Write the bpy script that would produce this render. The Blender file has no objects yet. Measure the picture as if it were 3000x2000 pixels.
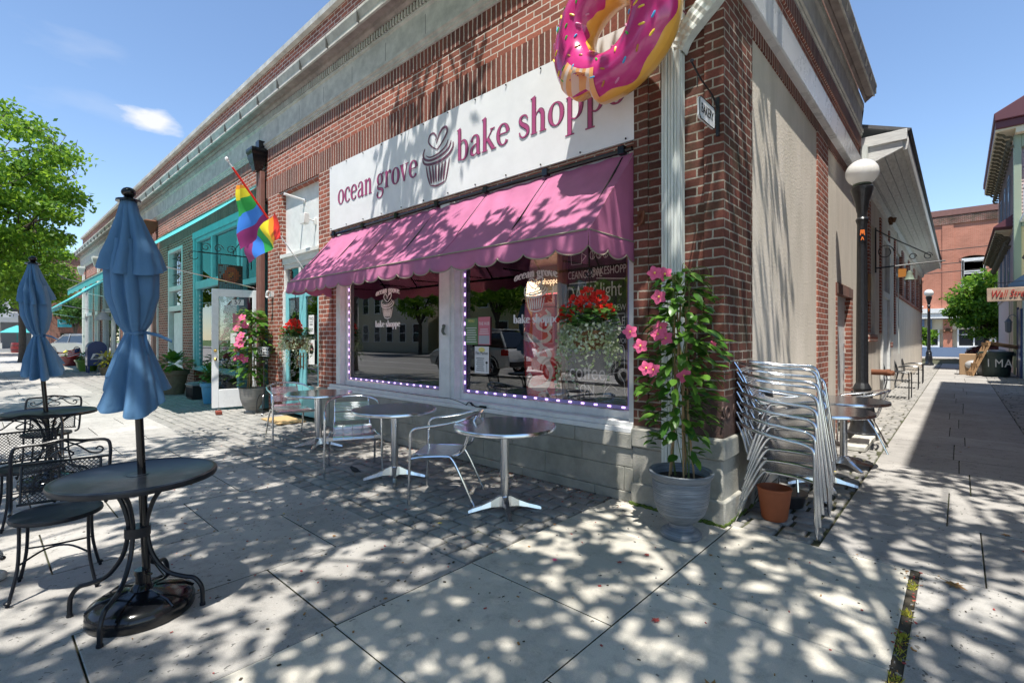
import bpy, bmesh, math, random
from mathutils import Vector, Matrix
R = math.radians
PI = math.pi
SC = bpy.context.scene
COL = SC.collection
# ---------------- camera, world, sun, exposure ----------------
H = 1.45
YAW = math.atan(1312/1437)
cam = bpy.data.cameras.new('camera'); camo = bpy.data.objects.new('camera', cam); COL.objects.link(camo)
cam.sensor_width = 36; cam.lens = 36*1437/3000; cam.shift_y = -10/3000; cam.clip_end = 2000; cam.clip_start = .05
camo.location = (0, 0, H); camo.rotation_euler = (PI/2, 0, YAW)
SC.camera = camo
SUNV = Vector((.19, -.31, 1)).normalized()
sun = bpy.data.lights.new('sun', 'SUN'); sun.energy = 4.4; sun.angle = R(.55); sun.color = (1, .95, .87)
suno = bpy.data.objects.new('sun', sun); COL.objects.link(suno)
suno.rotation_euler = (-SUNV).to_track_quat('-Z', 'Y').to_euler(); suno.location = (3, -6, 20)
W = bpy.data.worlds.new('World'); SC.world = W; W.use_nodes = True
def build_world():
    nt = W.node_tree; nt.nodes.clear(); N = nt.nodes.new; L = nt.links.new
    sky = N('ShaderNodeTexSky'); sky.sky_type = 'NISHITA'; sky.sun_disc = False
    sky.sun_elevation = math.asin(SUNV.z); sky.sun_rotation = math.atan2(SUNV.x, SUNV.y)
    sky.altitude = 0; sky.air_density = 1.0; sky.dust_density = .05; sky.ozone_density = 3.0
    tc = N('ShaderNodeTexCoord')
    def wisp(d, rad, stretch, sc, th):
        # one thin cloud: distance from a direction in the sky, broken up by noise
        sub = N('ShaderNodeVectorMath'); sub.operation = 'SUBTRACT'; sub.inputs[1].default_value = d
        L(tc.outputs['Generated'], sub.inputs[0])
        mp = N('ShaderNodeMapping'); mp.vector_type = 'POINT'; mp.inputs['Rotation'].default_value = (0, 0, -math.atan2(d[1], d[0])-PI/2)
        L(sub.outputs[0], mp.inputs[0])
        mu = N('ShaderNodeVectorMath'); mu.operation = 'MULTIPLY'; mu.inputs[1].default_value = (1/stretch, 1/stretch, 1)
        L(mp.outputs[0], mu.inputs[0])
        ln = N('ShaderNodeVectorMath'); ln.operation = 'LENGTH'; L(mu.outputs[0], ln.inputs[0])
        no = N('ShaderNodeTexNoise'); no.inputs['Scale'].default_value = sc; no.inputs['Detail'].default_value = 5
        mp2 = N('ShaderNodeMapping'); mp2.inputs['Scale'].default_value = (1, 1, 3); L(tc.outputs['Generated'], mp2.inputs[0]); L(mp2.outputs[0], no.inputs['Vector'])
        dd = N('ShaderNodeMath'); dd.operation = 'DIVIDE'; dd.inputs[1].default_value = rad; L(ln.outputs['Value'], dd.inputs[0])
        sb = N('ShaderNodeMath'); sb.operation = 'SUBTRACT'; L(no.outputs[0], sb.inputs[0])
        ml = N('ShaderNodeMath'); ml.operation = 'MULTIPLY'; ml.inputs[1].default_value = .45; L(dd.outputs[0], ml.inputs[0]); L(ml.outputs[0], sb.inputs[1])
        mr = N('ShaderNodeMapRange'); mr.inputs['From Min'].default_value = th; mr.inputs['From Max'].default_value = th+.28; L(sb.outputs[0], mr.inputs['Value'])
        return mr.outputs[0]
    def pd(x, y):
        u = (x-1500)/1437; v = (990-y)/1437; c, s = math.cos(YAW), math.sin(YAW)
        return tuple(Vector((-s+u*c, c+u*s, v)).normalized())
    w1 = wisp(pd(445, 350), .020, 3.0, 14, .16); w2 = wisp(pd(200, 135), .03, 3.5, 12, .22); w3 = wisp(pd(300, 318), .03, 3.5, 9, .2)
    m1 = N('ShaderNodeMath'); m1.operation = 'MAXIMUM'; L(w1, m1.inputs[0])
    m2 = N('ShaderNodeMath'); m2.operation = 'MAXIMUM'; L(w2, m2.inputs[0]); L(w3, m2.inputs[1])
    m3 = N('ShaderNodeMath'); m3.operation = 'MULTIPLY'; m3.inputs[1].default_value = .12; L(m2.outputs[0], m3.inputs[0]); L(m3.outputs[0], m1.inputs[1])
    mix = N('ShaderNodeMix'); mix.data_type = 'RGBA'; mix.inputs['B'].default_value = (4.3, 4.4, 4.6, 1)
    L(m1.outputs[0], mix.inputs['Factor']); L(sky.outputs[0], mix.inputs['A'])
    bg = N('ShaderNodeBackground'); bg.inputs['Strength'].default_value = .125; L(mix.outputs['Result'], bg.inputs['Color'])
    out = N('ShaderNodeOutputWorld'); L(bg.outputs[0], out.inputs[0])
build_world()
SC.view_settings.view_transform = 'Standard'; SC.view_settings.look = 'None'; SC.view_settings.gamma = 1
SC.view_settings.use_curve_mapping = False; SC.view_settings.exposure = .86
SC.render.engine = 'CYCLES'

# ---------------- materials ----------------
M = {}
def _new(name):
    m = bpy.data.materials.new(name); m.use_nodes = True; nt = m.node_tree
    b = nt.nodes['Principled BSDF']; M[name] = m
    return m, nt, b
def _in(b, k, v): b.inputs[k].default_value = v
def rgb(c): return (c[0], c[1], c[2], 1)
def mat(name, c, rough=.6, metal=0, var=.0, vs=8, bump=0, bs=60, coat=0, spec=None, c2=None, trans=0, emit=None, alpha=None, streak=None):
    m, nt, b = _new(name); N = nt.nodes.new; L = nt.links.new
    _in(b, 'Base Color', rgb(c)); _in(b, 'Roughness', rough); _in(b, 'Metallic', metal)
    if coat: _in(b, 'Coat Weight', coat); _in(b, 'Coat Roughness', .08)
    if spec is not None: _in(b, 'Specular IOR Level', spec)
    tc = N('ShaderNodeTexCoord')
    if var or c2:
        n = N('ShaderNodeTexNoise'); n.inputs['Scale'].default_value = vs; n.inputs['Detail'].default_value = 6; n.inputs['Roughness'].default_value = .65
        if streak:
            mp = N('ShaderNodeMapping'); mp.inputs['Scale'].default_value = streak; L(tc.outputs['Object'], mp.inputs[0]); L(mp.outputs[0], n.inputs['Vector'])
        else: L(tc.outputs['Object'], n.inputs['Vector'])
        mx = N('ShaderNodeMix'); mx.data_type = 'RGBA'
        d = c2 if c2 else tuple(x*(1-var) for x in c)
        mx.inputs['A'].default_value = rgb(d); mx.inputs['B'].default_value = rgb(c if c2 else tuple(min(1, x*(1+var*.6)) for x in c))
        mr = N('ShaderNodeMapRange'); mr.inputs['From Min'].default_value = .35; mr.inputs['From Max'].default_value = .65
        L(n.outputs[0], mr.inputs['Value']); L(mr.outputs[0], mx.inputs['Factor']); L(mx.outputs['Result'], b.inputs['Base Color'])
        r2 = N('ShaderNodeMapRange'); r2.inputs['To Min'].default_value = max(0.02, rough-.08); r2.inputs['To Max'].default_value = min(1, rough+.08)
        L(n.outputs[0], r2.inputs['Value']); L(r2.outputs[0], b.inputs['Roughness'])
    if bump:
        n2 = N('ShaderNodeTexNoise'); n2.inputs['Scale'].default_value = bs; n2.inputs['Detail'].default_value = 4; L(tc.outputs['Object'], n2.inputs['Vector'])
        bp = N('ShaderNodeBump'); bp.inputs['Strength'].default_value = bump; bp.inputs['Distance'].default_value = .01
        L(n2.outputs[0], bp.inputs['Height']); L(bp.outputs[0], b.inputs['Normal'])
    if emit: _in(b, 'Emission Color', rgb(emit[:3])); _in(b, 'Emission Strength', emit[3])
    if trans:
        out = nt.nodes['Material Output']; t = N('ShaderNodeBsdfTranslucent'); t.inputs[0].default_value = rgb(tuple(min(1, x*1.6) for x in c))
        ms = N('ShaderNodeMixShader'); ms.inputs[0].default_value = trans; L(b.outputs[0], ms.inputs[1]); L(t.outputs[0], ms.inputs[2]); L(ms.outputs[0], out.inputs[0])
    return m
def leafmat(name, c1, c2, rough=.45, trans=.35, vs=6):
    m, nt, b = _new(name); N = nt.nodes.new; L = nt.links.new
    g = N('ShaderNodeNewGeometry'); mx = N('ShaderNodeMix'); mx.data_type = 'RGBA'
    mx.inputs['A'].default_value = rgb(c1); mx.inputs['B'].default_value = rgb(c2)
    L(g.outputs['Random Per Island'], mx.inputs['Factor']); L(mx.outputs['Result'], b.inputs['Base Color'])
    _in(b, 'Roughness', rough); _in(b, 'Specular IOR Level', .35)
    out = nt.nodes['Material Output']; t = N('ShaderNodeBsdfTranslucent')
    hs = N('ShaderNodeHueSaturation'); hs.inputs['Value'].default_value = 1.7; hs.inputs['Hue'].default_value = .48; L(mx.outputs['Result'], hs.inputs['Color']); L(hs.outputs[0], t.inputs[0])
    ms = N('ShaderNodeMixShader'); ms.inputs[0].default_value = trans; L(b.outputs[0], ms.inputs[1]); L(t.outputs[0], ms.inputs[2]); L(ms.outputs[0], out.inputs[0])
    return m
def brickmat(name, c1, c2, mortar, bw=.215, rh=.0745, ms=.015, soldier=False, dirt=0, bump=.8, clinker=.25, off=.5):
    m, nt, b = _new(name); N = nt.nodes.new; L = nt.links.new
    tc = N('ShaderNodeTexCoord'); sx = N('ShaderNodeSeparateXYZ'); L(tc.outputs['Object'], sx.inputs[0])
    wob = N('ShaderNodeTexNoise'); wob.inputs['Scale'].default_value = 14; L(tc.outputs['Object'], wob.inputs['Vector'])
    ws = N('ShaderNodeVectorMath'); ws.operation = 'SCALE'; ws.inputs['Scale'].default_value = .012; 
    wc = N('ShaderNodeVectorMath'); wc.operation = 'SUBTRACT'; wc.inputs[1].default_value = (.5, .5, .5); L(wob.outputs['Color'], wc.inputs[0]); L(wc.outputs[0], ws.inputs[0])
    ad = N('ShaderNodeMath'); ad.operation = 'ADD'; L(sx.outputs[0], ad.inputs[0]); L(sx.outputs[1], ad.inputs[1])
    cb = N('ShaderNodeCombineXYZ')
    if soldier: L(sx.outputs[2], cb.inputs[0]); L(ad.outputs[0], cb.inputs[1])
    else: L(ad.outputs[0], cb.inputs[0]); L(sx.outputs[2], cb.inputs[1])
    av = N('ShaderNodeVectorMath'); av.operation = 'ADD'; L(cb.outputs[0], av.inputs[0]); L(ws.outputs[0], av.inputs[1])
    br = N('ShaderNodeTexBrick'); L(av.outputs[0], br.inputs['Vector'])
    br.offset = off if not soldier else 0; br.inputs['Scale'].default_value = 1; br.inputs['Brick Width'].default_value = bw if not soldier else 3.0
    br.inputs['Row Height'].default_value = rh; br.inputs['Mortar Size'].default_value = ms*.5; br.inputs['Mortar Smooth'].default_value = .25; br.inputs['Bias'].default_value = -.1
    br.inputs['Color1'].default_value = rgb(c1); br.inputs['Color2'].default_value = rgb(c2); br.inputs['Mortar'].default_value = rgb(mortar)
    # some darker over-fired bricks + large and fine weathering
    n1 = N('ShaderNodeTexNoise'); n1.inputs['Scale'].default_value = 45; n1.inputs['Detail'].default_value = 5; n1.inputs['Roughness'].default_value = .8; L(tc.outputs['Object'], n1.inputs['Vector'])
    mr = N('ShaderNodeMapRange'); mr.inputs['From Min'].default_value = .3; mr.inputs['From Max'].default_value = .7; mr.inputs['To Min'].default_value = .68; mr.inputs['To Max'].default_value = 1.22; L(n1.outputs[0], mr.inputs['Value'])
    n3 = N('ShaderNodeTexNoise'); n3.inputs['Scale'].default_value = .9; n3.inputs['Detail'].default_value = 4; L(tc.outputs['Object'], n3.inputs['Vector'])
    mr3 = N('ShaderNodeMapRange'); mr3.inputs['From Min'].default_value = .35; mr3.inputs['From Max'].default_value = .65; mr3.inputs['To Min'].default_value = 1-dirt*.75-.12; mr3.inputs['To Max'].default_value = 1.08; L(n3.outputs[0], mr3.inputs['Value'])
    mm = N('ShaderNodeMath'); mm.operation = 'MULTIPLY'; L(mr.outputs[0], mm.inputs[0]); L(mr3.outputs[0], mm.inputs[1])
    vm = N('ShaderNodeVectorMath'); vm.operation = 'SCALE'; L(br.outputs['Color'], vm.inputs[0]); L(mm.outputs[0], vm.inputs['Scale'])
    col = vm.outputs[0]
    if dirt:
        mx = N('ShaderNodeMix'); mx.data_type = 'RGBA'; mx.inputs['B'].default_value = (.045, .05, .028, 1)
        n4 = N('ShaderNodeTexNoise'); n4.inputs['Scale'].default_value = 3.2; n4.inputs['Detail'].default_value = 8; n4.inputs['Roughness'].default_value = .7; L(tc.outputs['Object'], n4.inputs['Vector'])
        r4 = N('ShaderNodeMapRange'); r4.inputs['From Min'].default_value = .62-dirt*.25; r4.inputs['From Max'].default_value = .72; r4.inputs['To Max'].default_value = .8; L(n4.outputs[0], r4.inputs['Value'])
        L(r4.outputs[0], mx.inputs['Factor']); L(col, mx.inputs['A']); col = mx.outputs['Result']
    L(col, b.inputs['Base Color']); _in(b, 'Roughness', .85); _in(b, 'Specular IOR Level', .25)
    iv = N('ShaderNodeMath'); iv.operation = 'MULTIPLY_ADD'; iv.inputs[1].default_value = -1; iv.inputs[2].default_value = 1; L(br.outputs['Fac'], iv.inputs[0])
    a2 = N('ShaderNodeMath'); a2.operation = 'MULTIPLY_ADD'; a2.inputs[1].default_value = .35; L(n1.outputs[0], a2.inputs[0]); L(iv.outputs[0], a2.inputs[2])
    bp = N('ShaderNodeBump'); bp.inputs['Strength'].default_value = bump; bp.inputs['Distance'].default_value = .008; L(a2.outputs[0], bp.inputs['Height']); L(bp.outputs[0], b.inputs['Normal'])
    return m
def glassmat(name, tint=(1, 1, 1), refl=1.0, base=.04):
    m, nt, b = _new(name); N = nt.nodes.new; L = nt.links.new
    nt.nodes.remove(b); out = nt.nodes['Material Output']
    t = N('ShaderNodeBsdfTransparent'); t.inputs[0].default_value = rgb(tint); g = N('ShaderNodeBsdfGlossy'); g.inputs['Roughness'].default_value = 0.0; g.inputs[0].default_value = (.95, .97, 1, 1)
    f = N('ShaderNodeFresnel'); f.inputs[0].default_value = 1.52
    ma = N('ShaderNodeMath'); ma.operation = 'MULTIPLY_ADD'; ma.inputs[1].default_value = 1.3*refl; ma.inputs[2].default_value = base; ma.use_clamp = True; L(f.outputs[0], ma.inputs[0])
    ms = N('ShaderNodeMixShader'); L(ma.outputs[0], ms.inputs[0]); L(t.outputs[0], ms.inputs[1]); L(g.outputs[0], ms.inputs[2]); L(ms.outputs[0], out.inputs[0])
    return m
def concmat(name, c, fleck=.5, stain=(.30, .22, .12), st=.0, rough=.85):
    m, nt, b = _new(name); N = nt.nodes.new; L = nt.links.new
    tc = N('ShaderNodeTexCoord'); g = N('ShaderNodeNewGeometry')
    big = N('ShaderNodeTexNoise'); big.inputs['Scale'].default_value = 1.3; big.inputs['Detail'].default_value = 7; big.inputs['Roughness'].default_value = .6; L(tc.outputs['Object'], big.inputs['Vector'])
    fine = N('ShaderNodeTexNoise'); fine.inputs['Scale'].default_value = 190; fine.inputs['Detail'].default_value = 3; L(tc.outputs['Object'], fine.inputs['Vector'])
    vo = N('ShaderNodeTexVoronoi'); vo.inputs['Scale'].default_value = 55; vo.inputs['Randomness'].default_value = 1
    mpv = N('ShaderNodeMapping'); mpv.inputs['Scale'].default_value = (1.0, .55, 1); mpv.inputs['Rotation'].default_value = (0, 0, .6); L(tc.outputs['Object'], mpv.inputs[0])
    wn = N('ShaderNodeTexNoise'); wn.inputs['Scale'].default_value = 22; L(tc.outputs['Object'], wn.inputs['Vector'])
    wa = N('ShaderNodeVectorMath'); wa.operation = 'MULTIPLY_ADD'; wa.inputs[1].default_value = (.05, .05, .05); L(wn.outputs['Color'], wa.inputs[0]); L(mpv.outputs[0], wa.inputs[2]); L(wa.outputs[0], vo.inputs['Vector'])
    a = N('ShaderNodeMapRange'); a.inputs['From Min'].default_value = .3; a.inputs['From Max'].default_value = .7; a.inputs['To Min'].default_value = .84; a.inputs['To Max'].default_value = 1.1; L(big.outputs[0], a.inputs['Value'])
    bb = N('ShaderNodeMapRange'); bb.inputs['From Min'].default_value = .3; bb.inputs['From Max'].default_value = .7; bb.inputs['To Min'].default_value = .88; bb.inputs['To Max'].default_value = 1.1; L(fine.outputs[0], bb.inputs['Value'])
    # sparse dark aggregate flecks
    sp = N('ShaderNodeSeparateColor'); L(vo.outputs['Color'], sp.inputs[0])
    th = N('ShaderNodeMath'); th.operation = 'GREATER_THAN'; th.inputs[1].default_value = 1-.13*fleck; L(sp.outputs[0], th.inputs[0])
    dd = N('ShaderNodeMath'); dd.operation = 'LESS_THAN'; dd.inputs[1].default_value = .33; L(vo.outputs['Distance'], dd.inputs[0])
    fl = N('ShaderNodeMath'); fl.operation = 'MULTIPLY'; L(th.outputs[0], fl.inputs[0]); L(dd.outputs[0], fl.inputs[1])
    fm = N('ShaderNodeMath'); fm.operation = 'MULTIPLY_ADD'; fm.inputs[1].default_value = -.62; fm.inputs[2].default_value = 1; L(fl.outputs[0], fm.inputs[0])
    isl = N('ShaderNodeMapRange'); isl.inputs['To Min'].default_value = .84; isl.inputs['To Max'].default_value = 1.08; L(g.outputs['Random Per Island'], isl.inputs['Value'])
    p = N('ShaderNodeMath'); p.operation = 'MULTIPLY'; L(a.outputs[0], p.inputs[0]); L(bb.outputs[0], p.inputs[1])
    p2 = N('ShaderNodeMath'); p2.operation = 'MULTIPLY'; L(p.outputs[0], p2.inputs[0]); L(fm.outputs[0], p2.inputs[1])
    wr = N('ShaderNodeTexNoise'); wr.inputs['Scale'].default_value = 6; wr.inputs['Detail'].default_value = 10; wr.inputs['Roughness'].default_value = .8; L(tc.outputs['Object'], wr.inputs['Vector'])
    wq = N('ShaderNodeMapRange'); wq.inputs['From Min'].default_value = .5; wq.inputs['From Max'].default_value = .72; wq.inputs['To Min'].default_value = 1; wq.inputs['To Max'].default_value = .6; L(wr.outputs[0], wq.inputs['Value'])
    p4 = N('ShaderNodeMath'); p4.operation = 'MULTIPLY'; L(p2.outputs[0], p4.inputs[0]); L(wq.outputs[0], p4.inputs[1])
    p3 = N('ShaderNodeMath'); p3.operation = 'MULTIPLY'; L(p4.outputs[0], p3.inputs[0]); L(isl.outputs[0], p3.inputs[1])
    v = N('ShaderNodeVectorMath'); v.operation = 'SCALE'; v.inputs[0].default_value = c; L(p3.outputs[0], v.inputs['Scale'])
    col = v.outputs[0]
    if st:
        n4 = N('ShaderNodeTexNoise'); n4.inputs['Scale'].default_value = 2.6; n4.inputs['Detail'].default_value = 9; n4.inputs['Roughness'].default_value = .75; L(tc.outputs['Object'], n4.inputs['Vector'])
        r4 = N('ShaderNodeMapRange'); r4.inputs['From Min'].default_value = .6; r4.inputs['From Max'].default_value = .75; r4.inputs['To Max'].default_value = st; L(n4.outputs[0], r4.inputs['Value'])
        mx = N('ShaderNodeMix'); mx.data_type = 'RGBA'; mx.inputs['B'].default_value = rgb(stain); L(r4.outputs[0], mx.inputs['Factor']); L(col, mx.inputs['A']); col = mx.outputs['Result']
    L(col, b.inputs['Base Color']); _in(b, 'Roughness', rough); _in(b, 'Specular IOR Level', .3)
    bp = N('ShaderNodeBump'); bp.inputs['Strength'].default_value = .35; bp.inputs['Distance'].default_value = .004; L(p2.outputs[0], bp.inputs['Height']); L(bp.outputs[0], b.inputs['Normal'])
    return m
brickmat('brick', (.40, .135, .09), (.20, .075, .056), (.66, .58, .51))
brickmat('brick_dirty', (.27, .095, .07), (.13, .06, .045), (.52, .47, .39), dirt=.55)
brickmat('brick_soldier', (.25, .085, .06), (.13, .05, .04), (.62, .55, .48), soldier=True, rh=.078, ms=.017)
brickmat('brick_far', (.52, .21, .14), (.44, .17, .11), (.5, .30, .22), bump=.3)
brickmat('brick_house', (.30, .11, .075), (.14, .06, .045), (.42, .33, .26), bump=.4)
mat('limestone', (.56, .545, .49), .8, var=.22, vs=5, bump=.25, bs=90)
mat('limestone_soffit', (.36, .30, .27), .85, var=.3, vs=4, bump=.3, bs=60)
mat('dentil_gap', (.09, .09, .085), .9)
mat('coping', (.46, .46, .43), .75, var=.25, vs=3)
mat('granite_block', (.40, .385, .34), .85, var=.2, vs=5, bump=.45, bs=70, c2=(.27, .27, .235))
mat('brown_stone', (.085, .05, .042), .6, var=.3, vs=9, bump=.4, bs=60)
mat('stucco', (.78, .70, .60), .92, var=.1, vs=1.6, bump=.5, bs=35, c2=(.64, .575, .48), streak=(1.6, 1.6, .5))
mat('white_paint', (.74, .75, .74), .5, var=.1, vs=6, bump=.12, bs=50)
mat('white_wood', (.70, .70, .67), .6, var=.18, vs=5, bump=.25, bs=30, streak=(1, 1, 12))
mat('white_gloss', (.80, .81, .82), .28, var=.06, vs=3)
mat('gutter_white', (.68, .72, .68), .35, var=.12, vs=4, streak=(6, 6, 1))
mat('teal_paint', (.19, .52, .56), .45, var=.12, vs=5, bump=.1, bs=40)
mat('teal_fabric', (.09, .50, .52), .75, var=.08, vs=9, trans=.25)
mat('teal_dark', (.03, .16, .19), .5, var=.1)
mat('pink_fabric', (.48, .15, .285), .6, var=.14, vs=3.5, bump=.25, bs=5, trans=.1)
mat('piping', (.30, .26, .20), .7)
mat('vinyl_white', (.80, .81, .82), .38, var=.05, vs=3, bump=.12, bs=4)
mat('text_plum', (.17, .06, .10), .5)
mat('text_pink', (.40, .07, .20), .5)
mat('text_white', (.82, .82, .82), .5)
mat('text_black', (.02, .02, .02), .6)
mat('downspout_brown', (.22, .105, .085), .5, var=.15, vs=6)
mat('downspout_pink', (.36, .19, .16), .5, var=.12, vs=6)
mat('black_iron', (.018, .02, .024), .32, var=.4, vs=30, coat=.3)
mat('black_metal', (.008, .009, .011), .14, spec=.45)
mat('iron_table', (.010, .013, .019), .34, var=.3, vs=30, spec=.35)
mat('aluminium', (.74, .76, .79), .16, 1, var=.05, vs=30)
mat('aluminium_slat', (.78, .80, .83), .24, 1, var=.04, vs=20)
mat('steel_top', (.56, .58, .63), .045, 1)
mat('steel_edge', (.72, .74, .77), .2, 1)
mat('umbrella_fabric', (.085, .20, .36), .8, var=.10, vs=3, bump=.4, bs=28, trans=.12)
mat('flag_red', (.85, .045, .03), .6, trans=.35); mat('flag_orange', (.92, .30, .02), .6, trans=.35); mat('flag_yellow', (.90, .72, .03), .6, trans=.35)
mat('flag_green', (.03, .36, .07), .6, trans=.35); mat('flag_blue', (.05, .22, .75), .6, trans=.35); mat('flag_purple', (.27, .03, .16), .6, trans=.35)
mat('donut_dough', (.88, .46, .08), .28, coat=.5); mat('donut_icing', (.55, .03, .20), .22, coat=.6)
mat('donut_bite', (.90, .42, .16), .4); mat('donut_cream', (.86, .62, .50), .4)
for k, c in dict(blue=(.05, .35, .68), green=(.06, .38, .05), yellow=(.85, .62, .05), brown=(.50, .20, .04), pale=(.75, .25, .45)).items(): mat('sprinkle_'+k, c, .4)
concmat('slab', (.40, .385, .36), 1.0); concmat('slab_smooth', (.56, .53, .46), .1, st=.45, stain=(.36, .27, .15)); concmat('slab_alley', (.36, .345, .325), .5, st=.15)
mat('paver', (.33, .315, .29), .92, c2=(.20, .195, .185), vs=4, bump=.7, bs=50)
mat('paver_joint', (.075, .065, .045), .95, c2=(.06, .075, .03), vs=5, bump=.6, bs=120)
mat('asphalt', (.13, .13, .13), .9, var=.25, vs=2, bump=.5, bs=120)
mat('road_grey', (.36, .34, .315), .9, var=.12, vs=1)
mat('road_line', (.75, .75, .72), .8, var=.1)
mat('road_yellow', (.65, .42, .05), .8)
mat('dirt', (.06, .05, .035), .95, bump=.6, bs=80)
mat('grass_green', (.10, .16, .04), .9, var=.4, vs=12)
glassmat('glass'); glassmat('glass_dark', (.75, .8, .8), 1.1, .05)
mat('dark_room', (.045, .04, .042), .8); mat('floor_room', (.10, .08, .07), .5); mat('room_wall', (.26, .20, .19), .8, var=.2)
mat('window_dark', (.03, .035, .04), .08, coat=.5)
mat('chalkboard', (.018, .018, .02), .55, var=.4, vs=3); mat('chalk', (.9, .9, .88), .8); mat('chalk_purple', (.30, .05, .24), .8)
mat('wood', (.24, .13, .06), .55, var=.35, vs=5, streak=(8, 8, 1)); mat('wood_raw', (.40, .24, .12), .75, var=.3, vs=6)
mat('fridge_red', (.62, .02, .03), .25, coat=.4)
mat('led', (.8, .6, 1), .5, emit=(.78, .5, 1, 1.6)); mat('led_strip', (.40, .32, .66), .5)
mat('neon_blue', (.2, .7, 1), .4, emit=(.15, .65, 1, 3.5)); mat('bulb', (1, .5, .1), .4, emit=(1, .42, .1, 60)); mat('bulb_small', (1, .6, .2), .4, emit=(1, .45, .15, 25))
mat('paper', (.78, .78, .76), .7); mat('paper_green', (.13, .25, .10), .6); mat('paper_pink', (.62, .20, .25), .6); mat('paper_yellow', (.75, .68, .2), .6)
mat('urn_grey', (.24, .27, .30), .42, var=.3, vs=5, streak=(1, 1, 26), c2=(.10, .12, .14), bump=.3, bs=20)
mat('pot_bronze', (.30, .29, .27), .4, c2=(.17, .17, .165), vs=5, streak=(1, 1, 22))
mat('terracotta', (.40, .115, .045), .6, var=.1); mat('blue_pot', (.06, .30, .50), .5, var=.1); mat('soil', (.03, .022, .016), .95, bump=.8, bs=60)
mat('coir', (.20, .10, .045), .95, var=.3, vs=30, bump=.6, bs=90); mat('doormat', (.48, .32, .15), .95, var=.2, vs=20, bump=.5, bs=200)
leafmat('leaf_glossy', (.025, .095, .014), (.12, .25, .035), .32, .28); leafmat('leaf_ivy', (.22, .30, .14), (.42, .48, .30), .5, .3)
leafmat('leaf_geranium', (.04, .12, .025), (.10, .22, .05), .5, .3); leafmat('leaf_tree', (.06, .16, .015), (.19, .34, .03), .5, .45); leafmat('leaf_tree_dark', (.03, .09, .015), (.07, .17, .03), .5, .35)
leafmat('leaf_maple', (.04, .13, .012), (.16, .31, .03), .5, .4); leafmat('leaf_silver', (.42, .47, .38), (.6, .64, .52), .5, .3); leafmat('leaf_yellow', (.45, .40, .04), (.28, .34, .05), .5, .3)
mat('petal_red', (.72, .025, .015), .55, trans=.2); mat('petal_pink', (.78, .13, .28), .5, trans=.25); mat('petal_centre', (.85, .55, .12), .5); mat('petal_yellow', (.8, .6, .05), .5); mat('petal_white', (.8, .8, .8), .5)
mat('stem', (.13, .17, .05), .7); mat('stake', (.34, .22, .11), .8); mat('bark', (.085, .07, .055), .95, var=.3, vs=9, bump=.8, bs=25)
mat('dead_leaf', (.34, .18, .06), .8, var=.3, vs=20); mat('dead_leaf_red', (.36, .06, .05), .8); mat('dead_leaf_yellow', (.6, .45, .08), .8)
mat('globe', (.88, .87, .84), .25, coat=.5, trans=.25); mat('sticker_orange', (.75, .17, .02), .5)
mat('brass', (.62, .42, .13), .25, 1); mat('chrome', (.7, .7, .72), .12, 1); mat('bronze', (.16, .09, .05), .4, .7)
mat('mail_blue', (.02, .045, .16), .35, coat=.3); mat('pot_green', (.12, .22, .02), .35, coat=.4); mat('pot_red', (.17, .015, .02), .35, coat=.4); mat('pot_olive', (.13, .11, .07), .7, var=.3, vs=8, bump=.5, bs=20)
mat('black_plastic', (.02, .02, .022), .45); mat('bin_green', (.03, .055, .05), .5); mat('paint_smear', (.7, .7, .68), .8); mat('bag_clear', (.40, .41, .42), .3, coat=.5); mat('cardboard', (.36, .24, .14), .85)
mat('red_brick', (.22, .05, .03), .9, bump=.5); mat('rust', (.16, .06, .03), .9)
mat('car_silver', (.42, .43, .44), .25, .6, coat=.8); mat('car_white', (.75, .75, .75), .25, coat=.9); mat('car_red', (.09, .008, .015), .2, .3, coat=.9); mat('car_glass', (.015, .018, .02), .04, coat=1); mat('tyre', (.015, .015, .015), .8); mat('tail_red', (.45, .01, .01), .2, coat=.8); mat('head_lens', (.6, .6, .6), .15)
mat('siding_pink', (.52, .42, .40), .8, var=.06); mat('siding_yellow', (.72, .60, .33), .8, var=.06); mat('trim_sage', (.28, .34, .24), .7); mat('bracket_dark', (.08, .065, .035), .7); mat('trim_blue', (.13, .17, .22), .6); mat('trim_cream', (.62, .55, .40), .75); mat('roof_red', (.10, .025, .035), .6); mat('siding_grey', (.42, .45, .48), .8); mat('pale_blue', (.42, .62, .68), .7); mat('pale_cream', (.62, .57, .45), .8, var=.05)
mat('awning_blue', (.02, .055, .11), .6); mat('far_blue', (.13, .19, .30), .6); mat('cable', (.02, .02, .02), .7); mat('fur_white', (.62, .58, .52), .9, var=.2, vs=30, bump=.8, bs=90); mat('nose', (.015, .012, .012), .35)
mat('feather', (.03, .028, .03), .6, var=.4, vs=40); mat('fruit_table', (.55, .05, .05), .5); mat('seat_weave', (.05, .05, .052), .55)
mat('sign_cyan', (.05, .42, .52), .5); mat('news_yellow', (.75, .50, .04), .5); mat('plaque', (.05, .045, .03), .4, .6); mat('sign_wood', (.46, .33, .24), .75, var=.25, vs=6); mat('sign_red', (.45, .03, .02), .6)
mat('moss', (.09, .14, .02), .95, var=.4, vs=30, bump=1, bs=60); mat('shingle', (.13, .13, .135), .85, var=.2); mat('copper_patina', (.20, .26, .20), .7, var=.4, vs=5, c2=(.09, .10, .08))
mat('mosaic_a', (.35, .09, .03), .3); mat('mosaic_b', (.12, .30, .32), .3); mat('mosaic_c', (.08, .06, .05), .4); mat('grille_pink', (.6, .05, .2), .5)
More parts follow.
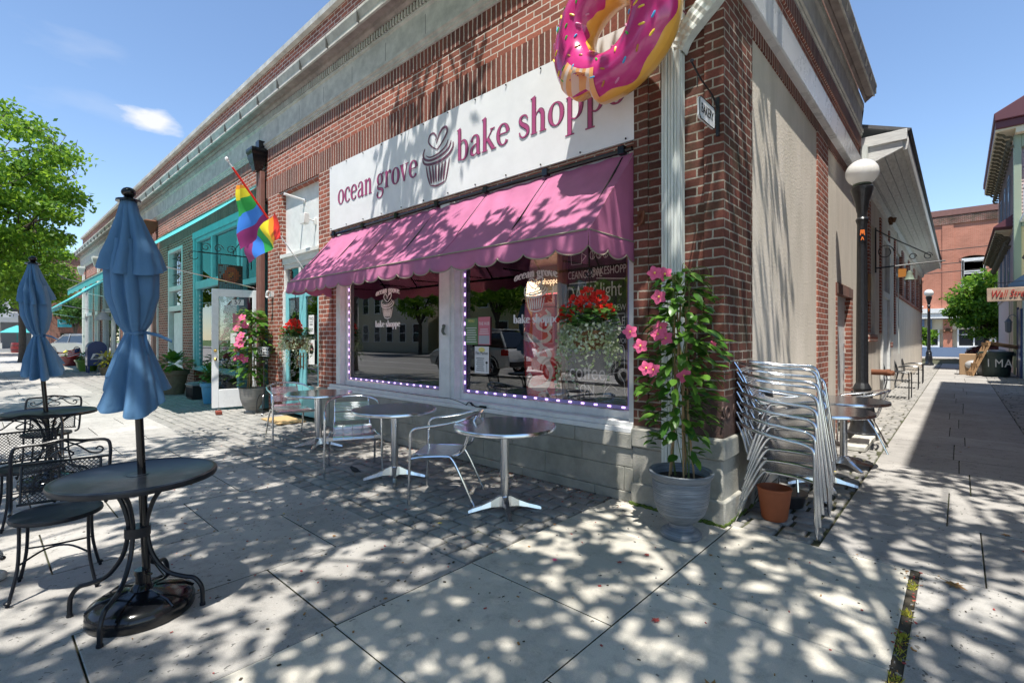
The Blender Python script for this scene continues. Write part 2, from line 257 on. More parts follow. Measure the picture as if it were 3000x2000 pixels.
def meshmat(name, c, pitch=.012, duty=.45, rot=0, diamond=False):
    # perforated metal: real holes cut by a transparent pattern fixed to the object
    m, nt, b = _new(name); N = nt.nodes.new; L = nt.links.new
    _in(b, 'Base Color', rgb(c)); _in(b, 'Roughness', .55); _in(b, 'Specular IOR Level', .25)
    tc = N('ShaderNodeTexCoord'); mp = N('ShaderNodeMapping'); mp.inputs['Rotation'].default_value = (0, 0, rot); L(tc.outputs['UV'], mp.inputs[0])
    s = N('ShaderNodeSeparateXYZ'); L(mp.outputs[0], s.inputs[0])
    def lines(src, p, d):
        a = N('ShaderNodeMath'); a.operation = 'DIVIDE'; a.inputs[1].default_value = p; L(src, a.inputs[0])
        f = N('ShaderNodeMath'); f.operation = 'FRACT'; L(a.outputs[0], f.inputs[0])
        g = N('ShaderNodeMath'); g.operation = 'LESS_THAN'; g.inputs[1].default_value = d; L(f.outputs[0], g.inputs[0]); return g.outputs[0]
    if diamond:
        k = [lines(s.outputs[0], pitch, duty*.6), lines(s.outputs[1], pitch, duty*.6)]
    else:
        k = [lines(s.outputs[0], pitch, duty), lines(s.outputs[1], pitch*5, duty*.3)]
    mx = N('ShaderNodeMath'); mx.operation = 'MAXIMUM'; L(k[0], mx.inputs[0]); L(k[1], mx.inputs[1])
    t = N('ShaderNodeBsdfTransparent'); ms = N('ShaderNodeMixShader'); out = nt.nodes['Material Output']
    L(mx.outputs[0], ms.inputs[0]); L(t.outputs[0], ms.inputs[1]); L(b.outputs[0], ms.inputs[2]); L(ms.outputs[0], out.inputs[0])
    return m
meshmat('mesh_top', (.014, .02, .036), .012, .42, .5); meshmat('mesh_seat', (.014, .018, .028), .014, .42, .3); meshmat('mesh_back', (.02, .024, .03), .016, .45, PI/4, True)

# ---------------- mesh builder ----------------
class MB:
    def __init__(s): s.v = []; s.f = []; s.mi = []; s.uv = None
    def add(s, vs, fs, mi=0):
        o = len(s.v); s.v += [tuple(p) for p in vs]; s.f += [tuple(i+o for i in f) for f in fs]; s.mi += [mi]*len(fs); return s
    def box(s, x0, x1, y0, y1, z0, z1, mi=0):
        return s.add([(x0, y0, z0), (x1, y0, z0), (x1, y1, z0), (x0, y1, z0), (x0, y0, z1), (x1, y0, z1), (x1, y1, z1), (x0, y1, z1)],
                     [(0, 3, 2, 1), (4, 5, 6, 7), (0, 1, 5, 4), (1, 2, 6, 5), (2, 3, 7, 6), (3, 0, 4, 7)], mi)
    def obox(s, c, ax, h, mi=0):
        c = Vector(c); A = [Vector(a).normalized()*hh for a, hh in zip(ax, h)]
        vs = [c+A[0]*i+A[1]*j+A[2]*k for k in (-1, 1) for i, j in ((-1, -1), (1, -1), (1, 1), (-1, 1))]
        return s.add(vs, [(0, 3, 2, 1), (4, 5, 6, 7), (0, 1, 5, 4), (1, 2, 6, 5), (2, 3, 7, 6), (3, 0, 4, 7)], mi)
    def bar(s, a, b, w, t, up=(0, 0, 1), mi=0):
        a, b = Vector(a), Vector(b); d = b-a; l = d.length; d.normalize(); u = Vector(up)
        sx = d.cross(u); 
        if sx.length < 1e-4: sx = d.cross(Vector((1, 0, 0)))
        sx.normalize(); u2 = sx.cross(d)
        return s.obox((a+b)/2, (d, sx, u2), (l/2, w/2, t/2), mi)
    def tube(s, pts, r, n=8, closed=False, mi=0, caps=True):
        P = [Vector(p) for p in pts]; k = len(P); rs = r if isinstance(r, (list, tuple)) else [r]*k
        o = len(s.v); prev = None
        for i in range(k):
            if closed: d = P[(i+1) % k]-P[i-1]
            else: d = P[min(i+1, k-1)]-P[max(i-1, 0)]
            if d.length < 1e-9: d = Vector((0, 0, 1))
            d.normalize()
            if prev is None:
                a = d.cross(Vector((0, 0, 1)))
                if a.length < .05: a = d.cross(Vector((1, 0, 0)))
            else: a = prev-d*prev.dot(d)
            if a.length < 1e-6: a = d.cross(Vector((0, 1, 0)))
            a.normalize(); prev = a; b = d.cross(a)
            for j in range(n):
                t = 2*PI*j/n; s.v.append(tuple(P[i]+(a*math.cos(t)+b*math.sin(t))*rs[i]))
        m = k if closed else k-1
        for i in range(m):
            for j in range(n):
                i2 = (i+1) % k; j2 = (j+1) % n
                s.f.append((o+i*n+j, o+i*n+j2, o+i2*n+j2, o+i2*n+j)); s.mi.append(mi)
        if caps and not closed:
            s.f.append(tuple(o+j for j in range(n))[::-1]); s.f.append(tuple(o+(k-1)*n+j for j in range(n))); s.mi += [mi, mi]
        return s
    def lathe(s, prof, c=(0, 0, 0), n=28, mi=0, fn=None, mat4=None):
        o = len(s.v)
        for (r, z) in prof:
            for j in range(n):
                t = 2*PI*j/n; rr = r if not fn else fn(r, z, t); p = Vector((rr*math.cos(t), rr*math.sin(t), z))
                if mat4: p = mat4 @ p
                s.v.append((p.x+c[0], p.y+c[1], p.z+c[2]))
        for i in range(len(prof)-1):
            for j in range(n):
                j2 = (j+1) % n; s.f.append((o+i*n+j, o+i*n+j2, o+(i+1)*n+j2, o+(i+1)*n+j)); s.mi.append(mi)
        if prof[0][0] > 1e-5: s.f.append(tuple(o+j for j in range(n))[::-1]); s.mi.append(mi)
        if prof[-1][0] > 1e-5: s.f.append(tuple(o+(len(prof)-1)*n+j for j in range(n))); s.mi.append(mi)
        return s
    def ball(s, c, r, nu=14, nv=9, mi=0):
        rx, ry, rz = r if isinstance(r, (tuple, list)) else (r, r, r)
        o = len(s.v)
        for i in range(nv+1):
            a = PI*i/nv
            for j in range(nu):
                t = 2*PI*j/nu; s.v.append((c[0]+rx*math.sin(a)*math.cos(t), c[1]+ry*math.sin(a)*math.sin(t), c[2]-rz*math.cos(a)))
        for i in range(nv):
            for j in range(nu):
                j2 = (j+1) % nu; s.f.append((o+i*nu+j, o+i*nu+j2, o+(i+1)*nu+j2, o+(i+1)*nu+j)); s.mi.append(mi)
        return s
    def strip(s, L1, L2, mi=0, closed=False):
        o = len(s.v); k = len(L1); s.v += [tuple(p) for p in L1]+[tuple(p) for p in L2]
        for i in range(k if closed else k-1):
            j = (i+1) % k; s.f.append((o+i, o+j, o+k+j, o+k+i)); s.mi.append(mi)
        return s
    def prism(s, poly, a, b, fn, mi=0):
        # poly: 2D outline; fn(u, v, w) -> xyz; extruded from w=a to w=b
        k = len(poly); o = len(s.v)
        s.v += [tuple(fn(u, v, a)) for u, v in poly]+[tuple(fn(u, v, b)) for u, v in poly]
        s.f.append(tuple(range(o, o+k))[::-1]); s.f.append(tuple(range(o+k, o+2*k))); s.mi += [mi, mi]
        for i in range(k):
            j = (i+1) % k; s.f.append((o+i, o+j, o+k+j, o+k+i)); s.mi.append(mi)
        return s
    def grid(s, fn, nu, nv, mi=0, wrap=False):
        o = len(s.v)
        for j in range(nv+1):
            for i in range(nu+(0 if wrap else 1)): s.v.append(tuple(fn(i/nu, j/nv)))
        w = nu if wrap else nu+1
        for j in range(nv):
            for i in range(nu):
                i2 = (i+1) % w if wrap else i+1
                s.f.append((o+j*w+i, o+j*w+i2, o+(j+1)*w+i2, o+(j+1)*w+i)); s.mi.append(mi)
        return s
    def build(s, name, mats, parent=None, world=False, bevel=0, uvfn=None, ang=38, label=None, fixn=False, solid=0):
        me = bpy.data.meshes.new(name)
        off = Vector((0, 0, 0))
        if parent is not None and world:
            q = parent
            while q: off += q.location; q = q.parent
        vs = s.v if off.length == 0 else [(a-off.x, b-off.y, c-off.z) for a, b, c in s.v]
        me.from_pydata(vs, [], s.f)
        if not isinstance(mats, (list, tuple)): mats = [mats]
        for m in mats: me.materials.append(M[m])
        me.polygons.foreach_set('material_index', s.mi)
        if fixn:
            bm = bmesh.new(); bm.from_mesh(me); bmesh.ops.recalc_face_normals(bm, faces=bm.faces); bm.to_mesh(me); bm.free()
        me.polygons.foreach_set('use_smooth', [True]*len(me.polygons)); me.set_sharp_from_angle(angle=R(ang))
        if uvfn:
            ul = me.uv_layers.new(name='UVMap')
            for lp in me.loops:
                c = me.vertices[lp.vertex_index].co; ul.data[lp.index].uv = uvfn(c)
        me.update()
        o = bpy.data.objects.new(name, me); COL.objects.link(o)
        if parent is not None: o.parent = parent
        if bevel:
            b = o.modifiers.new('bevel', 'BEVEL'); b.width = bevel; b.segments = 2; b.limit_method = 'ANGLE'; b.angle_limit = R(40)
        if solid:
            b = o.modifiers.new('solid', 'SOLIDIFY'); b.thickness = solid; b.offset = 0
        if label: o['label'] = label
        return o
def thing(name, label, cat, loc=(0, 0, 0), rz=0, group=None):
    o = bpy.data.objects.new(name, None); COL.objects.link(o); o.empty_display_size = .2
    o.location = loc; o.rotation_euler = (0, 0, rz); o['label'] = label; o['category'] = cat
    if group: o['group'] = group
    return o
def tag(o, label=None, cat=None, group=None, kind=None):
    for k, v in (('label', label), ('category', cat), ('group', group), ('kind', kind)):
        if v: o[k] = v
    return o
def dup(o, loc=None, rz=None, label=None, parent=None):
    c = o.copy(); COL.objects.link(c)
    if parent is not None: c.parent = parent
    if loc is not None: c.location = loc
    if rz is not None: c.rotation_euler = (0, 0, rz)
    if label: c['label'] = label
    for ch in list(o.children): dup(ch, parent=c)
    return c
def arc(c, r, a0, a1, n, pl='xy', h=0):
    out = []
    for i in range(n+1):
        a = a0+(a1-a0)*i/n; u, v = r*math.cos(a), r*math.sin(a)
        out.append((c[0]+u, c[1]+v, c[2]) if pl == 'xy' else (c[0]+u, c[1], c[2]+v) if pl == 'xz' else (c[0], c[1]+u, c[2]+v))
    return out
def smoothpath(pts, k=6, closed=False):
    P = [Vector(p) for p in pts]; n = len(P); out = []
    rng = range(n if closed else n-1)
    for i in rng:
        if closed: a, b, c, d = P[i-1], P[i], P[(i+1) % n], P[(i+2) % n]
        else: a, b, c, d = P[max(i-1, 0)], P[i], P[i+1], P[min(i+2, n-1)]
        for j in range(k):
            t = j/k; out.append(.5*((2*b)+(c-a)*t+(2*a-5*b+4*c-d)*t*t+(3*b-a-3*c+d)*t**3))
    if not closed: out.append(P[-1])
    return out
def txt(name, s, mname, size, org, ux, uy, parent=None, thick=.002, align='CENTER', world=False, shear=0, space=1, xs=1):
    # built-in font laid on the plane spanned by ux (reading direction) and uy (up)
    cu = bpy.data.curves.new('tmp', 'FONT'); cu.body = s; cu.size = size; cu.align_x = align; cu.align_y = 'CENTER'; cu.extrude = thick/2; cu.shear = shear; cu.space_character = space; cu.resolution_u = 3
    to = bpy.data.objects.new('tmp', cu); COL.objects.link(to)
    dg = bpy.context.evaluated_depsgraph_get(); me = bpy.data.meshes.new_from_object(to.evaluated_get(dg)); bpy.data.objects.remove(to); bpy.data.curves.remove(cu)
    ux, uy = Vector(ux).normalized(), Vector(uy).normalized(); uz = ux.cross(uy); org = Vector(org)
    for v in me.vertices: v.co = org+ux*v.co.x*xs+uy*v.co.y+uz*v.co.z
    me.materials.clear(); me.materials.append(M[mname]); me.name = name
    if parent is not None and world:
        off = Vector((0, 0, 0)); q = parent
        while q: off += q.location; q = q.parent
        for v in me.vertices: v.co -= off
    o = bpy.data.objects.new(name, me); COL.objects.link(o)
    if parent is not None: o.parent = parent
    return o
def stroke(mb, pts, ws, fn, off, th=.004, mi=0):
    # flat brush stroke: centre line pts (2D), widths ws; fn(u, v, w) -> xyz
    n = len(pts); ws = ws if isinstance(ws, (list, tuple)) else [ws]*n; A = []; B = []
    for i in range(n):
        a = pts[max(i-1, 0)]; b = pts[min(i+1, n-1)]; dx, dy = b[0]-a[0], b[1]-a[1]; l = math.hypot(dx, dy) or 1
        nx, ny = -dy/l, dx/l; A.append((pts[i][0]+nx*ws[i]/2, pts[i][1]+ny*ws[i]/2)); B.append((pts[i][0]-nx*ws[i]/2, pts[i][1]-ny*ws[i]/2))
    f = lambda L, w: [fn(u, v, w) for u, v in L]
    mb.strip(f(A, off+th), f(B, off+th), mi); mb.strip(f(A, off), f(A, off+th), mi); mb.strip(f(B, off+th), f(B, off), mi)
# ================= GROUND =================
rg = random.Random(5)
def struct(mb, name, m, **k): return tag(mb.build(name, m, **k), kind='structure')
g = MB(); g.box(-400, 400, -400, 400, -.6, -.16); struct(g, 'ground', 'grass_green')
def slabs(name, m, tiles, gap=.008, h=.06, bev=.004):
    b = MB()
    for (x0, x1, y0, y1) in tiles:
        dz = rg.uniform(-.0015, .0015); q = gap/2
        X0, X1, Y0, Y1 = x0+q, x1-q, y0+q, y1-q
        v = [(X0, Y0, -h), (X1, Y0, -h), (X1, Y1, -h), (X0, Y1, -h), (X0, Y0, dz-bev), (X1, Y0, dz-bev), (X1, Y1, dz-bev), (X0, Y1, dz-bev),
             (X0+bev, Y0+bev, dz), (X1-bev, Y0+bev, dz), (X1-bev, Y1-bev, dz), (X0+bev, Y1-bev, dz)]
        f = [(0, 1, 5, 4), (1, 2, 6, 5), (2, 3, 7, 6), (3, 0, 4, 7), (4, 5, 9, 8), (5, 6, 10, 9), (6, 7, 11, 10), (7, 4, 8, 11), (8, 9, 10, 11)]
        b.add(v, f[:4], 1); b.add(v, f[4:])  # side faces coloured dark: joint dirt plus painted-in shade of the gap
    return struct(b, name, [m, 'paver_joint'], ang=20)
g = MB(); g.box(-47, 14, -4.6, 60, -.30, -.022); struct(g, 'joint_bed', 'paver_joint')
T = []
edges = [-2.335, -3.21, -4.12, -5.03, -5.85]
while edges[-1] > -46: edges.append(edges[-1]-.915)
for k in range(len(edges)-1):
    x1, x0 = edges[k], edges[k+1]; ys = [(-4.72+.915*i+(.455 if k % 2 == 0 else 0)) for i in range(10)]
    ys = [-4.6]+[y+.013 for y in ys if -4.4 < y < 1.95]+[2.13]
    for a, b_ in zip(ys[:-1], ys[1:]): T.append((x0, x1, a, b_))
for x0, x1, y0, y1 in [(2.2, 3.3, 0, 0)]: pass
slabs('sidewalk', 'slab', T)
T = []
for ys, x0, x1 in (([3.93, 3.24, 2.17, 1.225, .3, -.6, -1.5, -2.5, -3.5, -4.6], -2.335, -1.30), ([3.965, 2.70, 1.64, .6, -.5, -1.6, -2.7, -3.6, -4.6], -1.30, -.225)):
    for a, b_ in zip(ys[:-1], ys[1:]): T.append((x0, x1, b_, a))
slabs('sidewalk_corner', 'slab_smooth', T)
T = []
for x0, x1 in ((-.185, 1.05), (1.05, 2.3), (2.3, 3.6), (3.6, 5), (5, 7), (7, 9)):
    ys = [3.965, 3.29, 2.5, 1.7, .8, -.2, -1.2, -2.4, -3.5, -4.6] if x0 < 0 or x0 > 2 else [3.965, 2.9, 1.9, .9, -.2, -1.3, -2.4, -3.5, -4.6]
    for a, b_ in zip(ys[:-1], ys[1:]): T.append((x0, x1, b_, a))
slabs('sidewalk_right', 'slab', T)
T = []; y = 3.965
while y < 37:
    d = rg.choice((.75, .95, 1.1, 1.25)) if y > 5.5 else 1.1; y2 = min(y+d, 37); s = rg.uniform(-.15, .15)
    if rg.random() < .75: T += [(-.73, s-.0, y, y2), (s, .715, y, y2)]
    else: T.append((-.73, .715, y, y2))
    y = y2
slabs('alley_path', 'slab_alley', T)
def pavers(name, x0, x1, y0, y1, L=.2, Wd=.15, along='x', gap=.014, far=None):
    b = MB(); row = 0; v = y0
    while v < y1-.04:
        w = min(Wd*rg.uniform(.9, 1.1), y1-v)
        if y1-v-w < .05: w = y1-v
        u = x0-rg.uniform(0, L)
        while u < x1:
            l = L*rg.uniform(.72, 1.2); a, c = max(u, x0), min(u+l, x1); u += l
            if c-a < .04: continue
            q = gap/2+rg.uniform(0, .003); z = rg.uniform(-.006, .003); be = .013; tz = [z+rg.uniform(-.003, .003) for _ in range(4)]
            jj = [(rg.uniform(-.005, .005), rg.uniform(-.005, .005)) for _ in range(4)]
            P0 = [(a+q+jj[0][0], v+q+jj[0][1]), (c-q+jj[1][0], v+q+jj[1][1]), (c-q+jj[2][0], v+w-q+jj[2][1]), (a+q+jj[3][0], v+w-q+jj[3][1])]
            cx, cy = (a+c)/2, v+w/2
            def ins(p, e): dx, dy = cx-p[0], cy-p[1]; return (p[0]+math.copysign(min(e, abs(dx)), dx), p[1]+math.copysign(min(e, abs(dy)), dy))
            vs = []
            for e, dz in ((0, -.035), (.001, -.014), (.006, -.004), (.018, 0)):
                for i, p in enumerate(P0):
                    pp = ins(p, e); vs.append((pp[0], pp[1], tz[i]+dz) if along == 'x' else (pp[1], pp[0], tz[i]+dz))
            f = []
            for k in range(3):
                for i in range(4): f.append((k*4+i, k*4+(i+1) % 4, k*4+4+(i+1) % 4, k*4+4+i))
            f.append((12, 13, 14, 15))
            if along != 'x': f = [t[::-1] for t in f]
            b.add(vs, f)
        v += w; row += 1
    return b.build(name, 'paver', ang=60)
tag(pavers('paving_stones', -17, -2.335, 2.13, 3.95, .205, .152), kind='structure')
tag(pavers('paving_stones_far', -35.8, -17, 2.13, 3.95, .4, .3), kind='structure')
tag(pavers('paving_stones_alley', -1.42, -.735, 3.965, 12, .2, .155, gap=.02), kind='structure')
tag(pavers('paving_stones_alley_far', -1.42, -.735, 12, 36, .22, .18), kind='structure')
tag(pavers('paving_stones_right', .715, 2.2, 3.965, 36, .3, .2), kind='structure')
g = MB(); g.box(-.226, -.184, -4.6, 3.96, -.1, -.007); struct(g, 'soil_joint', 'dirt')
# kerb and street on the near side, cross street, rear street
g = MB(); g.box(-47, 14, -4.78, -4.6, -.3, .0); struct(g, 'kerb', 'granite_block', bevel=.02)
g = MB(); g.box(-400, 300, -16, -4.78, -.3, -.13); struct(g, 'road', 'road_grey')
g = MB(); g.box(-46, 14, -10.4, -10.3, -.13, -.126); g.box(-46, 14, -10.15, -10.05, -.13, -.126); g.box(-30, 14, -7.05, -6.95, -.13, -.126); struct(g, 'road_line', 'road_line')
g = MB(); g.box(-400, 60, -20, -16, -.3, 0.0); struct(g, 'sidewalk_opposite', 'slab_alley')
g = MB(); g.box(-58, -47, -4.7, 200, -.3, -.12); struct(g, 'cross_street', 'road_grey')
g = MB()
for i in range(12): g.box(-57.6+i*.9, -57.1+i*.9, -4.4, 2.6, -.12, -.116)
struct(g, 'crosswalk_line', 'road_line')
g = MB(); g.box(-110, -58, -4.7, 60, -.3, 0.0); struct(g, 'far_sidewalk', 'slab_alley')
g = MB(); g.box(-40, 60, 37, 46, -.3, -.10); struct(g, 'rear_street', 'road_grey')
g = MB(); g.box(-40, 60, 46, 60, -.3, .02); struct(g, 'rear_sidewalk', 'slab_alley')

# ================= CORNER BUILDING =================
BL = thing('brick_building', 'long single storey red brick shop block with pale stone cornice on the corner', 'building', (-1.4, 4.0, 0))
XL, XR = -35.8, -1.40
def bp(mb, name, m, **k): return mb.build(name, m, parent=BL, world=True, **k)
YW = 4.0
# piers and bays on the front: (x0, x1, y_front)
w = MB()
def wallbox(x0, x1, z0, z1, y=YW, t=.3): w.box(x0, x1, y, y+t, z0, z1)
# corner pier, two steps
w2 = MB()
w2.box(-1.51, -1.36, 3.935, 4.30, .66, 5.03)
w2.box(-2.005, -1.51, 3.965, 4.30, .66, 5.03); w2.box(-2.14, -2.005, 3.945, 4.30, .66, 5.03)
w2.box(-1.43, -1.362, 4.30, 4.64, .66, 4.30); w2.box(-1.50, -1.39, 4.64, 4.76, .66, 4.30)
bp(w2, 'corner_pier', 'brick_dirty')
bays = [(-7.42, -2.14, .60, 3.15), (-9.70, -8.14, 0, 4.22), (-15.3, -10.30, .62, 4.22), (-17.84, -16.30, 0, 4.1), (-22.6, -19.1, .62, 4.1), (-24.6, -23.3, 0, 4.1), (-29.2, -25.3, .62, 4.1), (-31.5, -30.1, 0, 4.1), (-35.0, -32.2, .62, 4.1)]
xs = XR-.74
prev = -2.14
for (x0, x1, z0, z1) in bays:
    if x1 < prev: wallbox(x1, prev, .0, 5.03)
    wallbox(x0, x1, z1, 5.03)
    prev = x0
wallbox(XL, prev, 0, 5.03)
w.box(XL, -2.14, 4.03, 4.3, 5.24, 5.9)
w.box(XL, XR-.0, 4.02, 4.3, 5.9, 6.88)              # parapet
w.box(-1.72, -1.42, 4.3, 11.31, 5.8, 6.88)
# side wall brick: pilaster, band over the fascia
w.box(-1.62, -1.385, 7.5, 8.2, .0, 4.18); w.box(-1.62, -1.40, 4.3, 11.31, 4.60, 5.03)
w.box(-1.62, -1.41, 11.18, 11.31, 0, 5.9)
bp(w, 'wall', 'brick')
for a, b_ in ((-8.13, -7.62), (-10.29, -9.73), (-16.29, -15.31), (-18.9, -17.86), (-23.2, -22.7), (-30.0, -29.3)):
    p = MB(); p.box(a+.03, b_-.03, 3.97, 4.0, .62, 4.26); bp(p, 'pilaster', 'brick')
# window bay lintels and upper soldier course
s = MB(); s.box(XL, -2.14, 3.985, 4.0, 4.27, 4.62)
s.box(XL, -1.37, 3.99, 4.15, 5.03, 5.235)
s.box(-1.51, -1.375, 4.15, 11.31, 5.03, 5.235); s.box(-1.51, -1.385, 4.15, 11.31, 4.18, 4.315)
bp(s, 'soldier_course', 'brick_soldier')
# mould, frieze, cornice: profile of (outward, height)
prof = [(.0, 5.235), (.03, 5.24), (.03, 5.275), (.05, 5.285), (.05, 5.32), (.075, 5.335), (.075, 5.375), (.045, 5.39), (.045, 5.73), (.075, 5.75), (.075, 5.775)]
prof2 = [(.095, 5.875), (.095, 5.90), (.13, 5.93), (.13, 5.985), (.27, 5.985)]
prof3 = [(.25, 5.96), (.285, 5.96), (.285, 6.02), (.295, 6.04), (.31, 6.09), (.325, 6.12), (.325, 6.16), (.2, 6.2), (.0, 6.22)]
def mould(pr, name, m, ye=11.33):
    b = MB(); cols = []
    kx = .8
    L1 = [(XL-.3, 4.0-o, z) for o, z in pr]; L2 = [(-1.40+o*kx, 4.0-o, z) for o, z in pr]; L3 = [(-1.40+o*kx, ye, z) for o, z in pr]
    b.strip(L1, L2); b.strip(L2, L3); b.add(L3, [tuple(range(len(L3)))]); 
    L0 = [(XL-.3, 4.3, z) for o, z in pr]; b.strip(L0, L1)
    return bp(b, name, m, ang=25)
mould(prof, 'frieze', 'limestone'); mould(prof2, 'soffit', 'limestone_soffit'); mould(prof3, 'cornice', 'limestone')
b = MB(); b.box(XL-.1, -1.40, 3.95, 4.2, 5.775, 5.875); b.box(-1.62, -1.37, 4.2, 11.31, 5.775, 5.875); bp(b, 'dentil_recess', 'dentil_gap')
d = MB(); x = XL
while x < -1.42: d.box(x, x+.034, 3.905, 3.95, 5.777, 5.873); x += .068
bp(d, 'dentil_course', 'limestone'); d = MB(); y = 4.0
while y < 11.3: d.box(-1.37, -1.335, y, y+.034, 5.777, 5.873); y += .068
bp(d, 'dentil_course', 'limestone')
# stone joints of the cornice: thin dark saw-cut lines every .9 m
j = MB(); x = XL
while x < -1.5: j.box(x, x+.008, 3.673, 3.72, 5.958, 6.162); j.box(x+.3, x+.306, 3.953, 3.97, 5.39, 5.66); x += .92
y = 4.4
while y < 11.3: j.box(-1.16, -1.138, y, y+.009, 5.958, 6.162); y += .62
bp(j, 'stone_joints', 'dentil_gap')
c = MB()
x = XL-.05
while x < -1.4:
    c.prism([(3.93, 6.88), (4.36, 6.88), (4.36, 6.95), (4.14, 7.02), (3.93, 6.98)], x+.004, min(x+.6, -1.36)-.004, lambda u, v, ww: (ww, u, v)); x += .6
y = 4.36
while y < 11.3:
    c.prism([(-1.36, 6.88), (-1.36, 6.98), (-1.5, 7.02), (-1.74, 6.95), (-1.74, 6.88)], y+.004, min(y+.6, 11.36)-.004, lambda u, v, ww: (u, ww, v)); y += .6
bp(c, 'coping', 'coping')
r = MB(); r.box(XL, -1.75, 4.3, 11.3, 5.55, 5.65); r.box(XL, XL+.3, 4.3, 11.3, 0, 6.8); bp(r, 'roof', 'shingle')
# plinth
g = MB()
g.box(-2.13, -1.355, 3.90, 4.3, 0, .50); g.box(-2.13, -1.33, 3.875, 4.3, .50, .665); g.box(-2.13, -1.325, 3.87, 4.3, 0.0, .19)
g.box(-1.5, -1.355, 4.3, 4.78, 0, .50); g.box(-1.5, -1.33, 4.3, 4.80, .50, .665); g.box(-1.5, -1.325, 4.3, 4.79, 0, .19)
bp(g, 'plinth', 'granite_block', bevel=.014)
g = MB(); x = -7.62; row = [(.0, .09, .0), (.09, .30, .2), (.30, .50, .5)]
for z0, z1, o in ((.0, .085, .3), (.088, .30, .0), (.303, .47, .45)):
    x = -7.62-o+.0
    while x < -2.13:
        a, b_ = max(x, -7.62), min(x+.9, -2.13)
        if b_-a > .03: g.box(a+.002, b_-.002, 3.915-(.012 if z0 == 0 else 0), 4.15, z0, z1)
        x += .9
x = -7.7
while x < -2.13: g.box(max(x, -7.66)+.002, min(x+.62, -2.13)-.002, 3.895, 4.15, .473, .605); x += .62
bp(g, 'bulkhead', 'granite_block', bevel=.006)
for a, b_ in ((-10.33, -9.72), (-15.3, -11.95), (-22.6, -19.1), (-29.2, -25.3), (-35, -32.2), (-8.16, -7.67)):
    g = MB(); g.box(a, b_, 3.93 if b_ > -11 else 3.98, 4.2, 0, .44 if b_ > -11 else .48); g.box(a-.01, b_+.01, 3.91 if b_ > -11 else 3.95, 4.2, .443 if b_ > -11 else .483, .62)
bp(g, 'bulkhead', 'granite_block', bevel=.006)
ms = MB()
for k in range(70):
    x = rg.uniform(-2.12, -1.34); ms.ball((x, 3.868+rg.uniform(-.012, .006), rg.uniform(0, .018)), (rg.uniform(.015, .04), .012, rg.uniform(.006, .02)), 6, 4)
for k in range(40): ms.ball((-1.325, rg.uniform(3.88, 4.6), rg.uniform(0, .02)), (.01, rg.uniform(.01, .03), .012), 6, 4)
bp(ms, 'moss_patches', 'moss')
# brown stone block on the corner pier with raised carving
k = MB(); k.box(-1.80, -1.355, 3.92, 4.34, .665, 1.0); bp(k, 'cornerstone', 'brown_stone', bevel=.012)
txt('carved_date', 'SO 1888', 'brown_stone', .15, (-1.353, 4.14, .86), (0, 1, 0), (0, 0, 1), BL, .012, world=True)
txt('carved_mark', 'O', 'brown_stone', .17, (-1.62, 3.917, .86), (1, 0, 0), (0, 0, 1), BL, .012, world=True)
# ---- bake shop window ----
f = MB()
def frame(x0, x1, z0, z1, t=.07, y0=4.0, y1=4.12, mb=None):
    mb = mb or f
    mb.box(x0, x0+t, y0, y1, z0, z1); mb.box(x1-t, x1, y0, y1, z0, z1); mb.box(x0+t, x1-t, y0, y1, z0, z0+t); mb.box(x0+t, x1-t, y0, y1, z1-t, z1)
f.box(-7.50, -7.37, 3.965, 4.12, .68, 3.15); f.box(-2.2, -2.14, 3.97, 4.12, .68, 3.15)
f.box(-4.86, -4.57, 3.955, 4.12, .68, 3.15); f.box(-4.80, -4.63, 3.93, 3.955, .70, 3.15); f.box(-7.37, -4.86, 4.03, 4.12, 2.95, 3.15); f.box(-4.57, -2.2, 4.03, 4.12, 2.95, 3.15)
f.box(-7.37, -4.86, 4.05, 4.12, .70, .775); f.box(-4.57, -2.2, 4.05, 4.12, .70, .775)
f.box(-7.37, -7.31, 4.06, 4.12, .775, 2.95); f.box(-2.25, -2.2, 4.06, 4.12, .775, 2.95); f.box(-4.90, -4.86, 4.06, 4.12, .775, 2.95); f.box(-4.57, -4.53, 4.06, 4.12, .775, 2.95)
WF = bp(f, 'window_frame', 'white_paint', bevel=.004, label='white painted frame of the bake shop window')
s = MB(); s.box(-7.66, -2.14, 3.90, 4.10, .607, .655); s.box(-7.66, -2.14, 3.93, 4.10, .655, .70); s.build('sill', 'white_paint', WF, world=True, bevel=.006)
s = MB(); s.box(-7.32, -4.88, 4.09, 4.096, .76, 2.97); s.build('pane', 'glass', WF, world=True)
s = MB(); s.box(-4.54, -2.22, 4.09, 4.096, .76, 2.97); s.build('pane', 'glass', WF, world=True)
# room behind the glass
rm = MB()
rm.box(-8.0, -2.0, 4.35, 9.0, .02, .06, 1); rm.box(-8.05, -1.8, 9.0, 9.1, 0, 3.4, 0); rm.box(-8.1, -8.0, 4.3, 9.0, 0, 3.4, 0); rm.box(-1.72, -1.62, 4.3, 11.3, 0, 5.6, 0); rm.box(-8.1, -1.7, 4.3, 9.1, 3.35, 3.45, 0)
rm.box(-16.5, -8.1, 9.0, 9.1, 0, 4.6, 0); rm.box(-16.5, -8.1, 4.3, 9.0, .0, .05, 1); rm.box(-16.4, -8.1, 4.3, 9.0, 4.5, 4.6, 0); rm.box(-35, -16.5, 7.0, 7.1, 0, 4.6, 0); rm.box(-16.55, -16.45, 4.3, 9, 0, 4.6, 0)
bp(rm, 'shop_interior', ['room_wall', 'floor_room'])
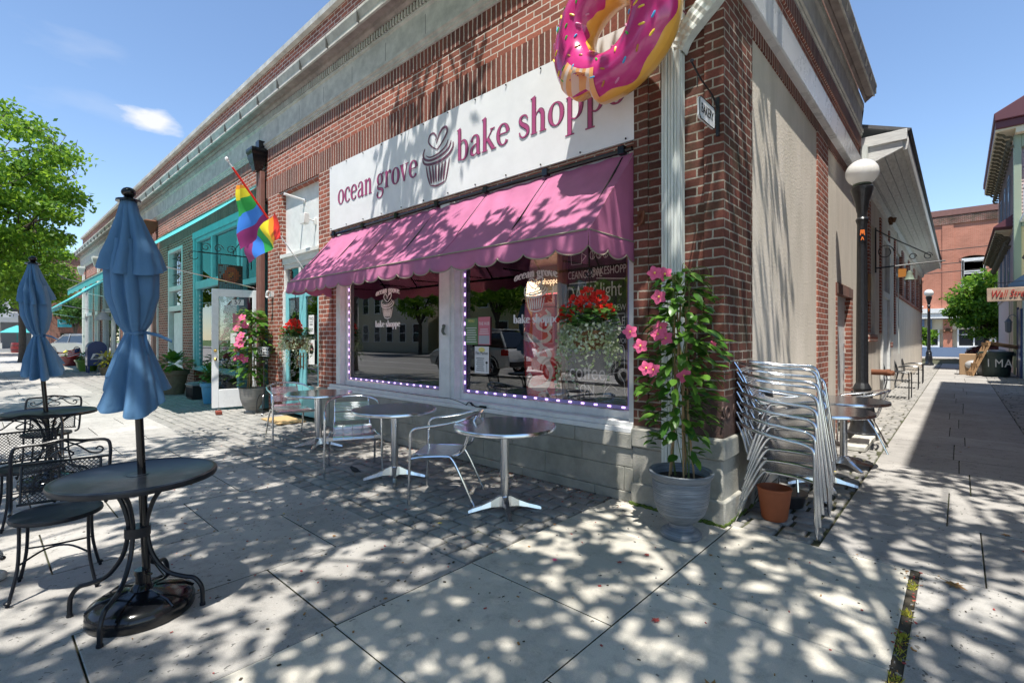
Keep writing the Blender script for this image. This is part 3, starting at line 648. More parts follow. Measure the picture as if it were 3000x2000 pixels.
# ---- bake shop entrance bay ----
e = MB(); e.box(-9.72, -8.14, 4.09, 4.2, 3.05, 4.22); bp(e, 'transom_panel', 'white_paint')
e = MB(); e.box(-9.72, -8.14, 4.02, 4.15, 2.86, 3.03); e.box(-9.72, -8.14, 3.98, 4.15, 2.98, 3.05); frame(-9.72, -8.14, 2.35, 2.86, .08, 4.05, 4.15, e); e.box(-9.72, -9.64, 4.03, 4.15, .02, 2.35); e.box(-8.24, -8.14, 4.03, 4.15, .02, 2.35); e.box(-9.06, -8.98, 4.05, 4.15, 2.42, 2.8)
EF = bp(e, 'window_frame', 'white_wood', bevel=.004); s = MB(); s.box(-9.65, -8.2, 4.10, 4.105, 2.4, 2.8); s.build('pane', 'glass', EF, world=True)
def door(x0, x1, z0, z1, y, m, name='door', st=.11, bot=.55, topr=.12, t=.045, knob='bronze', kx=None):
    b = MB(); b.box(x0, x0+st, y, y+t, z0, z1); b.box(x1-st, x1, y, y+t, z0, z1); b.box(x0+st, x1-st, y, y+t, z0, z0+bot); b.box(x0+st, x1-st, y, y+t, z1-topr, z1)
    D = bp(b, name, m, bevel=.005); s = MB(); s.box(x0+st, x1-st, y+.02, y+.026, z0+bot, z1-topr); s.build('pane', 'glass_dark', D, world=True)
    kx = kx if kx is not None else x0+st/2
    s = MB(); s.tube(smoothpath([(kx, y-.01, 1.12), (kx, y-.06, 1.09), (kx, y-.06, .95), (kx, y-.01, .92)]), .011, 6); s.box(kx-.02, kx+.02, y-.006, y-.001, .88, 1.18); s.build('handle', knob, D, world=True)
    return D
door(-9.64, -8.94, .03, 2.33, 4.06, 'teal_paint', kx=-8.99); door(-8.93, -8.24, .03, 2.33, 4.065, 'teal_paint', kx=-8.88)
# ---- teal shop (57) ----
t = MB()
t.box(-15.3, -15.16, 3.97, 4.15, .62, 4.22); frame(-15.16, -12.0, .62, 4.10, .09, 4.0, 4.15, t); t.box(-15.16, -12.0, 3.985, 4.14, 2.75, 2.95); t.box(-13.9, -13.8, 4.0, 4.14, 2.95, 4.02); t.box(-15.3, -10.6, 3.96, 4.15, 4.10, 4.27)
t.box(-12.0, -11.86, 3.97, 4.15, .0, 4.10); frame(-11.86, -10.6, 2.62, 4.10, .12, 4.0, 4.15, t); t.box(-10.72, -10.6, 3.98, 4.15, 0, 2.62); t.box(-15.2, -12, 3.93, 4.1, .60, .66)
TF = bp(t, 'window_frame', 'teal_paint', bevel=.004); s = MB(); s.box(-15.1, -12.05, 4.07, 4.075, .7, 4.05); s.build('pane', 'glass', TF, world=True); s = MB(); s.box(-11.75, -10.7, 4.07, 4.075, 2.72, 4.0); s.build('pane', 'glass', TF, world=True)
s = MB()
for z in [i*.11+.9 for i in range(16)]: s.box(-15.02, -14.99, 4.05, 4.062, z, z+.05); 
s.build('bead_lights', 'petal_white', TF, world=True)
# ---- upstairs door bay ----
t = MB(); frame(-17.84, -16.30, 0, 4.1, .1, 3.97, 4.12, t); t.box(-17.74, -16.4, 3.98, 4.12, 2.85, 2.98); t.box(-17.74, -16.4, 3.98, 4.12, 2.25, 2.4); t.box(-17.45, -16.7, 4.04, 4.10, .1, 2.2)
UF = bp(t, 'window_frame', 'white_paint', bevel=.006); s = MB(); s.box(-17.74, -16.4, 4.08, 4.085, 2.4, 4.0); s.build('pane', 'glass_dark', UF, world=True)
s = MB()
for z in (3.1, 3.35, 3.6, 3.85): s.bar((-17.7, 4.06, z), (-16.42, 4.06, z), .015, .012)
for x in (-17.4, -17.05, -16.75): s.bar((x, 4.06, 2.98), (x, 4.06, 4.0), .012, .012)
s.build('leading', 'black_metal', UF, world=True)
# ---- white sign panel and windows further along ----
t = MB(); frame(-22.6, -19.1, .62, 4.1, .1, 3.98, 4.12, t); t.box(-22.5, -19.2, 3.98, 4.12, 2.62, 2.74); [t.box(x, x+.06, 4.0, 4.12, .72, 2.62) for x in (-21.7, -20.9, -20.0)]
OF = bp(t, 'window_frame', 'white_paint', bevel=.005); s = MB(); s.box(-22.5, -19.2, 4.07, 4.075, .7, 2.65); s.build('pane', 'glass_dark', OF, world=True)
for x0, x1, z0 in ((-24.6, -23.3, 0), (-29.2, -25.3, .62), (-31.5, -30.1, 0), (-35.0, -32.2, .62)):
    t = MB(); frame(x0, x1, z0, 4.1, .11, 3.98, 4.12, t); t.box(x0, x1, 3.98, 4.12, 2.6, 2.75); t.box((x0+x1)/2-.04, (x0+x1)/2+.04, 4.0, 4.12, z0+.1, 4.0)
    q = bp(t, 'window_frame', 'white_paint'); s = MB(); s.box(x0+.1, x1-.1, 4.07, 4.075, z0+.1, 4.0); s.build('pane', 'glass_dark', q, world=True)
# ---- downspouts ----
def spout(x, w_, m, z0=.05, z1=5.5, y=3.86, d=.09, kink=True, name='downspout'):
    b = MB(); n = 5; zt = z1-.55
    for i in range(n): b.box(x+w_*i/n+.004, x+w_*(i+1)/n-.004, y-(.006 if i % 2 else 0), y+d, z0, zt)
    b.box(x, x+w_, y+.01, y+d, z0, zt)
    for z in (1.6, 3.9): b.box(x-.02, x+w_+.02, y-.008, y+d+.02, z, z+.03)
    D = bp(b, name, m, bevel=.003)
    return D
D = spout(-10.58, .22, 'downspout_brown', .3, 5.35); 
h = MB(); h.lathe([(.10, 0), (.11, .05), (.20, .30), (.20, .34), (.22, .36), (.22, .44), (.18, .46)], (-10.47, 3.84, 4.80), 4, mat4=Matrix.Rotation(PI/4, 4, 'Z')); h.box(-10.55, -10.38, 3.84, 3.98, 5.2, 5.42); h.build('rain_head', 'black_metal', D, world=True)
D = spout(-19.45, .30, 'downspout_pink', .1, 5.35); h = MB(); h.lathe([(.12, 0), (.13, .05), (.26, .30), (.28, .40), (.2, .44)], (-19.30, 3.82, 4.80), 4, mat4=Matrix.Rotation(PI/4, 4, 'Z')); h.build('rain_head', 'rust', D, world=True)
for x in (-29.9, -34.6, -26.2):
    D = spout(x, .25, 'gutter_white', .1, 5.35); h = MB(); h.lathe([(.10, 0), (.2, .30), (.22, .40), (.2, .44)], (x+.12, 3.82, 4.80), 4, mat4=Matrix.Rotation(PI/4, 4, 'Z')); h.build('rain_head', 'gutter_white', D, world=True)
# white corner downspout with its elbow
b = MB()
for i in range(6): b.box(-1.832+i*.0275, -1.832+(i+1)*.0275-.004, 3.845-(.006 if i % 2 else 0), 3.94, .3, 3.86)
for i in range(6): b.box(-1.828+i*.026, -1.828+(i+1)*.026-.004, 3.85-(.006 if i % 2 else 0), 3.94, 3.862, 5.80)
b.box(-1.832, -1.668, 3.87, 3.93, .3, 5.8)
D = bp(b, 'downspout', 'gutter_white', bevel=.003)
# elbow: swept rectangular corrugated duct from the spout to the gutter end on the alley side
path = [(-1.72, 3.90, 3.80), (-1.66, 3.89, 3.90), (-1.52, 3.885, 4.02), (-1.40, 3.885, 4.12), (-1.32, 3.885, 4.24), (-1.28, 3.89, 4.38), (-1.28, 3.90, 4.55)]
P = smoothpath(path, 5); e = MB(); rings = []
for i, p_ in enumerate(P):
    dd = (P[min(i+1, len(P)-1)]-P[max(i-1, 0)]).normalized(); nn = Vector((0, 1, 0)); sx = dd.cross(nn).normalized(); ring = []
    hw = .075; wob_ = .006*(i % 2)
    for q in range(7):
        u = -hw+2*hw*q/6; ring.append(p_+sx*u-nn*(.05+(.006 if q % 2 else 0)+wob_))
    ring += [p_+sx*hw+nn*.04, p_-sx*hw+nn*.04]; rings.append(ring)
for a, b_ in zip(rings[:-1], rings[1:]): e.strip(a, b_, closed=True)
e.build('elbow', 'gutter_white', D, world=True, ang=25, fixn=True)
# ---- alley side ----
s = MB(); s.box(-1.62, -1.40, 4.76, 7.5, .0, 4.18); s.box(-1.62, -1.40, 8.2, 8.95, 0, 4.18); s.box(-1.62, -1.40, 10.25, 11.18, 0, 4.18); s.box(-1.62, -1.40, 8.95, 10.25, 2.32, 4.18); bp(s, 'stucco_panel', 'stucco')
s = MB(); s.box(-1.52, -1.385, 8.86, 10.42, 2.14, 2.30); bp(s, 'door_lintel', 'brick_soldier'); s = MB(); s.box(-1.62, -1.39, 10.20, 10.42, 0, 2.14); s.box(-1.62, -1.39, 8.86, 8.98, 0, 2.14); bp(s, 'door_jamb', 'brick')
s = MB(); s.box(-1.53, -1.48, 8.98, 10.20, .05, 2.14); DD = bp(s, 'door', 'white_paint', label='plain white steel door on the alley side'); s = MB(); s.box(-1.48, -1.455, 10.02, 10.10, .85, 1.2); s.tube([(-1.455, 10.05, .95), (-1.41, 10.05, .95), (-1.41, 9.95, .95)], .012, 6); s.box(-1.48, -1.46, 10.03, 10.09, 1.3, 1.36); s.build('handle', 'chrome', DD, world=True)
s = MB(); s.strip([(o, 4.02, z) for o, z in ((-1.385, 4.315), (-1.31, 4.315), (-1.30, 4.33), (-1.285, 4.52), (-1.28, 4.56), (-1.275, 4.60), (-1.385, 4.62))], [(o, 11.31, z) for o, z in ((-1.385, 4.315), (-1.31, 4.315), (-1.30, 4.33), (-1.285, 4.52), (-1.28, 4.56), (-1.275, 4.60), (-1.385, 4.62))]); s.box(-1.385, -1.28, 4.0, 4.02, 4.315, 4.60); bp(s, 'gutter_fascia', 'white_gloss', ang=20)
# ================= LOWER REAR WING =================
RW = thing('rear_wing', 'low stucco and brick rear building with a wide white boarded eave along the alley', 'building', (-1.4, 11.4, 0))
def rp(mb, name, m, **k): return mb.build(name, m, parent=RW, world=True, **k)
Y0, Y1 = 11.33, 31.9
s = MB()
for a, b_, z0, z1 in ((11.33, 12.7, 0, 4.5), (13.6, 14.7, 0, 4.5), (12.7, 13.6, 0, 1.5), (12.7, 13.6, 3.9, 4.5), (14.7, 16.4, 3.95, 4.5), (17.0, 18.3, 0, 4.5), (16.4, 17.0, 3.8, 4.5), (16.4, 17, 0, 1.3), (18.3, Y1, 0, 2.75), (18.3, Y1, 4.1, 4.5)): s.box(-1.70, -1.41, a, b_, z0, z1)
rp(s, 'stucco_wall', 'stucco')
s = MB()
for a, b_ in ((12.45, 12.7), (14.45, 14.7), (16.4, 16.62), (17.9, 18.3), (20.4, 21.1), (23.0, 23.8), (25.8, 26.7), (28.8, 29.7), (31.3, 31.9)): s.box(-1.66, -1.38, a, b_, 1.55 if a < 18 else 2.75, 4.3)
s.box(-1.66, -1.36, 12.35, 13.7, 1.38, 1.52); s.box(-1.66, -1.36, 16.3, 17.1, 1.2, 1.34); s.box(-1.66, -1.37, 18.3, Y1, 2.70, 2.80); s.box(-1.7, -1.4, Y1-.02, Y1+.1, 0, 4.4); s.box(-1.66, -1.385, 16.42, 16.7, 0, 1.2)
rp(s, 'brick_trim', 'brick')
for a, b_, z0, z1 in ((12.7, 13.6, 1.52, 3.9), (16.62, 17.0, 1.34, 3.8), (18.3, 20.4, 2.8, 4.1), (21.1, 23, 2.8, 4.1), (23.8, 25.8, 2.8, 4.1), (26.7, 28.8, 2.8, 4.1), (29.7, 31.3, 2.8, 4.1)):
    s = MB()
    for (y0_, y1_, c0, c1) in ((a, a+.07, z0, z1), (b_-.07, b_, z0, z1), (a+.07, b_-.07, z0, z0+.07), (a+.07, b_-.07, z1-.07, z1), (a+.07, b_-.07, (z0+z1)/2-.03, (z0+z1)/2+.03)): s.box(-1.56, -1.47, y0_, y1_, c0, c1)
    q = rp(s, 'window_frame', 'white_paint'); s = MB(); s.box(-1.53, -1.525, a, b_, z0, z1); s.build('pane', 'window_dark', q, world=True)
s = MB(); s.box(-1.50, -1.42, 14.7, 16.4, .05, 2.45); s.box(-1.45, -1.36, 14.7, 14.82, 0, 3.95); s.box(-1.45, -1.36, 16.28, 16.4, 0, 3.95); s.box(-1.45, -1.36, 14.82, 16.28, 2.45, 2.6); s.box(-1.45, -1.36, 14.82, 16.28, 3.83, 3.95); s.box(-1.45, -1.4, 15.5, 15.58, 2.6, 3.83)
q = rp(s, 'door', 'white_paint', bevel=.006); s = MB(); s.box(-1.44, -1.435, 14.8, 16.3, 2.6, 3.85); s.build('pane', 'window_dark', q, world=True)
# eave: soffit boards, fascia, gutter, end gable return
ex, ez = -.62, 4.95
s = MB()
def ev(y): return -.70
n = 5
for i in range(n):
    a, b_ = -1.42+(.66)*i/n+.004, -1.42+(.66)*(i+1)/n-.004; z_ = lambda q: 4.62+(q+1.42)/.66*.28
    s.prism([(a, z_(a)), (b_, z_(b_)), (b_, z_(b_)+.03), (a, z_(a)+.03)], 11.36, Y1+.3, lambda u, v, ww: (u, ww, v))
rp(s, 'soffit_boards', 'white_wood')
s = MB(); s.prism([(-.76, 4.86), (-.70, 4.86), (-.68, 5.02), (-.70, 5.20), (-.78, 5.20)], 11.36, Y1+.3, lambda u, v, ww: (u, ww, v)); s.prism([(-1.41, 4.45), (-1.34, 4.47), (-1.30, 4.60), (-1.41, 4.64)], 11.36, Y1, lambda u, v, ww: (u, ww, v)); s.box(-1.75, -.70, 11.30, 11.36, 5.03, 5.22); s.prism([(-1.42, 4.64), (-.76, 4.9), (-.76, 5.04), (-1.42, 5.04)], 11.335, 11.362, lambda u, v, ww: (u, ww, v))
rp(s, 'fascia', 'white_wood', bevel=.006)
s = MB(); s.prism([(-.68, 5.18), (-.64, 5.22), (-3.0, 6.1), (-3.0, 6.0)], 11.33, Y1+.32, lambda u, v, ww: (u, ww, v)); rp(s, 'roof', 'shingle')
s = MB(); s.box(-1.36, -1.27, 11.22, 11.32, 4.62, 5.05); s.tube([(-1.30, 18, 1.0), (-1.33, 18, 4.5)], .012, 6); rp(s, 'conduit', 'gutter_white')
v = MB(); v.lathe([(.28, 0)]+[(.28+(.025 if i % 2 else 0), .06*i+.05) for i in range(13)]+[(.2, .88), (0, .9)], (-1.95, 12.7, 5.62), 20); rp(v, 'roof_vent', 'gutter_white')
# ================= SERIF LETTERING =================
GT, Gt = .23, .06
def _el(cx, cy, rx, ry, a0, a1, n=18, T=GT, t=Gt):
    P = []; Wd = []
    for i in range(n+1):
        a = R(a0+(a1-a0)*i/n); P.append((cx+rx*math.cos(a), cy+ry*math.sin(a))); Wd.append(t+(T-t)*abs(math.cos(a))**1.6)
    return (P, Wd)
def _st(x, y0, y1, T=GT): return ([(x, y0), (x, y1)], [T, T])
def _sf(x, y, w=.36, t=.055): return ([(x-w/2, y), (x+w/2, y)], [t, t])
def _arch(x0, x1, top=1.0):
    return ([(x0, .70), (x0+.08, .86), (x0+.22, top-.05), (x1-.12, top-.08), (x1, .74), (x1, .02)], [.05, .06, .10, .20, GT, GT])
def _dot(x, y, r=.1): return ([(x-r, y), (x-r*.5, y), (x+r*.5, y), (x+r, y)], [.02, r*1.8, r*1.8, .02])
GL = {
 'o': (.90, [_el(.42, .5, .31, .47, 0, 360, 28)]),
 'c': (.80, [_el(.42, .5, .31, .47, 48, 318, 22), _dot(.62, .76)]),
 'e': (.86, [_el(.42, .5, .31, .47, 8, 322, 24), ([(.12, .54), (.70, .54)], [.06, .06])]),
 'a': (.84, [([(.16, .76), (.24, .92), (.42, .97), (.56, .88), (.60, .70), (.60, .16), (.66, .05), (.78, .08)], [.14, .08, .07, .14, GT, GT, .14, .04]), ([(.58, .58), (.34, .50), (.15, .36), (.14, .16), (.30, .04), (.46, .10), (.58, .22)], [.05, .08, .17, .2, .08, .05, .05]), _dot(.17, .76, .09)]),
 'n': (.98, [_st(.22, 0, .95), ([(.05, .93), (.30, .99)], [.05, .09]), _arch(.30, .70), _sf(.22, .03), _sf(.72, .03)]),
 'g': (.90, [_el(.38, .66, .24, .32, 0, 360, 24, .19), ([(.22, .38), (.13, .26), (.18, .13), (.42, .07), (.64, .0), (.70, -.18), (.60, -.38), (.38, -.46), (.16, -.40), (.08, -.24), (.17, -.06)], [.05, .1, .14, .16, .18, .16, .1, .07, .1, .14, .06]), ([(.58, .86), (.70, .98), (.80, .95)], [.04, .08, .13])]),
 'r': (.74, [_st(.22, 0, .95), ([(.05, .93), (.30, .99)], [.05, .09]), ([(.30, .66), (.36, .84), (.48, .96), (.60, .96)], [.05, .06, .09, .12]), _dot(.62, .87, .1), _sf(.22, .03, .42)]),
 'v': (.86, [([(.14, .97), (.42, .0)], [GT, .15]), ([(.42, .0), (.68, .97)], [.06, .06]), _sf(.16, .97, .36), _sf(.68, .97, .30)]),
 'b': (.96, [_st(.22, .04, 1.55), ([(.04, 1.52), (.30, 1.58)], [.05, .09]), ([(.24, .72), (.36, .92), (.54, .96), (.70, .80), (.76, .5), (.70, .18), (.52, .03), (.34, .06), (.24, .18)], [.05, .07, .08, .17, GT, .18, .08, .06, .05])]),
 'k': (1.0, [_st(.22, 0, 1.55), ([(.04, 1.52), (.30, 1.58)], [.05, .09]), ([(.28, .42), (.74, .95)], [.06, .06]), ([(.42, .56), (.80, .03)], [.2, .2]), _sf(.22, .03, .40), _sf(.82, .03, .34), _sf(.74, .97, .30)]),
 's': (.74, [([(.60, .76), (.52, .92), (.36, .97), (.20, .90), (.17, .74), (.28, .60), (.46, .48), (.60, .34), (.60, .16), (.46, .04), (.28, .03), (.16, .14), (.12, .28)], [.06, .07, .08, .14, .18, .2, .22, .2, .16, .09, .07, .08, .07])]),
 'h': (1.0, [_st(.22, 0, 1.55), ([(.04, 1.52), (.30, 1.58)], [.05, .09]), _arch(.30, .70), _sf(.22, .03), _sf(.72, .03)]),
 'p': (.98, [_st(.22, -.55, .95), ([(.05, .93), (.30, .99)], [.05, .09]), ([(.26, .80), (.40, .95), (.56, .95), (.71, .80), (.77, .5), (.71, .2), (.54, .04), (.38, .05), (.26, .16)], [.05, .07, .08, .17, GT, .17, .08, .06, .05]), _sf(.22, -.55, .44)]),
 ' ': (.45, []),
}
def word(mb, s, fn, x0, x1, y, h, off, th=.004, curve=0, mi=0, bold=1, mi2=None):
    tot = sum(GL[c][0] for c in s); k = (x1-x0)/tot; u = 0; lay = 0
    for c in s:
        adv, st = GL[c]
        for (P, Wd) in st:
            if len(P) > 2: P = [(p.x, p.y) for p in smoothpath([(a, b, 0) for a, b in P], 3)]; W0 = Wd; n0 = len(W0); Wd = [W0[min(int(i/3), n0-1)]*(1-(i % 3)/3)+W0[min(int(i/3)+1, n0-1)]*((i % 3)/3) for i in range(len(P))]
            pts = []
            for a, b in P:
                xx = (u+a)*k; t = xx/(x1-x0)-.5; pts.append((x0+xx-(curve*b*h*2*t if curve else 0), y+b*h+curve*(.25-t*t)*h*4))
            stroke(mb, pts, [w*min(k, h*1.1)*bold for w in Wd], fn, off+lay*.00025, th, mi)
            lay = (lay+1) % 6
        u += adv
def cupcake(mb, fn, cx, cy, s, off, th=.003, mi=0):
    # heart swirl over frosting arcs over a pleated case; s = height
    q = lambda L: [(cx+(a-.5)*s*.92, cy+(b-.5)*s) for a, b in L]
    def S(L, w, k=4, o=0):
        P = smoothpath([(a, b, 0) for a, b in L], k); n = len(P); ws = [w*s*(.35+.65*math.sin(PI*min(1, max(0, i/(n-1))))**.7) for i in range(n)]
        stroke(mb, q([(p.x, p.y) for p in P]), ws, fn, off+o*.00025, th, mi)
    S([(.50, .66), (.34, .74), (.22, .86), (.26, .97), (.38, .99), (.47, .90), (.44, .84)], .035)
    S([(.50, .66), (.66, .76), (.80, .90), (.78, 1.0), (.66, 1.0), (.56, .92), (.47, .78)], .045, o=1)
    S([(.10, .76), (.04, .66), (.10, .56), (.30, .50), (.60, .52), (.84, .60), (.93, .72)], .045, o=2)
    S([(.14, .62), (.28, .56), (.55, .58), (.76, .66), (.84, .76)], .03, o=3)
    S([(.02, .60), (.06, .50), (.20, .44), (.50, .42), (.80, .47), (.97, .58), (.99, .68)], .05, o=4)
    S([(.14, .42), (.20, .20), (.28, .03)], .035, o=5); S([(.88, .42), (.82, .2), (.76, .03)], .035, o=5); S([(.28, .03), (.5, -.01), (.76, .03)], .035, o=1)
    for i in range(6):
        a = .24+i*.105; S([(a, .38+.01*abs(i-2.5)), (.5+(a-.5)*.82, .2), (.5+(a-.5)*.72, .06)], .05, o=i)
FN = lambda Y: (lambda u, v, w: (u, Y-w, v))    # plane facing the street
# ================= BANNER SIGN =================
SG = thing('banner_sign', 'long white vinyl banner reading ocean grove bake shoppe above the pink awning', 'sign', (-4.9, 3.93, 3.21))
b = MB()
def bf(u, v):
    x = -7.656+u*5.523; z = 3.21+v*1.04; return (x, 3.9385+.002*math.sin(u*40+v*6)*(.4+.6*v)-.0015*math.sin(v*PI)*math.sin(u*9), z)
b.grid(bf, 70, 8); b.box(-7.65, -2.14, 3.955, 3.99, 3.22, 4.24); b.build('panel', 'vinyl_white', SG, world=True)
b = MB(); word(b, 'ocean grove', FN(3.9350), -7.38, -5.27, 3.58, .235, 0, .0015, curve=0, bold=1.12); word(b, 'bake shoppe', FN(3.9350), -4.50, -2.20, 3.575, .245, 0, .0015, bold=1.12)
b.build('lettering_edge', 'text_plum', SG, world=True)
b = MB(); word(b, 'ocean grove', FN(3.9315), -7.38, -5.27, 3.58, .235, 0, .001, bold=.72); word(b, 'bake shoppe', FN(3.9315), -4.50, -2.20, 3.575, .245, 0, .001, bold=.72)
b.build('lettering', 'text_pink', SG, world=True)
b = MB(); cupcake(b, FN(3.9350), -4.87, 3.72, .68, 0, .0015); b.build('cupcake_emblem', 'text_plum', SG, world=True)
b = MB()
for i in range(12):
    x = -7.6+i*.49; b.ball((x, 3.93, 4.225), .01, 6, 4); b.ball((x, 3.93, 3.235), .01, 6, 4)
b.tube([(-7.66, 3.96, 4.256), (-2.13, 3.96, 4.256)], .008, 6); b.build('fixings', 'black_metal', SG, world=True)
# ================= PINK AWNING =================
AW = thing('window_awning', 'long pink fabric awning with scalloped valance over the bake shop window', 'awning', (-4.9, 3.6, 2.3))
ax0, ax1, ay, az, wz = -7.58, -2.145, 3.235, 2.30, 3.10
b = MB()
def cf(u, v):
    x = ax0+u*(ax1-ax0); y = 3.95+(ay-3.95)*v; z = wz+(az-wz)*v
    seam = abs(((u*6+.5) % 1)-.5)
    sag = -.035*math.sin(PI*v)*(1-.3*math.cos(u*12*PI))+.010*math.sin(u*55+v*5)*v*math.sin(PI*min(1, v*1.1))+.006*math.sin(u*120-v*9)
    d = abs(u-.97); sag += .012*math.sin((u*22+v*9))*max(0, 1-d*9)*3*v*(1-v)
    return (x, y, z+sag)
b.grid(cf, 150, 14); b.build('canopy', 'pink_fabric', AW, world=True, ang=180)
for X in (ax0, ax1):
    b = MB(); b.add([(X, 3.96, wz-.01), (X, ay+.01, az-.005), (X, 3.96, az-.02)], [(0, 1, 2)]); b.build('end_panel', 'pink_fabric', AW, world=True)
b = MB()
def vf(u, v):
    x = ax0-.01+u*(ax1-ax0+.02); n = 17; sc = abs(math.sin(u*n*PI)); zb = az-.13-.055*sc**.7
    bil = .022*math.sin(u*31)*v+.012*math.sin(u*n*PI*2)*v
    return (x, ay-.012-bil-.02*v, az*(1-v)+zb*v)
b.grid(vf, 204, 5)
def vs_(u, v):
    y = ay-.012+u*(3.95-ay); n = 2.5; sc = abs(math.sin(u*n*PI)); zb = az-.13-.055*sc**.7; return (ax1+.012+.01*math.sin(u*9)*v, y, az*(1-v)+zb*v)
b.grid(vs_, 30, 5); b.grid(lambda u, v: (2*ax0-.0+(-vs_(u, v)[0]+ax1)-ax0, vs_(u, v)[1], vs_(u, v)[2]), 30, 5)
b.build('valance', 'pink_fabric', AW, world=True, ang=180, solid=.003)
b = MB(); b.tube([vf(i/204, 1) for i in range(205)], .006, 5); b.tube([(ax0, ay-.015, az), (ax1, ay-.015, az)], .008, 6); b.tube([vs_(i/30, 1) for i in range(31)], .006, 5); b.tube([(ax1+.01, ay, az), (ax1+.01, 3.95, az)], .007, 6)
b.build('piping', 'piping', AW, world=True)
b = MB(); b.tube([(ax0, 3.93, wz+.03), (ax1, 3.93, wz+.03)], .022, 8); b.tube([(ax0+.02, ay+.02, az-.02), (ax1-.02, ay+.02, az-.02)], .016, 8)
for i in range(7):
    x = ax0+.1+i*(ax1-ax0-.2)/6; b.tube([(x, 3.94, wz-.03), (x, ay+.02, az-.02), (x, 3.96, az-.03)], .012, 6)
    b.box(x-.03, x+.03, 3.9, 3.96, wz, wz+.07)
b.build('frame', 'black_metal', AW, world=True)
b = MB()
for i in range(1, 6):
    u = i/6; b.tube([tuple(Vector(cf(u, j/14))+Vector((0, -.001, .001))) for j in range(15)], .003, 4)
b.build('seam', 'text_pink', AW, world=True)
# ================= INFLATABLE DONUT =================
DN = thing('inflatable_ring', 'inflatable pink iced donut pool ring with coloured sprinkles and a bite mark over the banner', 'inflatable', (-2.13, 3.58, 4.01))
dm = Matrix.Rotation(R(-4), 4, 'Z') @ Matrix.Rotation(R(-4), 4, 'X')
dR, dr = .40, .195
def tor(a, t, r=dr, pinch=True):
    # a: angle round the ring, t: angle round the tube (t = 0 outward, 90 deg = front)
    rr = r*(1+.035*math.cos(3*a+.5))
    cx = math.cos(a)*(dR+rr*math.cos(t)); cz = math.sin(a)*(dR+rr*math.cos(t)); y = -rr*math.sin(t)*.95
    # bite: the outline is pressed in around the lower left
    bx, bz = -.235, -.50; d = math.hypot(cx-bx, cz-bz)
    if d < .135 and math.cos(t) > -.6:
        k = (1-d/.135); ux, uz = (-bx)/.55, (-bz)/.55; cx += ux*k*.16; cz += uz*k*.16; y *= 1-.35*k
    return dm @ Vector((cx, y, cz))
b = MB(); b.grid(lambda u, v: tor(u*2*PI, v*2*PI), 96, 28, wrap=True); b.build('dough_ring', 'donut_dough', DN, ang=180)
b = MB()
def icing(u, v):
    a = u*2*PI; lo = R(18+9*math.sin(a*7)+4*math.sin(a*13+1)); hi = R(158+7*math.sin(a*6+2)+4*math.sin(a*11)); t = lo+(hi-lo)*v
    return tor(a, t, dr+.004*math.sin(PI*v)**.3+.0015)
b.grid(icing, 96, 16, wrap=True); b.build('icing', 'donut_icing', DN, ang=180)
rs = random.Random(11); b = MB(); keys = ['sprinkle_blue', 'sprinkle_green', 'sprinkle_yellow', 'sprinkle_brown', 'sprinkle_pale']; used = []
while len(used) < 62:
    a = rs.uniform(0, 2*PI); t = R(rs.uniform(35, 146)); p = tor(a, t, dr+.006)
    if any((p-q).length < .075 for q in used): continue
    lp = dm.inverted() @ p
    if math.hypot(lp.x+.235, lp.z+.50) < .18: continue
    used.append(p); k = len(used) % 5; th = rs.uniform(0, PI); L = []
    for i in range(6):
        s_ = (i/5-.5)*.052; L.append(tor(a+s_*math.cos(th)/(dR+.1), t+s_*math.sin(th)/dr, dr+.0065))
    b.tube(L, [.004]+[.0085]*4+[.004], 6, mi=k)
b.build('sprinkles', keys, DN)
b = MB(); c0 = None
for i in range(9):
    a0 = R(240-22+i*5.2); a1 = R(240-22+(i+1)*5.2)
    L1 = [tor(a0, R(t), dr+.012) for t in range(20, 100, 8)]; L2 = [tor(a1, R(t), dr+.012) for t in range(20, 100, 8)]
    e = .10*math.sin(PI*(i+.5)/9)
    b.strip(L1, L2, mi=i % 2)
b.build('bite_mark', ['donut_bite', 'donut_cream'], DN)
b = MB(); b.tube(smoothpath([tuple(tor(R(35), R(60), dr+.01)), (.33, .05, .30), (.52, .26, .02)], 6), .006, 6); b.build('cord', 'text_plum', DN)
# ================= FLAG =================
FL = thing('rainbow_flag', 'rainbow striped flag draped from a slanted pole beside the bakery entrance', 'flag', (-8.76, 4.02, 2.68))
fb = Vector((-8.76, 4.02, 2.68)); ft = Vector((-8.72, 2.755, 4.30))
b = MB(); b.tube([fb, ft], .011, 8); b.build('pole', 'white_gloss', FL, world=True); b = MB(); b.ball(ft+Vector((0, -.02, .03)), (.028, .028, .035), 10, 8); b.ball(ft, .022, 8, 6); b.build('finial', 'white_gloss', FL, world=True)
b = MB(); b.box(-8.80, -8.72, 4.02, 4.09, 2.60, 2.76); b.build('wall_bracket', 'black_metal', FL, world=True)
fk = ['flag_red', 'flag_orange', 'flag_yellow', 'flag_green', 'flag_blue', 'flag_purple']
def lerp(a, b_, t): return tuple(x+(y-x)*t for x, y in zip(a, b_))
def pl_(L, t):
    k = t*(len(L)-1); i = min(int(k), len(L)-2); return lerp(L[i], L[i+1], k-i)
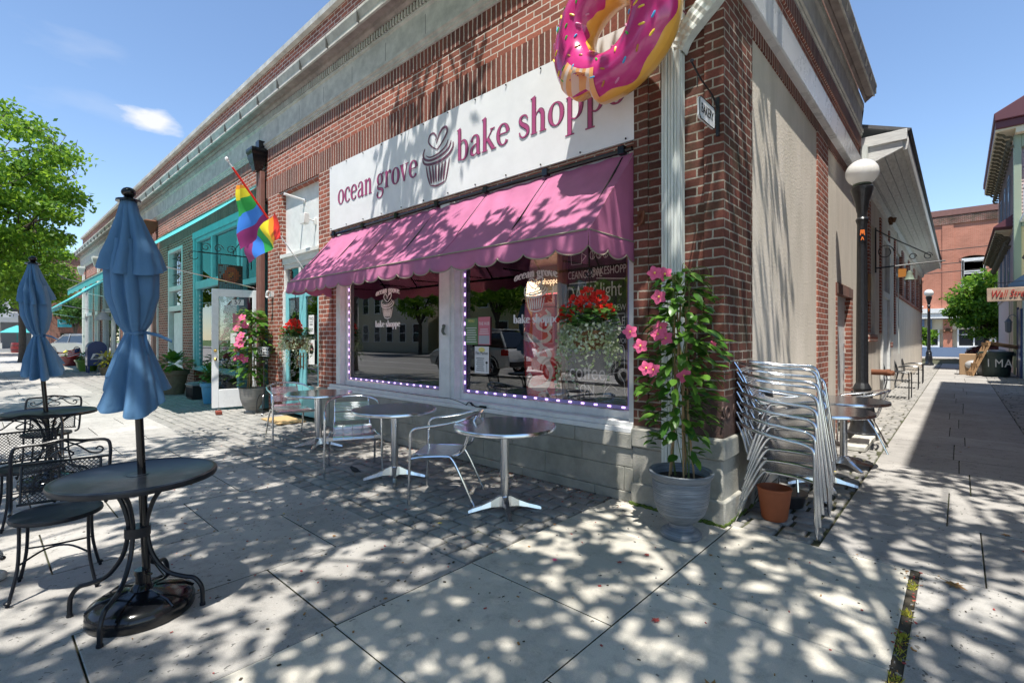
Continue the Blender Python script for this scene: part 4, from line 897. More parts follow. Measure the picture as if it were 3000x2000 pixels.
# front fall of the cloth (x, z) between its free edge and the pole, then the folded-back tail
edgeA = [(-9.33, 4.10), (-9.30, 3.80), (-9.27, 3.50), (-9.26, 3.22), (-9.20, 2.97)]
b = MB(); nu, nv = 26, 60; vs = []
for j in range(nv+1):
    for i in range(nu+1):
        u, v = i/nu, j/nv; a_ = pl_(edgeA, v); t = .20+.34*v; q = ft.lerp(fb, t)
        y0_ = 3.08; A3 = Vector((a_[0]+.06, y0_-.02, a_[1])); p3 = A3.lerp(q, u); p3.y += .035*math.sin(u*7+v*5)*math.sin(PI*u)-.02*math.sin(v*11)*(1-u); p3.z -= .05*math.sin(PI*u)*v; p3.x += .03*math.sin(v*9+u*4)*math.sin(PI*u); vs.append(tuple(p3))
b.v = vs
for j in range(nv):
    for i in range(nu): q = j*(nu+1)+i; b.f.append((q, q+1, q+nu+2, q+nu+1)); v = j/nv; b.mi.append(1 if v < .06 else 2 if v < .22 else 3 if v < .46 else 4 if v < .73 else 5)
b.build('cloth', fk, FL, world=True, ang=180)
top2 = [(-7.93, 3.42), (-8.3, 3.32), (-8.7, 3.12), (-9.12, 3.0)]; bot2 = [(-7.68, 2.98), (-7.95, 2.93), (-8.05, 2.85), (-8.55, 2.78), (-9.08, 2.74)]
b = MB(); nu, nv = 60, 16; vs = []
for j in range(nv+1):
    for i in range(nu+1):
        u, v = i/nu, j/nv; a_ = pl_(top2, u); c_ = pl_(bot2, u); q = lerp(a_, c_, v); vs.append((q[0]+.02*math.sin(v*6+u*9), 3.16+.03*math.sin(u*11+v*3), q[1]))
b.v = vs
for j in range(nv):
    for i in range(nu): q = j*(nu+1)+i; b.f.append((q, q+1, q+nu+2, q+nu+1)); u = i/nu; b.mi.append(0 if u < .13 else 1 if u < .22 else 2 if u < .42 else 3 if u < .60 else 4 if u < .80 else 5)
b.build('folded_tail', fk, FL, world=True, ang=180)
b = MB(); b.tube([ft.lerp(fb, t/20) for t in range(1, 11)], .018, 8); b.build('sleeve', 'flag_red', FL, world=True)
# ================= TEAL AWNINGS =================
def lath_awning(x0, x1, yo, zo, zi, label, rods=True):
    T = thing('fabric_awning', label, 'awning', ((x0+x1)/2, 3.9, zo)); b = MB()
    b.grid(lambda u, v: (x0+u*(x1-x0), 3.95+(yo-3.95)*v, zi+(zo-zi)*v-.04*math.sin(PI*v)), 40, 6)
    b.build('canopy', 'teal_fabric', T, world=True, ang=180)
    b = MB(); b.grid(lambda u, v: (x0+u*(x1-x0), yo-.003, zo-v*.16-.012*math.sin(u*60)*v), 80, 2); b.build('valance', 'teal_fabric', T, world=True, ang=180)
    b = MB(); b.tube([(x0, yo, zo), (x1, yo, zo)], .02, 8); b.tube([(x0, 3.95, zi+.02), (x1, 3.95, zi+.02)], .025, 8)
    for x in (x0+.05, x1-.05): b.tube([(x, 3.97, 2.44), (x, yo+.02, zo-.01)], .011, 6)
    b.build('frame', 'chrome', T, world=True); return T
lath_awning(-18.9, -10.55, 1.80, 2.84, 4.60, 'long turquoise awning stretched out over the stained glass shop front')
lath_awning(-33.8, -26.0, 2.3, 2.75, 4.1, 'far turquoise awning beyond the blue post box')
# ================= SMALL SIGNS =================
S1 = thing('hanging_sign', 'small white enamel sign reading BAKERY on a black bracket on the corner pier', 'sign', (-1.40, 3.93, 3.2))
b = MB(); b.box(-1.412, -1.388, 3.915, 3.935, 3.03, 3.33); b.tube(smoothpath([(-1.40, 3.92, 3.24), (-1.40, 3.80, 3.31), (-1.40, 3.60, 3.34), (-1.40, 3.42, 3.40)], 4), .007, 6); b.ball((-1.40, 3.42, 3.41), .014, 8, 6); b.tube([(-1.40, 3.52, 3.35), (-1.40, 3.52, 3.26)], .003, 5); b.tube([(-1.40, 3.80, 3.30), (-1.40, 3.80, 3.26)], .003, 5); b.build('bracket', 'black_iron', S1, world=True)
b = MB(); pl = [(3.54, 3.07), (3.56, 3.05), (3.82, 3.05), (3.84, 3.07), (3.84, 3.19), (3.82, 3.21), (3.56, 3.21), (3.54, 3.19)]
b.prism(pl, -1.408, -1.392, lambda u, v, w: (w, u, v)); PB = b.build('board', 'white_gloss', S1, world=True)
txt('lettering', 'BAKERY', 'text_black', .10, (-1.3905, 3.69, 3.13), (0, 1, 0), (0, 0, 1), S1, .002, world=True, xs=.66)
b = MB(); b.tube([(-1.3915, u, v) for u, v in pl], .004, 4, closed=True); b.build('rim', 'black_metal', S1, world=True)
S2 = thing('hanging_sign', 'mosaic shop sign on a scrolled black iron bracket in front of the turquoise window', 'sign', (-11.2, 3.9, 3.2))
b = MB(); sx = -11.15
b.tube([(sx, 3.98, 3.16), (sx, 2.98, 3.16)], .014, 6); b.box(sx-.02, sx+.02, 3.96, 3.98, 2.9, 3.6)
for yy in (3.12, 3.35, 3.58): b.tube([(sx, yy+.09*math.cos(t/3)*(1-t/34), 3.27+.09*math.sin(t/3)*(1-t/34)) for t in range(0, 26)], .008, 5)
b.tube(smoothpath([(sx, 3.96, 3.45), (sx, 3.8, 3.48), (sx, 3.65, 3.28), (sx, 3.62, 3.18)], 6), .010, 5); b.tube([(sx, 2.98, 3.16)]+[(sx, 2.91-.08*math.sin(t/3), 3.08+.08*math.cos(t/3)) for t in range(0, 14)], .008, 5)
for yy in (3.38, 3.76): b.tube([(sx, yy, 3.16), (sx, yy, 2.96)], .004, 5)
b.build('bracket', 'black_iron', S2, world=True)
b = MB(); b.box(sx-.015, sx+.015, 3.34, 3.80, 2.40, 2.96); b.build('board', 'mosaic_c', S2, world=True, bevel=.004)
rs = random.Random(3); b = MB(); c1 = (3.56, 2.74)
for i in range(13):
    for j in range(15):
        u, v = 3.36+i*.0335, 2.42+j*.0355; d = math.hypot(u-c1[0], v-c1[1])
        k = 1 if v < 2.58 or (u-3.36) < (v-2.66)*.6 else (0 if d < .17 else 2)
        if d < .05: k = 3
        if rs.random() < .93: b.box(sx+.0152, sx+.022+rs.uniform(0, .003), u, u+.028*rs.uniform(.7, 1), v, v+.03*rs.uniform(.7, 1), mi=k)
b.build('mosaic_tiles', ['mosaic_a', 'mosaic_b', 'plaque', 'sprinkle_brown'], S2, world=True)
S3 = thing('coffee_sign', 'black board lettered COFFEE on a scrolled iron floor stand beside the flowering planter', 'sign', (-9.75, 3.70, 0))
b = MB(); b.tube([(-9.75, 3.70, .12), (-9.75, 3.70, 1.38)], .010, 6)
for k in range(3):
    a = R(90+120*k); dx, dy = math.cos(a), math.sin(a); b.tube(smoothpath([(-9.75, 3.70, .36), (-9.75+dx*.08, 3.70+dy*.08, .38), (-9.75+dx*.15, 3.70+dy*.15, .25), (-9.75+dx*.17, 3.70+dy*.17, .06), (-9.75+dx*.22, 3.70+dy*.22, .012), (-9.75+dx*.25, 3.70+dy*.25, .04)], 5), .009, 6)
b.tube([(-9.98, 3.70, 1.06), (-9.52, 3.70, 1.06)], .007, 5)
for s_ in (-1, 1): b.tube([(-9.75+s_*(.13+.05*math.cos(t/2.6)), 3.70, 1.01+.05*math.sin(t/2.6)) for t in range(16)], .006, 5)
b.build('stand', 'black_iron', S3, world=True)
b = MB(); b.box(-10.04, -9.46, 3.685, 3.705, 1.10, 1.29); b.build('board', 'black_metal', S3, world=True, bevel=.006)
txt('lettering', 'COFFEE', 'text_white', .19, (-9.75, 3.6835, 1.195), (1, 0, 0), (0, 0, 1), S3, .004, world=True, xs=.78)
b = MB(); [b.box(a, c, 3.683, 3.686, z0, z1) for a, c, z0, z1 in ((-10.03, -9.47, 1.275, 1.281), (-10.03, -9.47, 1.109, 1.115))]; b.build('border', 'text_white', S3, world=True)
# text fixed to the building
def wtxt(name, s, m, size, x, z, y=3.98, **k): return txt(name, s, m, size, (x, y, z), (1, 0, 0), (0, 0, 1), BL, .003, world=True, **k)
b = MB(); b.box(-9.0, -8.2, 4.085, 4.098, 2.43, 2.79); bp(b, 'transom_sign', 'teal_dark'); wtxt('transom_lettering', 'BAKERY', 'text_white', .22, -8.58, 2.61, 4.083, xs=.62)
b = MB(); b.box(-22.5, -19.2, 3.985, 4.0, 2.76, 3.95); bp(b, 'office_panel', 'siding_pink'); wtxt('office_lettering', 'OFFICE', 'text_plum', .55, -20.3, 3.55, 3.982, xs=.55); wtxt('office_number', '56', 'text_plum', .3, -19.75, 3.05, 3.982, xs=.6)
# poster helper
def poster(name, label, x0, x1, z0, z1, y, m, lines, cat='poster', tm='text_black'):
    P = thing(name, label, cat, ((x0+x1)/2, y, z0)); b = MB(); b.box(x0, x1, y, y+.003, z0, z1); b.build('sheet', m, P, world=True)
    for (s, sz, zz, mm) in lines: txt('lettering', s, mm or tm, sz, ((x0+x1)/2, y-.0015, zz), (1, 0, 0), (0, 0, 1), P, .001, world=True, xs=.8)
    return P
def blurb(P, x0, x1, zs, y, m='text_black'):
    b = MB()
    for i, z in enumerate(zs): k = .1+.25*((i*7) % 3)/3; w_ = (x1-x0); b.box(x0+w_*k/2, x1-w_*k/2, y-.0015, y-.0005, z, z+.008)
    b.build('small_print', m, P, world=True)
P = poster('window_poster', 'green price list in the right hand bake shop window, left of the pink one', -4.50, -4.28, 1.37, 1.69, 4.075, 'paper_green', [('MENU', .05, 1.655, 'paper_yellow')]); blurb(P, -4.49, -4.29, [1.40+.028*i for i in range(7)], 4.075, 'paper')
P = poster('window_poster', 'pink event poster headed THE HUB in the bake shop window', -4.27, -4.07, 1.37, 1.70, 4.075, 'paper_pink', [('THE HUB', .055, 1.62, 'paper')]); blurb(P, -4.26, -4.08, [1.50, 1.525, 1.55], 4.075, 'paper'); b = MB(); b.box(-4.26, -4.08, 4.073, 4.0745, 1.38, 1.48); b.build('picture', 'siding_grey', P, world=True)
P = poster('window_poster', 'white flea market flyer with a palm tree below the two coloured posters', -4.33, -4.09, 1.03, 1.35, 4.075, 'paper', [('Flea Market', .055, 1.27, None)]); blurb(P, -4.31, -4.16, [1.06+.024*i for i in range(7)], 4.075); b = MB(); b.tube([(-4.12, 4.073, 1.05), (-4.125, 4.073, 1.15)], .003, 4); b.ball((-4.125, 4.073, 1.16), (.02, .001, .015), 8, 4); b.ball((-4.21, 4.074, 1.31), (.06, .0008, .03), 12, 4, mi=1); b.build('picture', ['text_black', 'paper_yellow'], P, world=True)
P = poster('door_notice', 'white notice reading TWO PEOPLE AT A TIME on the turquoise door', -8.66, -8.46, 1.52, 1.86, 4.055, 'paper', [('TWO', .085, 1.79, None), ('PEOPLE', .045, 1.69, None), ('AT A TIME', .035, 1.61, None)]); b = MB(); b.box(-8.63, -8.49, 4.053, 4.0545, 1.735, 1.742); b.build('rule', 'text_black', P, world=True)
P = poster('door_notice', 'white notice with a round pink masks emblem low on the turquoise door', -8.66, -8.44, .98, 1.42, 4.055, 'paper', [('MASKS', .04, 1.345, 'paper_pink')]); b = MB(); b.lathe([(.055, 0), (.085, 0)], n=24, mat4=Matrix.Translation((-8.55, 4.053, 1.25)) @ Matrix.Rotation(PI/2, 4, 'X')); b.box(-8.58, -8.52, 4.0525, 4.0535, 1.235, 1.265); b.build('emblem', 'paper_pink', P, world=True)
# ================= WINDOW LETTERS, NEON, LIGHTS =================
b = MB(); word(b, 'ocean grove', FN(4.087), -6.53, -5.89, 2.08, .062, 0, .0008, curve=.55, bold=1.6); word(b, 'bake shoppe', FN(4.087), -6.53, -5.89, 1.615, .06, 0, .0008, bold=1.6); cupcake(b, FN(4.087), -6.21, 1.92, .36, 0, .0008)
tag(b.build('window_decal', 'text_white'), 'white cupcake decal and shop name on the left hand window pane', 'decal')
b = MB(); word(b, 'ocean grove', FN(4.087), -3.71, -3.07, 2.08, .062, 0, .0008, curve=.55, bold=1.6); word(b, 'bake shoppe', FN(4.087), -3.71, -3.07, 1.615, .06, 0, .0008, bold=1.6); cupcake(b, FN(4.087), -3.39, 1.92, .36, 0, .0008)
tag(b.build('window_decal', 'text_white'), 'white cupcake decal and shop name on the right hand window pane', 'decal')
NE = thing('neon_sign', 'blue neon sign reading open upright at the left edge of the shop window', 'sign', (-7.17, 4.16, 1.3)); b = MB()
for i, (ch, zc) in enumerate(zip('open', (1.76, 1.64, 1.50, 1.37))):
    L = {'o': [arc((-7.17, 4.16, zc), .04, 0, 2*PI, 14, 'xz')], 'p': [arc((-7.17, 4.16, zc), .04, 0, 2*PI, 14, 'xz'), [(-7.21, 4.16, zc), (-7.21, 4.16, zc-.08)]], 'e': [arc((-7.17, 4.16, zc), .04, 0, 5.4, 12, 'xz'), [(-7.21, 4.16, zc), (-7.13, 4.16, zc)]], 'n': [arc((-7.17, 4.16, zc), .035, 0, PI, 8, 'xz'), [(-7.205, 4.16, zc+.03), (-7.205, 4.16, zc-.05)], [(-7.135, 4.16, zc), (-7.135, 4.16, zc-.05)]]}[ch]
    for q in L: b.tube(q, .0065, 6)
b.build('tube', 'neon_blue', NE, world=True); b = MB(); b.box(-7.175, -7.165, 4.17, 4.18, 1.3, 1.85); b.build('holder', 'black_metal', NE, world=True)
def ledframe(x0, x1, z0, z1, label):
    T = thing('light_strip', label, 'string lights', ((x0+x1)/2, 4.08, z0)); b = MB()
    b.box(x0, x1, 4.078, 4.084, z0, z0+.035); b.box(x0, x0+.03, 4.078, 4.084, z0+.035, z1); b.box(x1-.012, x1, 4.078, 4.084, z0+.035, z1); b.build('strip', 'led_strip', T, world=True)
    b = MB(); x = x0+.06
    while x < x1-.05: b.box(x, x+.035, 4.072, 4.078, z0+.012, z0+.026); x += .152
    z = z0+.1
    while z < z1: b.box(x0+.008, x0+.02, 4.072, 4.078, z, z+.04); z += .12
    b.build('diodes', 'led', T, world=True)
ledframe(-7.30, -4.91, .785, 2.9, 'violet light strip edging the left hand bake shop window'); ledframe(-4.52, -2.26, .785, 2.9, 'violet light strip edging the right hand bake shop window')
b = MB(); b.tube(smoothpath([(-4.30, 3.905, .66), (-4.24, 3.90, .70), (-4.18, 3.90, .665), (-4.22, 3.91, .70), (-4.14, 3.90, .66), (-4.05, 3.90, .665)], 5), .007, 6); b.tube([(-4.06, 3.90, .665), (-3.96, 3.90, .667)], .014, 8); b.tube(smoothpath([(-7.55, 3.91, .715), (-6.4, 3.92, .712), (-5.0, 3.91, .708), (-4.6, 3.92, .71), (-4.3, 3.91, .665)], 8), .004, 5)
tag(b.build('power_cord', 'black_metal'), 'black power cord with a loose plug lying along the white window sill', 'cord')
# ================= INSIDE THE SHOP =================
CB = thing('chalkboard', 'tall framed chalkboard menu lettered in white behind the hanging geranium', 'chalkboard', (-2.83, 4.5, .75))
b = MB(); b.box(-3.20, -2.46, 4.42, 4.44, .78, 2.48); b.build('slate', 'chalkboard', CB, world=True)
b = MB()
for a, c in ((-3.32, -3.20), (-2.46, -2.34)): b.box(a, c, 4.38, 4.45, .72, 2.55); b.box(a+.03, c-.03, 4.36, 4.38, .72, 2.55)
b.box(-3.2, -2.46, 4.38, 4.45, 2.48, 2.55); b.box(-3.2, -2.46, 4.38, 4.45, .72, .78); b.build('frame', 'wood', CB, world=True, bevel=.006)
for s_, sz, x, z, k in (('OCEANGROVE', .12, -3.01, 2.13, .62), ('BAKESHOPPE', .12, -2.66, 2.15, .62), ('DARK', .24, -3.02, 1.92, .62), ('light', .22, -2.66, 1.95, .7), ('FRESH', .1, -3.05, 1.76, .8), ('TO BREW', .09, -2.63, 1.76, .75), ('DECAF', .12, -2.63, 1.62, .75), ('FLAVOR', .07, -2.56, 1.42, .8), ('coffee', .24, -2.95, 1.08, .8), ('IS', .09, -3.08, .93, 1), ('ON', .13, -2.95, .90, .9)):
    txt('chalk_lettering', s_, 'chalk', sz, (x, 4.4185, z), (1, 0, 0), (0, 0, 1), CB, .001, world=True, xs=k)
b = MB(); F_ = FN(4.42)
def cl(L, w=.007): stroke(b, L, w, F_, 0, .001)
cl([(-3.16, 2.40), (-3.15, 2.25), (-3.02, 2.25), (-3.01, 2.40), (-3.16, 2.40)]); cl([(-3.01, 2.36), (-2.96, 2.33), (-3.01, 2.28)])
for x in (-2.88, -2.80, -2.72): cl([(x+.03*math.cos(t/2), 2.33+.045*math.sin(t/2)) for t in range(13)]); cl([(x, 2.37), (x+.01, 2.33), (x, 2.29)])
cl([(-3.18, 2.045), (-2.83, 2.045)], .01); cl([(-2.83, 2.08), (-2.49, 2.05)], .01); cl([(-2.98, .83), (-2.98, .97), (-2.86, .97), (-2.86, .83), (-2.98, .83)]); cl([(-2.74, .84), (-2.72, 1.0), (-2.68, 1.08), (-2.56, 1.10), (-2.5, 1.0), (-2.49, .84), (-2.74, .84)]); cl([(-2.73, .9), (-2.66, .97), (-2.58, .92)]); cl([(-2.76, 1.60), (-2.76, 1.69), (-2.5, 1.70), (-2.5, 1.58), (-2.76, 1.57)])
cl([(-2.60, 1.34), (-2.60, 1.14), (-2.5, 1.14), (-2.5, 1.34), (-2.6, 1.34), (-2.58, 1.38), (-2.52, 1.38), (-2.5, 1.34)])
b.build('chalk_drawing', 'chalk', CB, world=True)
FR = thing('drinks_cabinet', 'red drinks cabinet with large white script lettering standing inside the window', 'fridge', (-4.05, 4.8, 0))
b = MB(); b.box(-4.14, -3.62, 4.74, 5.3, .06, 1.83); b.build('cabinet', 'fridge_red', FR, world=True, bevel=.012)
b = MB(); F_ = FN(4.738)
def scr(L, w=.035, o=0):
    w *= 1.7
    P = smoothpath([(a, c, 0) for a, c in L], 6); n = len(P)
    # written upwards: u runs up the cabinet
    q = [(-3.68-(p.y)*.42, .50+p.x*.52) for p in P]; ws = [w*(.4+.6*abs(math.sin(i/n*PI*3+.6))) for i in range(n)]
    stroke(b, q, ws, F_, o*.0004, .001)
scr([(.0, .55), (-.1, .2), (.1, .02), (.4, .0), (.5, .35), (.3, .5), (.15, .3), (.4, .1), (.7, .25)]); scr([(.95, .75), (.75, .95), (.62, .6), (.7, .2), (1.0, .0), (1.3, .2), (1.35, .5)], .05, 1); scr([(1.35, .5), (1.25, .25), (1.42, .05), (1.6, .25), (1.5, .5), (1.35, .45)], .04, 2); scr([(1.6, .3), (1.85, .7), (1.95, 1.0), (1.8, .95), (1.75, .3), (1.85, .05), (2.0, .15)], .035, 3); scr([(2.3, .45), (2.1, .5), (2.0, .2), (2.15, .02), (2.3, .3), (2.35, .05), (2.5, .2)], .035, 4)
b.build('script_lettering', 'text_white', FR, world=True); b = MB(); b.box(-4.16, -3.60, 4.72, 5.3, 1.83, 1.98); b.build('header', 'fridge_red', FR, world=True, bevel=.01)
def pendant(x, y, z, label):
    T = thing('pendant_lamp', label, 'lamp', (x, y, z)); b = MB(); b.tube([(x, y, z+.13), (x, y, 3.35)], .006, 5); b.lathe([(.02, .16), (.03, .11), (.03, .06)], (x, y, z), 10); b.build('cable', 'black_metal', T, world=True)
    b = MB(); b.ball((x, y, z), (.028, .028, .04), 10, 8); b.build('bulb', 'bulb', T, world=True); b = MB(); b.lathe([(.03, .08), (.09, .05), (.12, -.02), (.11, -.06)], (x, y, z), 18); b.build('shade', 'glass', T, world=True)
    l = bpy.data.lights.new('pendant_glow', 'POINT'); l.energy = 80; l.color = (1, .72, .45); l.shadow_soft_size = .04; lo = bpy.data.objects.new('pendant_glow', l); COL.objects.link(lo); lo.parent = T; lo.location = (0, 0, -.09)
pendant(-5.2, 5.0, 1.85, 'glass pendant lamp with a glowing filament behind the right hand pane'); pendant(-7.1, 5.7, 1.95, 'glass pendant lamp with a glowing filament behind the left hand pane')
MS = thing('menu_board', 'black chalk menu with pink lettering and a row of small bulbs on the back wall', 'menu board', (-7.3, 8.9, 2.3)); b = MB(); b.box(-8.0, -6.2, 8.88, 8.94, 2.2, 3.1); b.build('board', 'chalkboard', MS, world=True)
for s_, z in (("bake shoppe", 2.75), ("IT'S ALWAYS FRESH", 2.4)): txt('lettering', s_, 'grille_pink' if z < 2.5 else 'chalk', .2, (-7.1, 8.878, z), (1, 0, 0), (0, 0, 1), MS, .002, world=True, xs=.8)
b = MB(); [b.ball((-8.0+i*.17, 8.86, 2.16), .018, 6, 4) for i in range(12)]; b.build('bulbs', 'bulb_small', MS, world=True)
l = bpy.data.lights.new('bulb_glow', 'POINT'); l.energy = 35; l.color = (1, .7, .42); l.shadow_soft_size = .3; lo = bpy.data.objects.new('bulb_glow', l); COL.objects.link(lo); lo.parent = MS; lo.location = (.2, -.6, .1)
b = MB(); b.box(-7.7, -5.0, 7.6, 8.2, .06, 1.1); b.box(-7.75, -4.95, 7.55, 8.25, 1.1, 1.14); tag(b.build('service_counter', 'wood', bevel=.01), 'wooden service counter at the back of the bake shop', 'counter')
b = MB(); b.box(-6.95, -5.0, 4.60, 4.62, 1.18, 1.62); b.box(-6.95, -6.9, 4.6, 4.64, .06, 1.18); b.box(-5.1, -5.05, 4.6, 4.64, .06, 1.18); tag(b.build('screen_panel', 'bag_clear'), 'pale half height screen standing behind the left hand window pane', 'screen')
b = MB(); b.box(-5.15, -4.72, 4.35, 4.40, .06, 2.95); tag(b.build('window_partition', 'siding_grey', bevel=.004), 'grey partition board upright behind the window between the two panes', 'partition')
IT = thing('cafe_table', 'dark cafe table standing inside behind the right hand pane', 'table', (-5.1, 5.2, .06)); b = MB(); b.lathe([(0, .72), (.36, .72), (.37, .735), (.36, .75), (0, .75)], (0, 0, 0), 24); b.build('tabletop', 'fridge_red', IT); b = MB(); b.tube([(0, 0, 0), (0, 0, .72)], .03, 8); b.lathe([(.22, 0), (.2, .02), (0, .03)], n=18); b.build('pedestal', 'black_iron', IT)
# ================= GOOSE NECK, SPOTLIGHT, METER =================
b = MB(); b.tube([(-8.45, 4.08, 3.52), (-8.45, 3.9, 3.55)], .014, 6); b.box(-8.53, -8.37, 3.84, 3.93, 3.44, 3.62); b.box(-8.47, -8.43, 4.05, 4.09, 3.46, 3.58); tag(b.build('wall_floodlight', 'white_paint', bevel=.008), 'small white floodlight on the panel left of the banner', 'floodlight')
b = MB(); b.tube([(-8.9, 4.09, 3.98), (-8.9, 3.72, 4.02)], .022, 8); b.lathe([(.05, 0), (.05, .02)], n=12, mat4=Matrix.Translation((-8.9, 4.09, 3.98)) @ Matrix.Rotation(PI/2, 4, 'X')); tag(b.build('security_camera', 'white_gloss'), 'slim white security camera near the top of the panel over the bakery door', 'camera')
b = MB(); b.tube(smoothpath([(-10.02, 3.94, 2.32), (-9.96, 3.85, 2.36), (-10.0, 3.84, 2.26), (-9.94, 3.86, 2.24)], 5), .02, 7); b.box(-10.06, -9.97, 3.92, 3.97, 2.26, 2.36); tag(b.build('wall_light', 'white_paint'), 'small old white wall fitting on the brick pier by the brown downspout', 'light')
b = MB(); b.box(-2.09, -2.03, 3.92, 3.945, 2.45, 2.56); b.tube(smoothpath([(-2.06, 3.9, 2.5), (-2.0, 3.86, 2.53), (-2.03, 3.87, 2.44), (-2.09, 3.87, 2.42)], 4), .012, 6); tag(b.build('wall_hook', 'rust'), 'rusty iron hook on the corner pier beside the pink awning', 'hook')
b = MB(); b.ball((-4.72, 3.915, 1.60), (.035, .012, .022), 8, 5); [b.tube(smoothpath([(-4.72+i*.018, 3.91, 1.58), (-4.71+i*.018, 3.89, 1.53), (-4.69+i*.018, 3.905, 1.49)], 3), .007, 5) for i in (-1, 0, 1)]; tag(b.build('wall_hook', 'copper_patina'), 'old bronze hook fixed on the white post between the two window panes', 'hook')
# ================= OPEN WHITE DOOR 57 (part of the building) =================
dh = Vector((-10.87, 4.02, 0)); df = Vector((-11.02, 3.185, 0)); dd_ = (df-dh).normalized(); dn = Vector((-dd_.y, dd_.x, 0)); dn = dn if dn.x > 0 else -dn
dw = (df-dh).length
def DP(s, t, z): return dh+dd_*s+dn*t+Vector((0, 0, z))
def dbox(mb, s0, s1, t0, t1, z0, z1, mi=0):
    c = DP((s0+s1)/2, (t0+t1)/2, (z0+z1)/2); mb.obox(c, (dd_, dn, (0, 0, 1)), ((s1-s0)/2, (t1-t0)/2, (z1-z0)/2), mi)
b = MB(); dbox(b, 0, .12, -.022, .022, .05, 2.44); dbox(b, dw-.12, dw, -.022, .022, .05, 2.44); dbox(b, .12, dw-.12, -.022, .022, .05, .42); dbox(b, .12, dw-.12, -.022, .022, 2.29, 2.44)
WD = bp(b, 'open_door', 'white_gloss', bevel=.006, label='white framed glass door numbered 57 standing open')
b = MB(); dbox(b, .12, dw-.12, -.003, .003, .42, 2.29); b.build('pane', 'glass_dark', WD, world=True)
b = MB(); 
for z in (1.03, 1.20):
    p = DP(dw-.06, .04, z); b.ball(p, .032 if z < 1.1 else .02, 10, 8); b.tube([DP(dw-.06, .022, z), DP(dw-.06, .032, z)], .032, 12)
b.build('door_knob', 'brass', WD, world=True)
b = MB(); dbox(b, .28, .50, .004, .008, 2.12, 2.24); b.build('number_plate', 'paper', WD, world=True); txt('number', '57', 'text_black', .13, DP(.39, .0095, 2.18), -dd_, (0, 0, 1), WD, .001, world=True)
b = MB(); dbox(b, .20, .52, .004, .007, 1.28, 1.55); dbox(b, .22, .48, .004, .007, 1.66, 1.95, 1); b.build('notices', ['paper', 'paper_pink'], WD, world=True); txt('notice_lettering', 'IS ON!', 'text_black', .12, DP(.56, .0095, .95), -dd_, (0, 0, 1), WD, .001, world=True, xs=.7); txt('notice_lettering', '24 HR', 'paper', .07, DP(.58, .0095, 1.78), -dd_, (0, 0, 1), WD, .001, world=True, xs=.8)
b = MB(); dbox(b, .24, .44, .0075, .009, 1.38, 1.46); b.build('notice_print', 'paper_pink', WD, world=True)

# ================= LEAVES AND FLOWERS =================
def leaf(mb, p, d, n, L, Wd, mi=0, curl=.15):
    p, d, n = Vector(p), Vector(d).normalized(), Vector(n); s = d.cross(n)
    if s.length < 1e-4: s = d.cross(Vector((.3, .9, .2)))
    s.normalize(); n = s.cross(d)
    pr = [(0, .12), (.25, .8), (.55, 1), (.82, .62)]; o = len(mb.v); vs = []
    for t, w in pr:
        c = p+d*L*t-n*curl*L*t*t; vs += [c-s*Wd/2*w+n*.12*Wd*w, c, c+s*Wd/2*w+n*.12*Wd*w]
    vs.append(p+d*L-n*curl*L); f = []
    for i in range(3): q = i*3; f += [(q, q+1, q+4, q+3), (q+1, q+2, q+5, q+4)]
    f += [(9, 10, 12), (10, 11, 12)]
    mb.add(vs, f, mi)
def leafq(mb, p, d, n, L, Wd, mi=0):
    p, d, n = Vector(p), Vector(d).normalized(), Vector(n); s = d.cross(n)
    if s.length < 1e-4: s = d.cross(Vector((.3, .9, .2)))
    s.normalize(); m = p+d*L*.5
    mb.add([p, m-s*Wd/2, p+d*L, m+s*Wd/2], [(0, 1, 2, 3)], mi)
def rdir(r, up=0):
    while True:
        v = Vector((r.uniform(-1, 1), r.uniform(-1, 1), r.uniform(-1, 1)))
        if .05 < v.length < 1: v.normalize(); v.z += up; return v.normalized()
def flower(mb, p, d, r_, mi=0, ci=1):
    d = Vector(d).normalized(); a = d.cross(Vector((0, 0, 1))); a = a.normalized() if a.length > .05 else Vector((1, 0, 0)); b_ = d.cross(a)
    for k in range(5):
        t = 2*PI*k/5; u = a*math.cos(t)+b_*math.sin(t); leaf(mb, Vector(p), (u+d*.25), d, r_, r_*.85, mi, .25)
    mb.ball(Vector(p)+d*.012, r_*.16, 6, 4, ci)
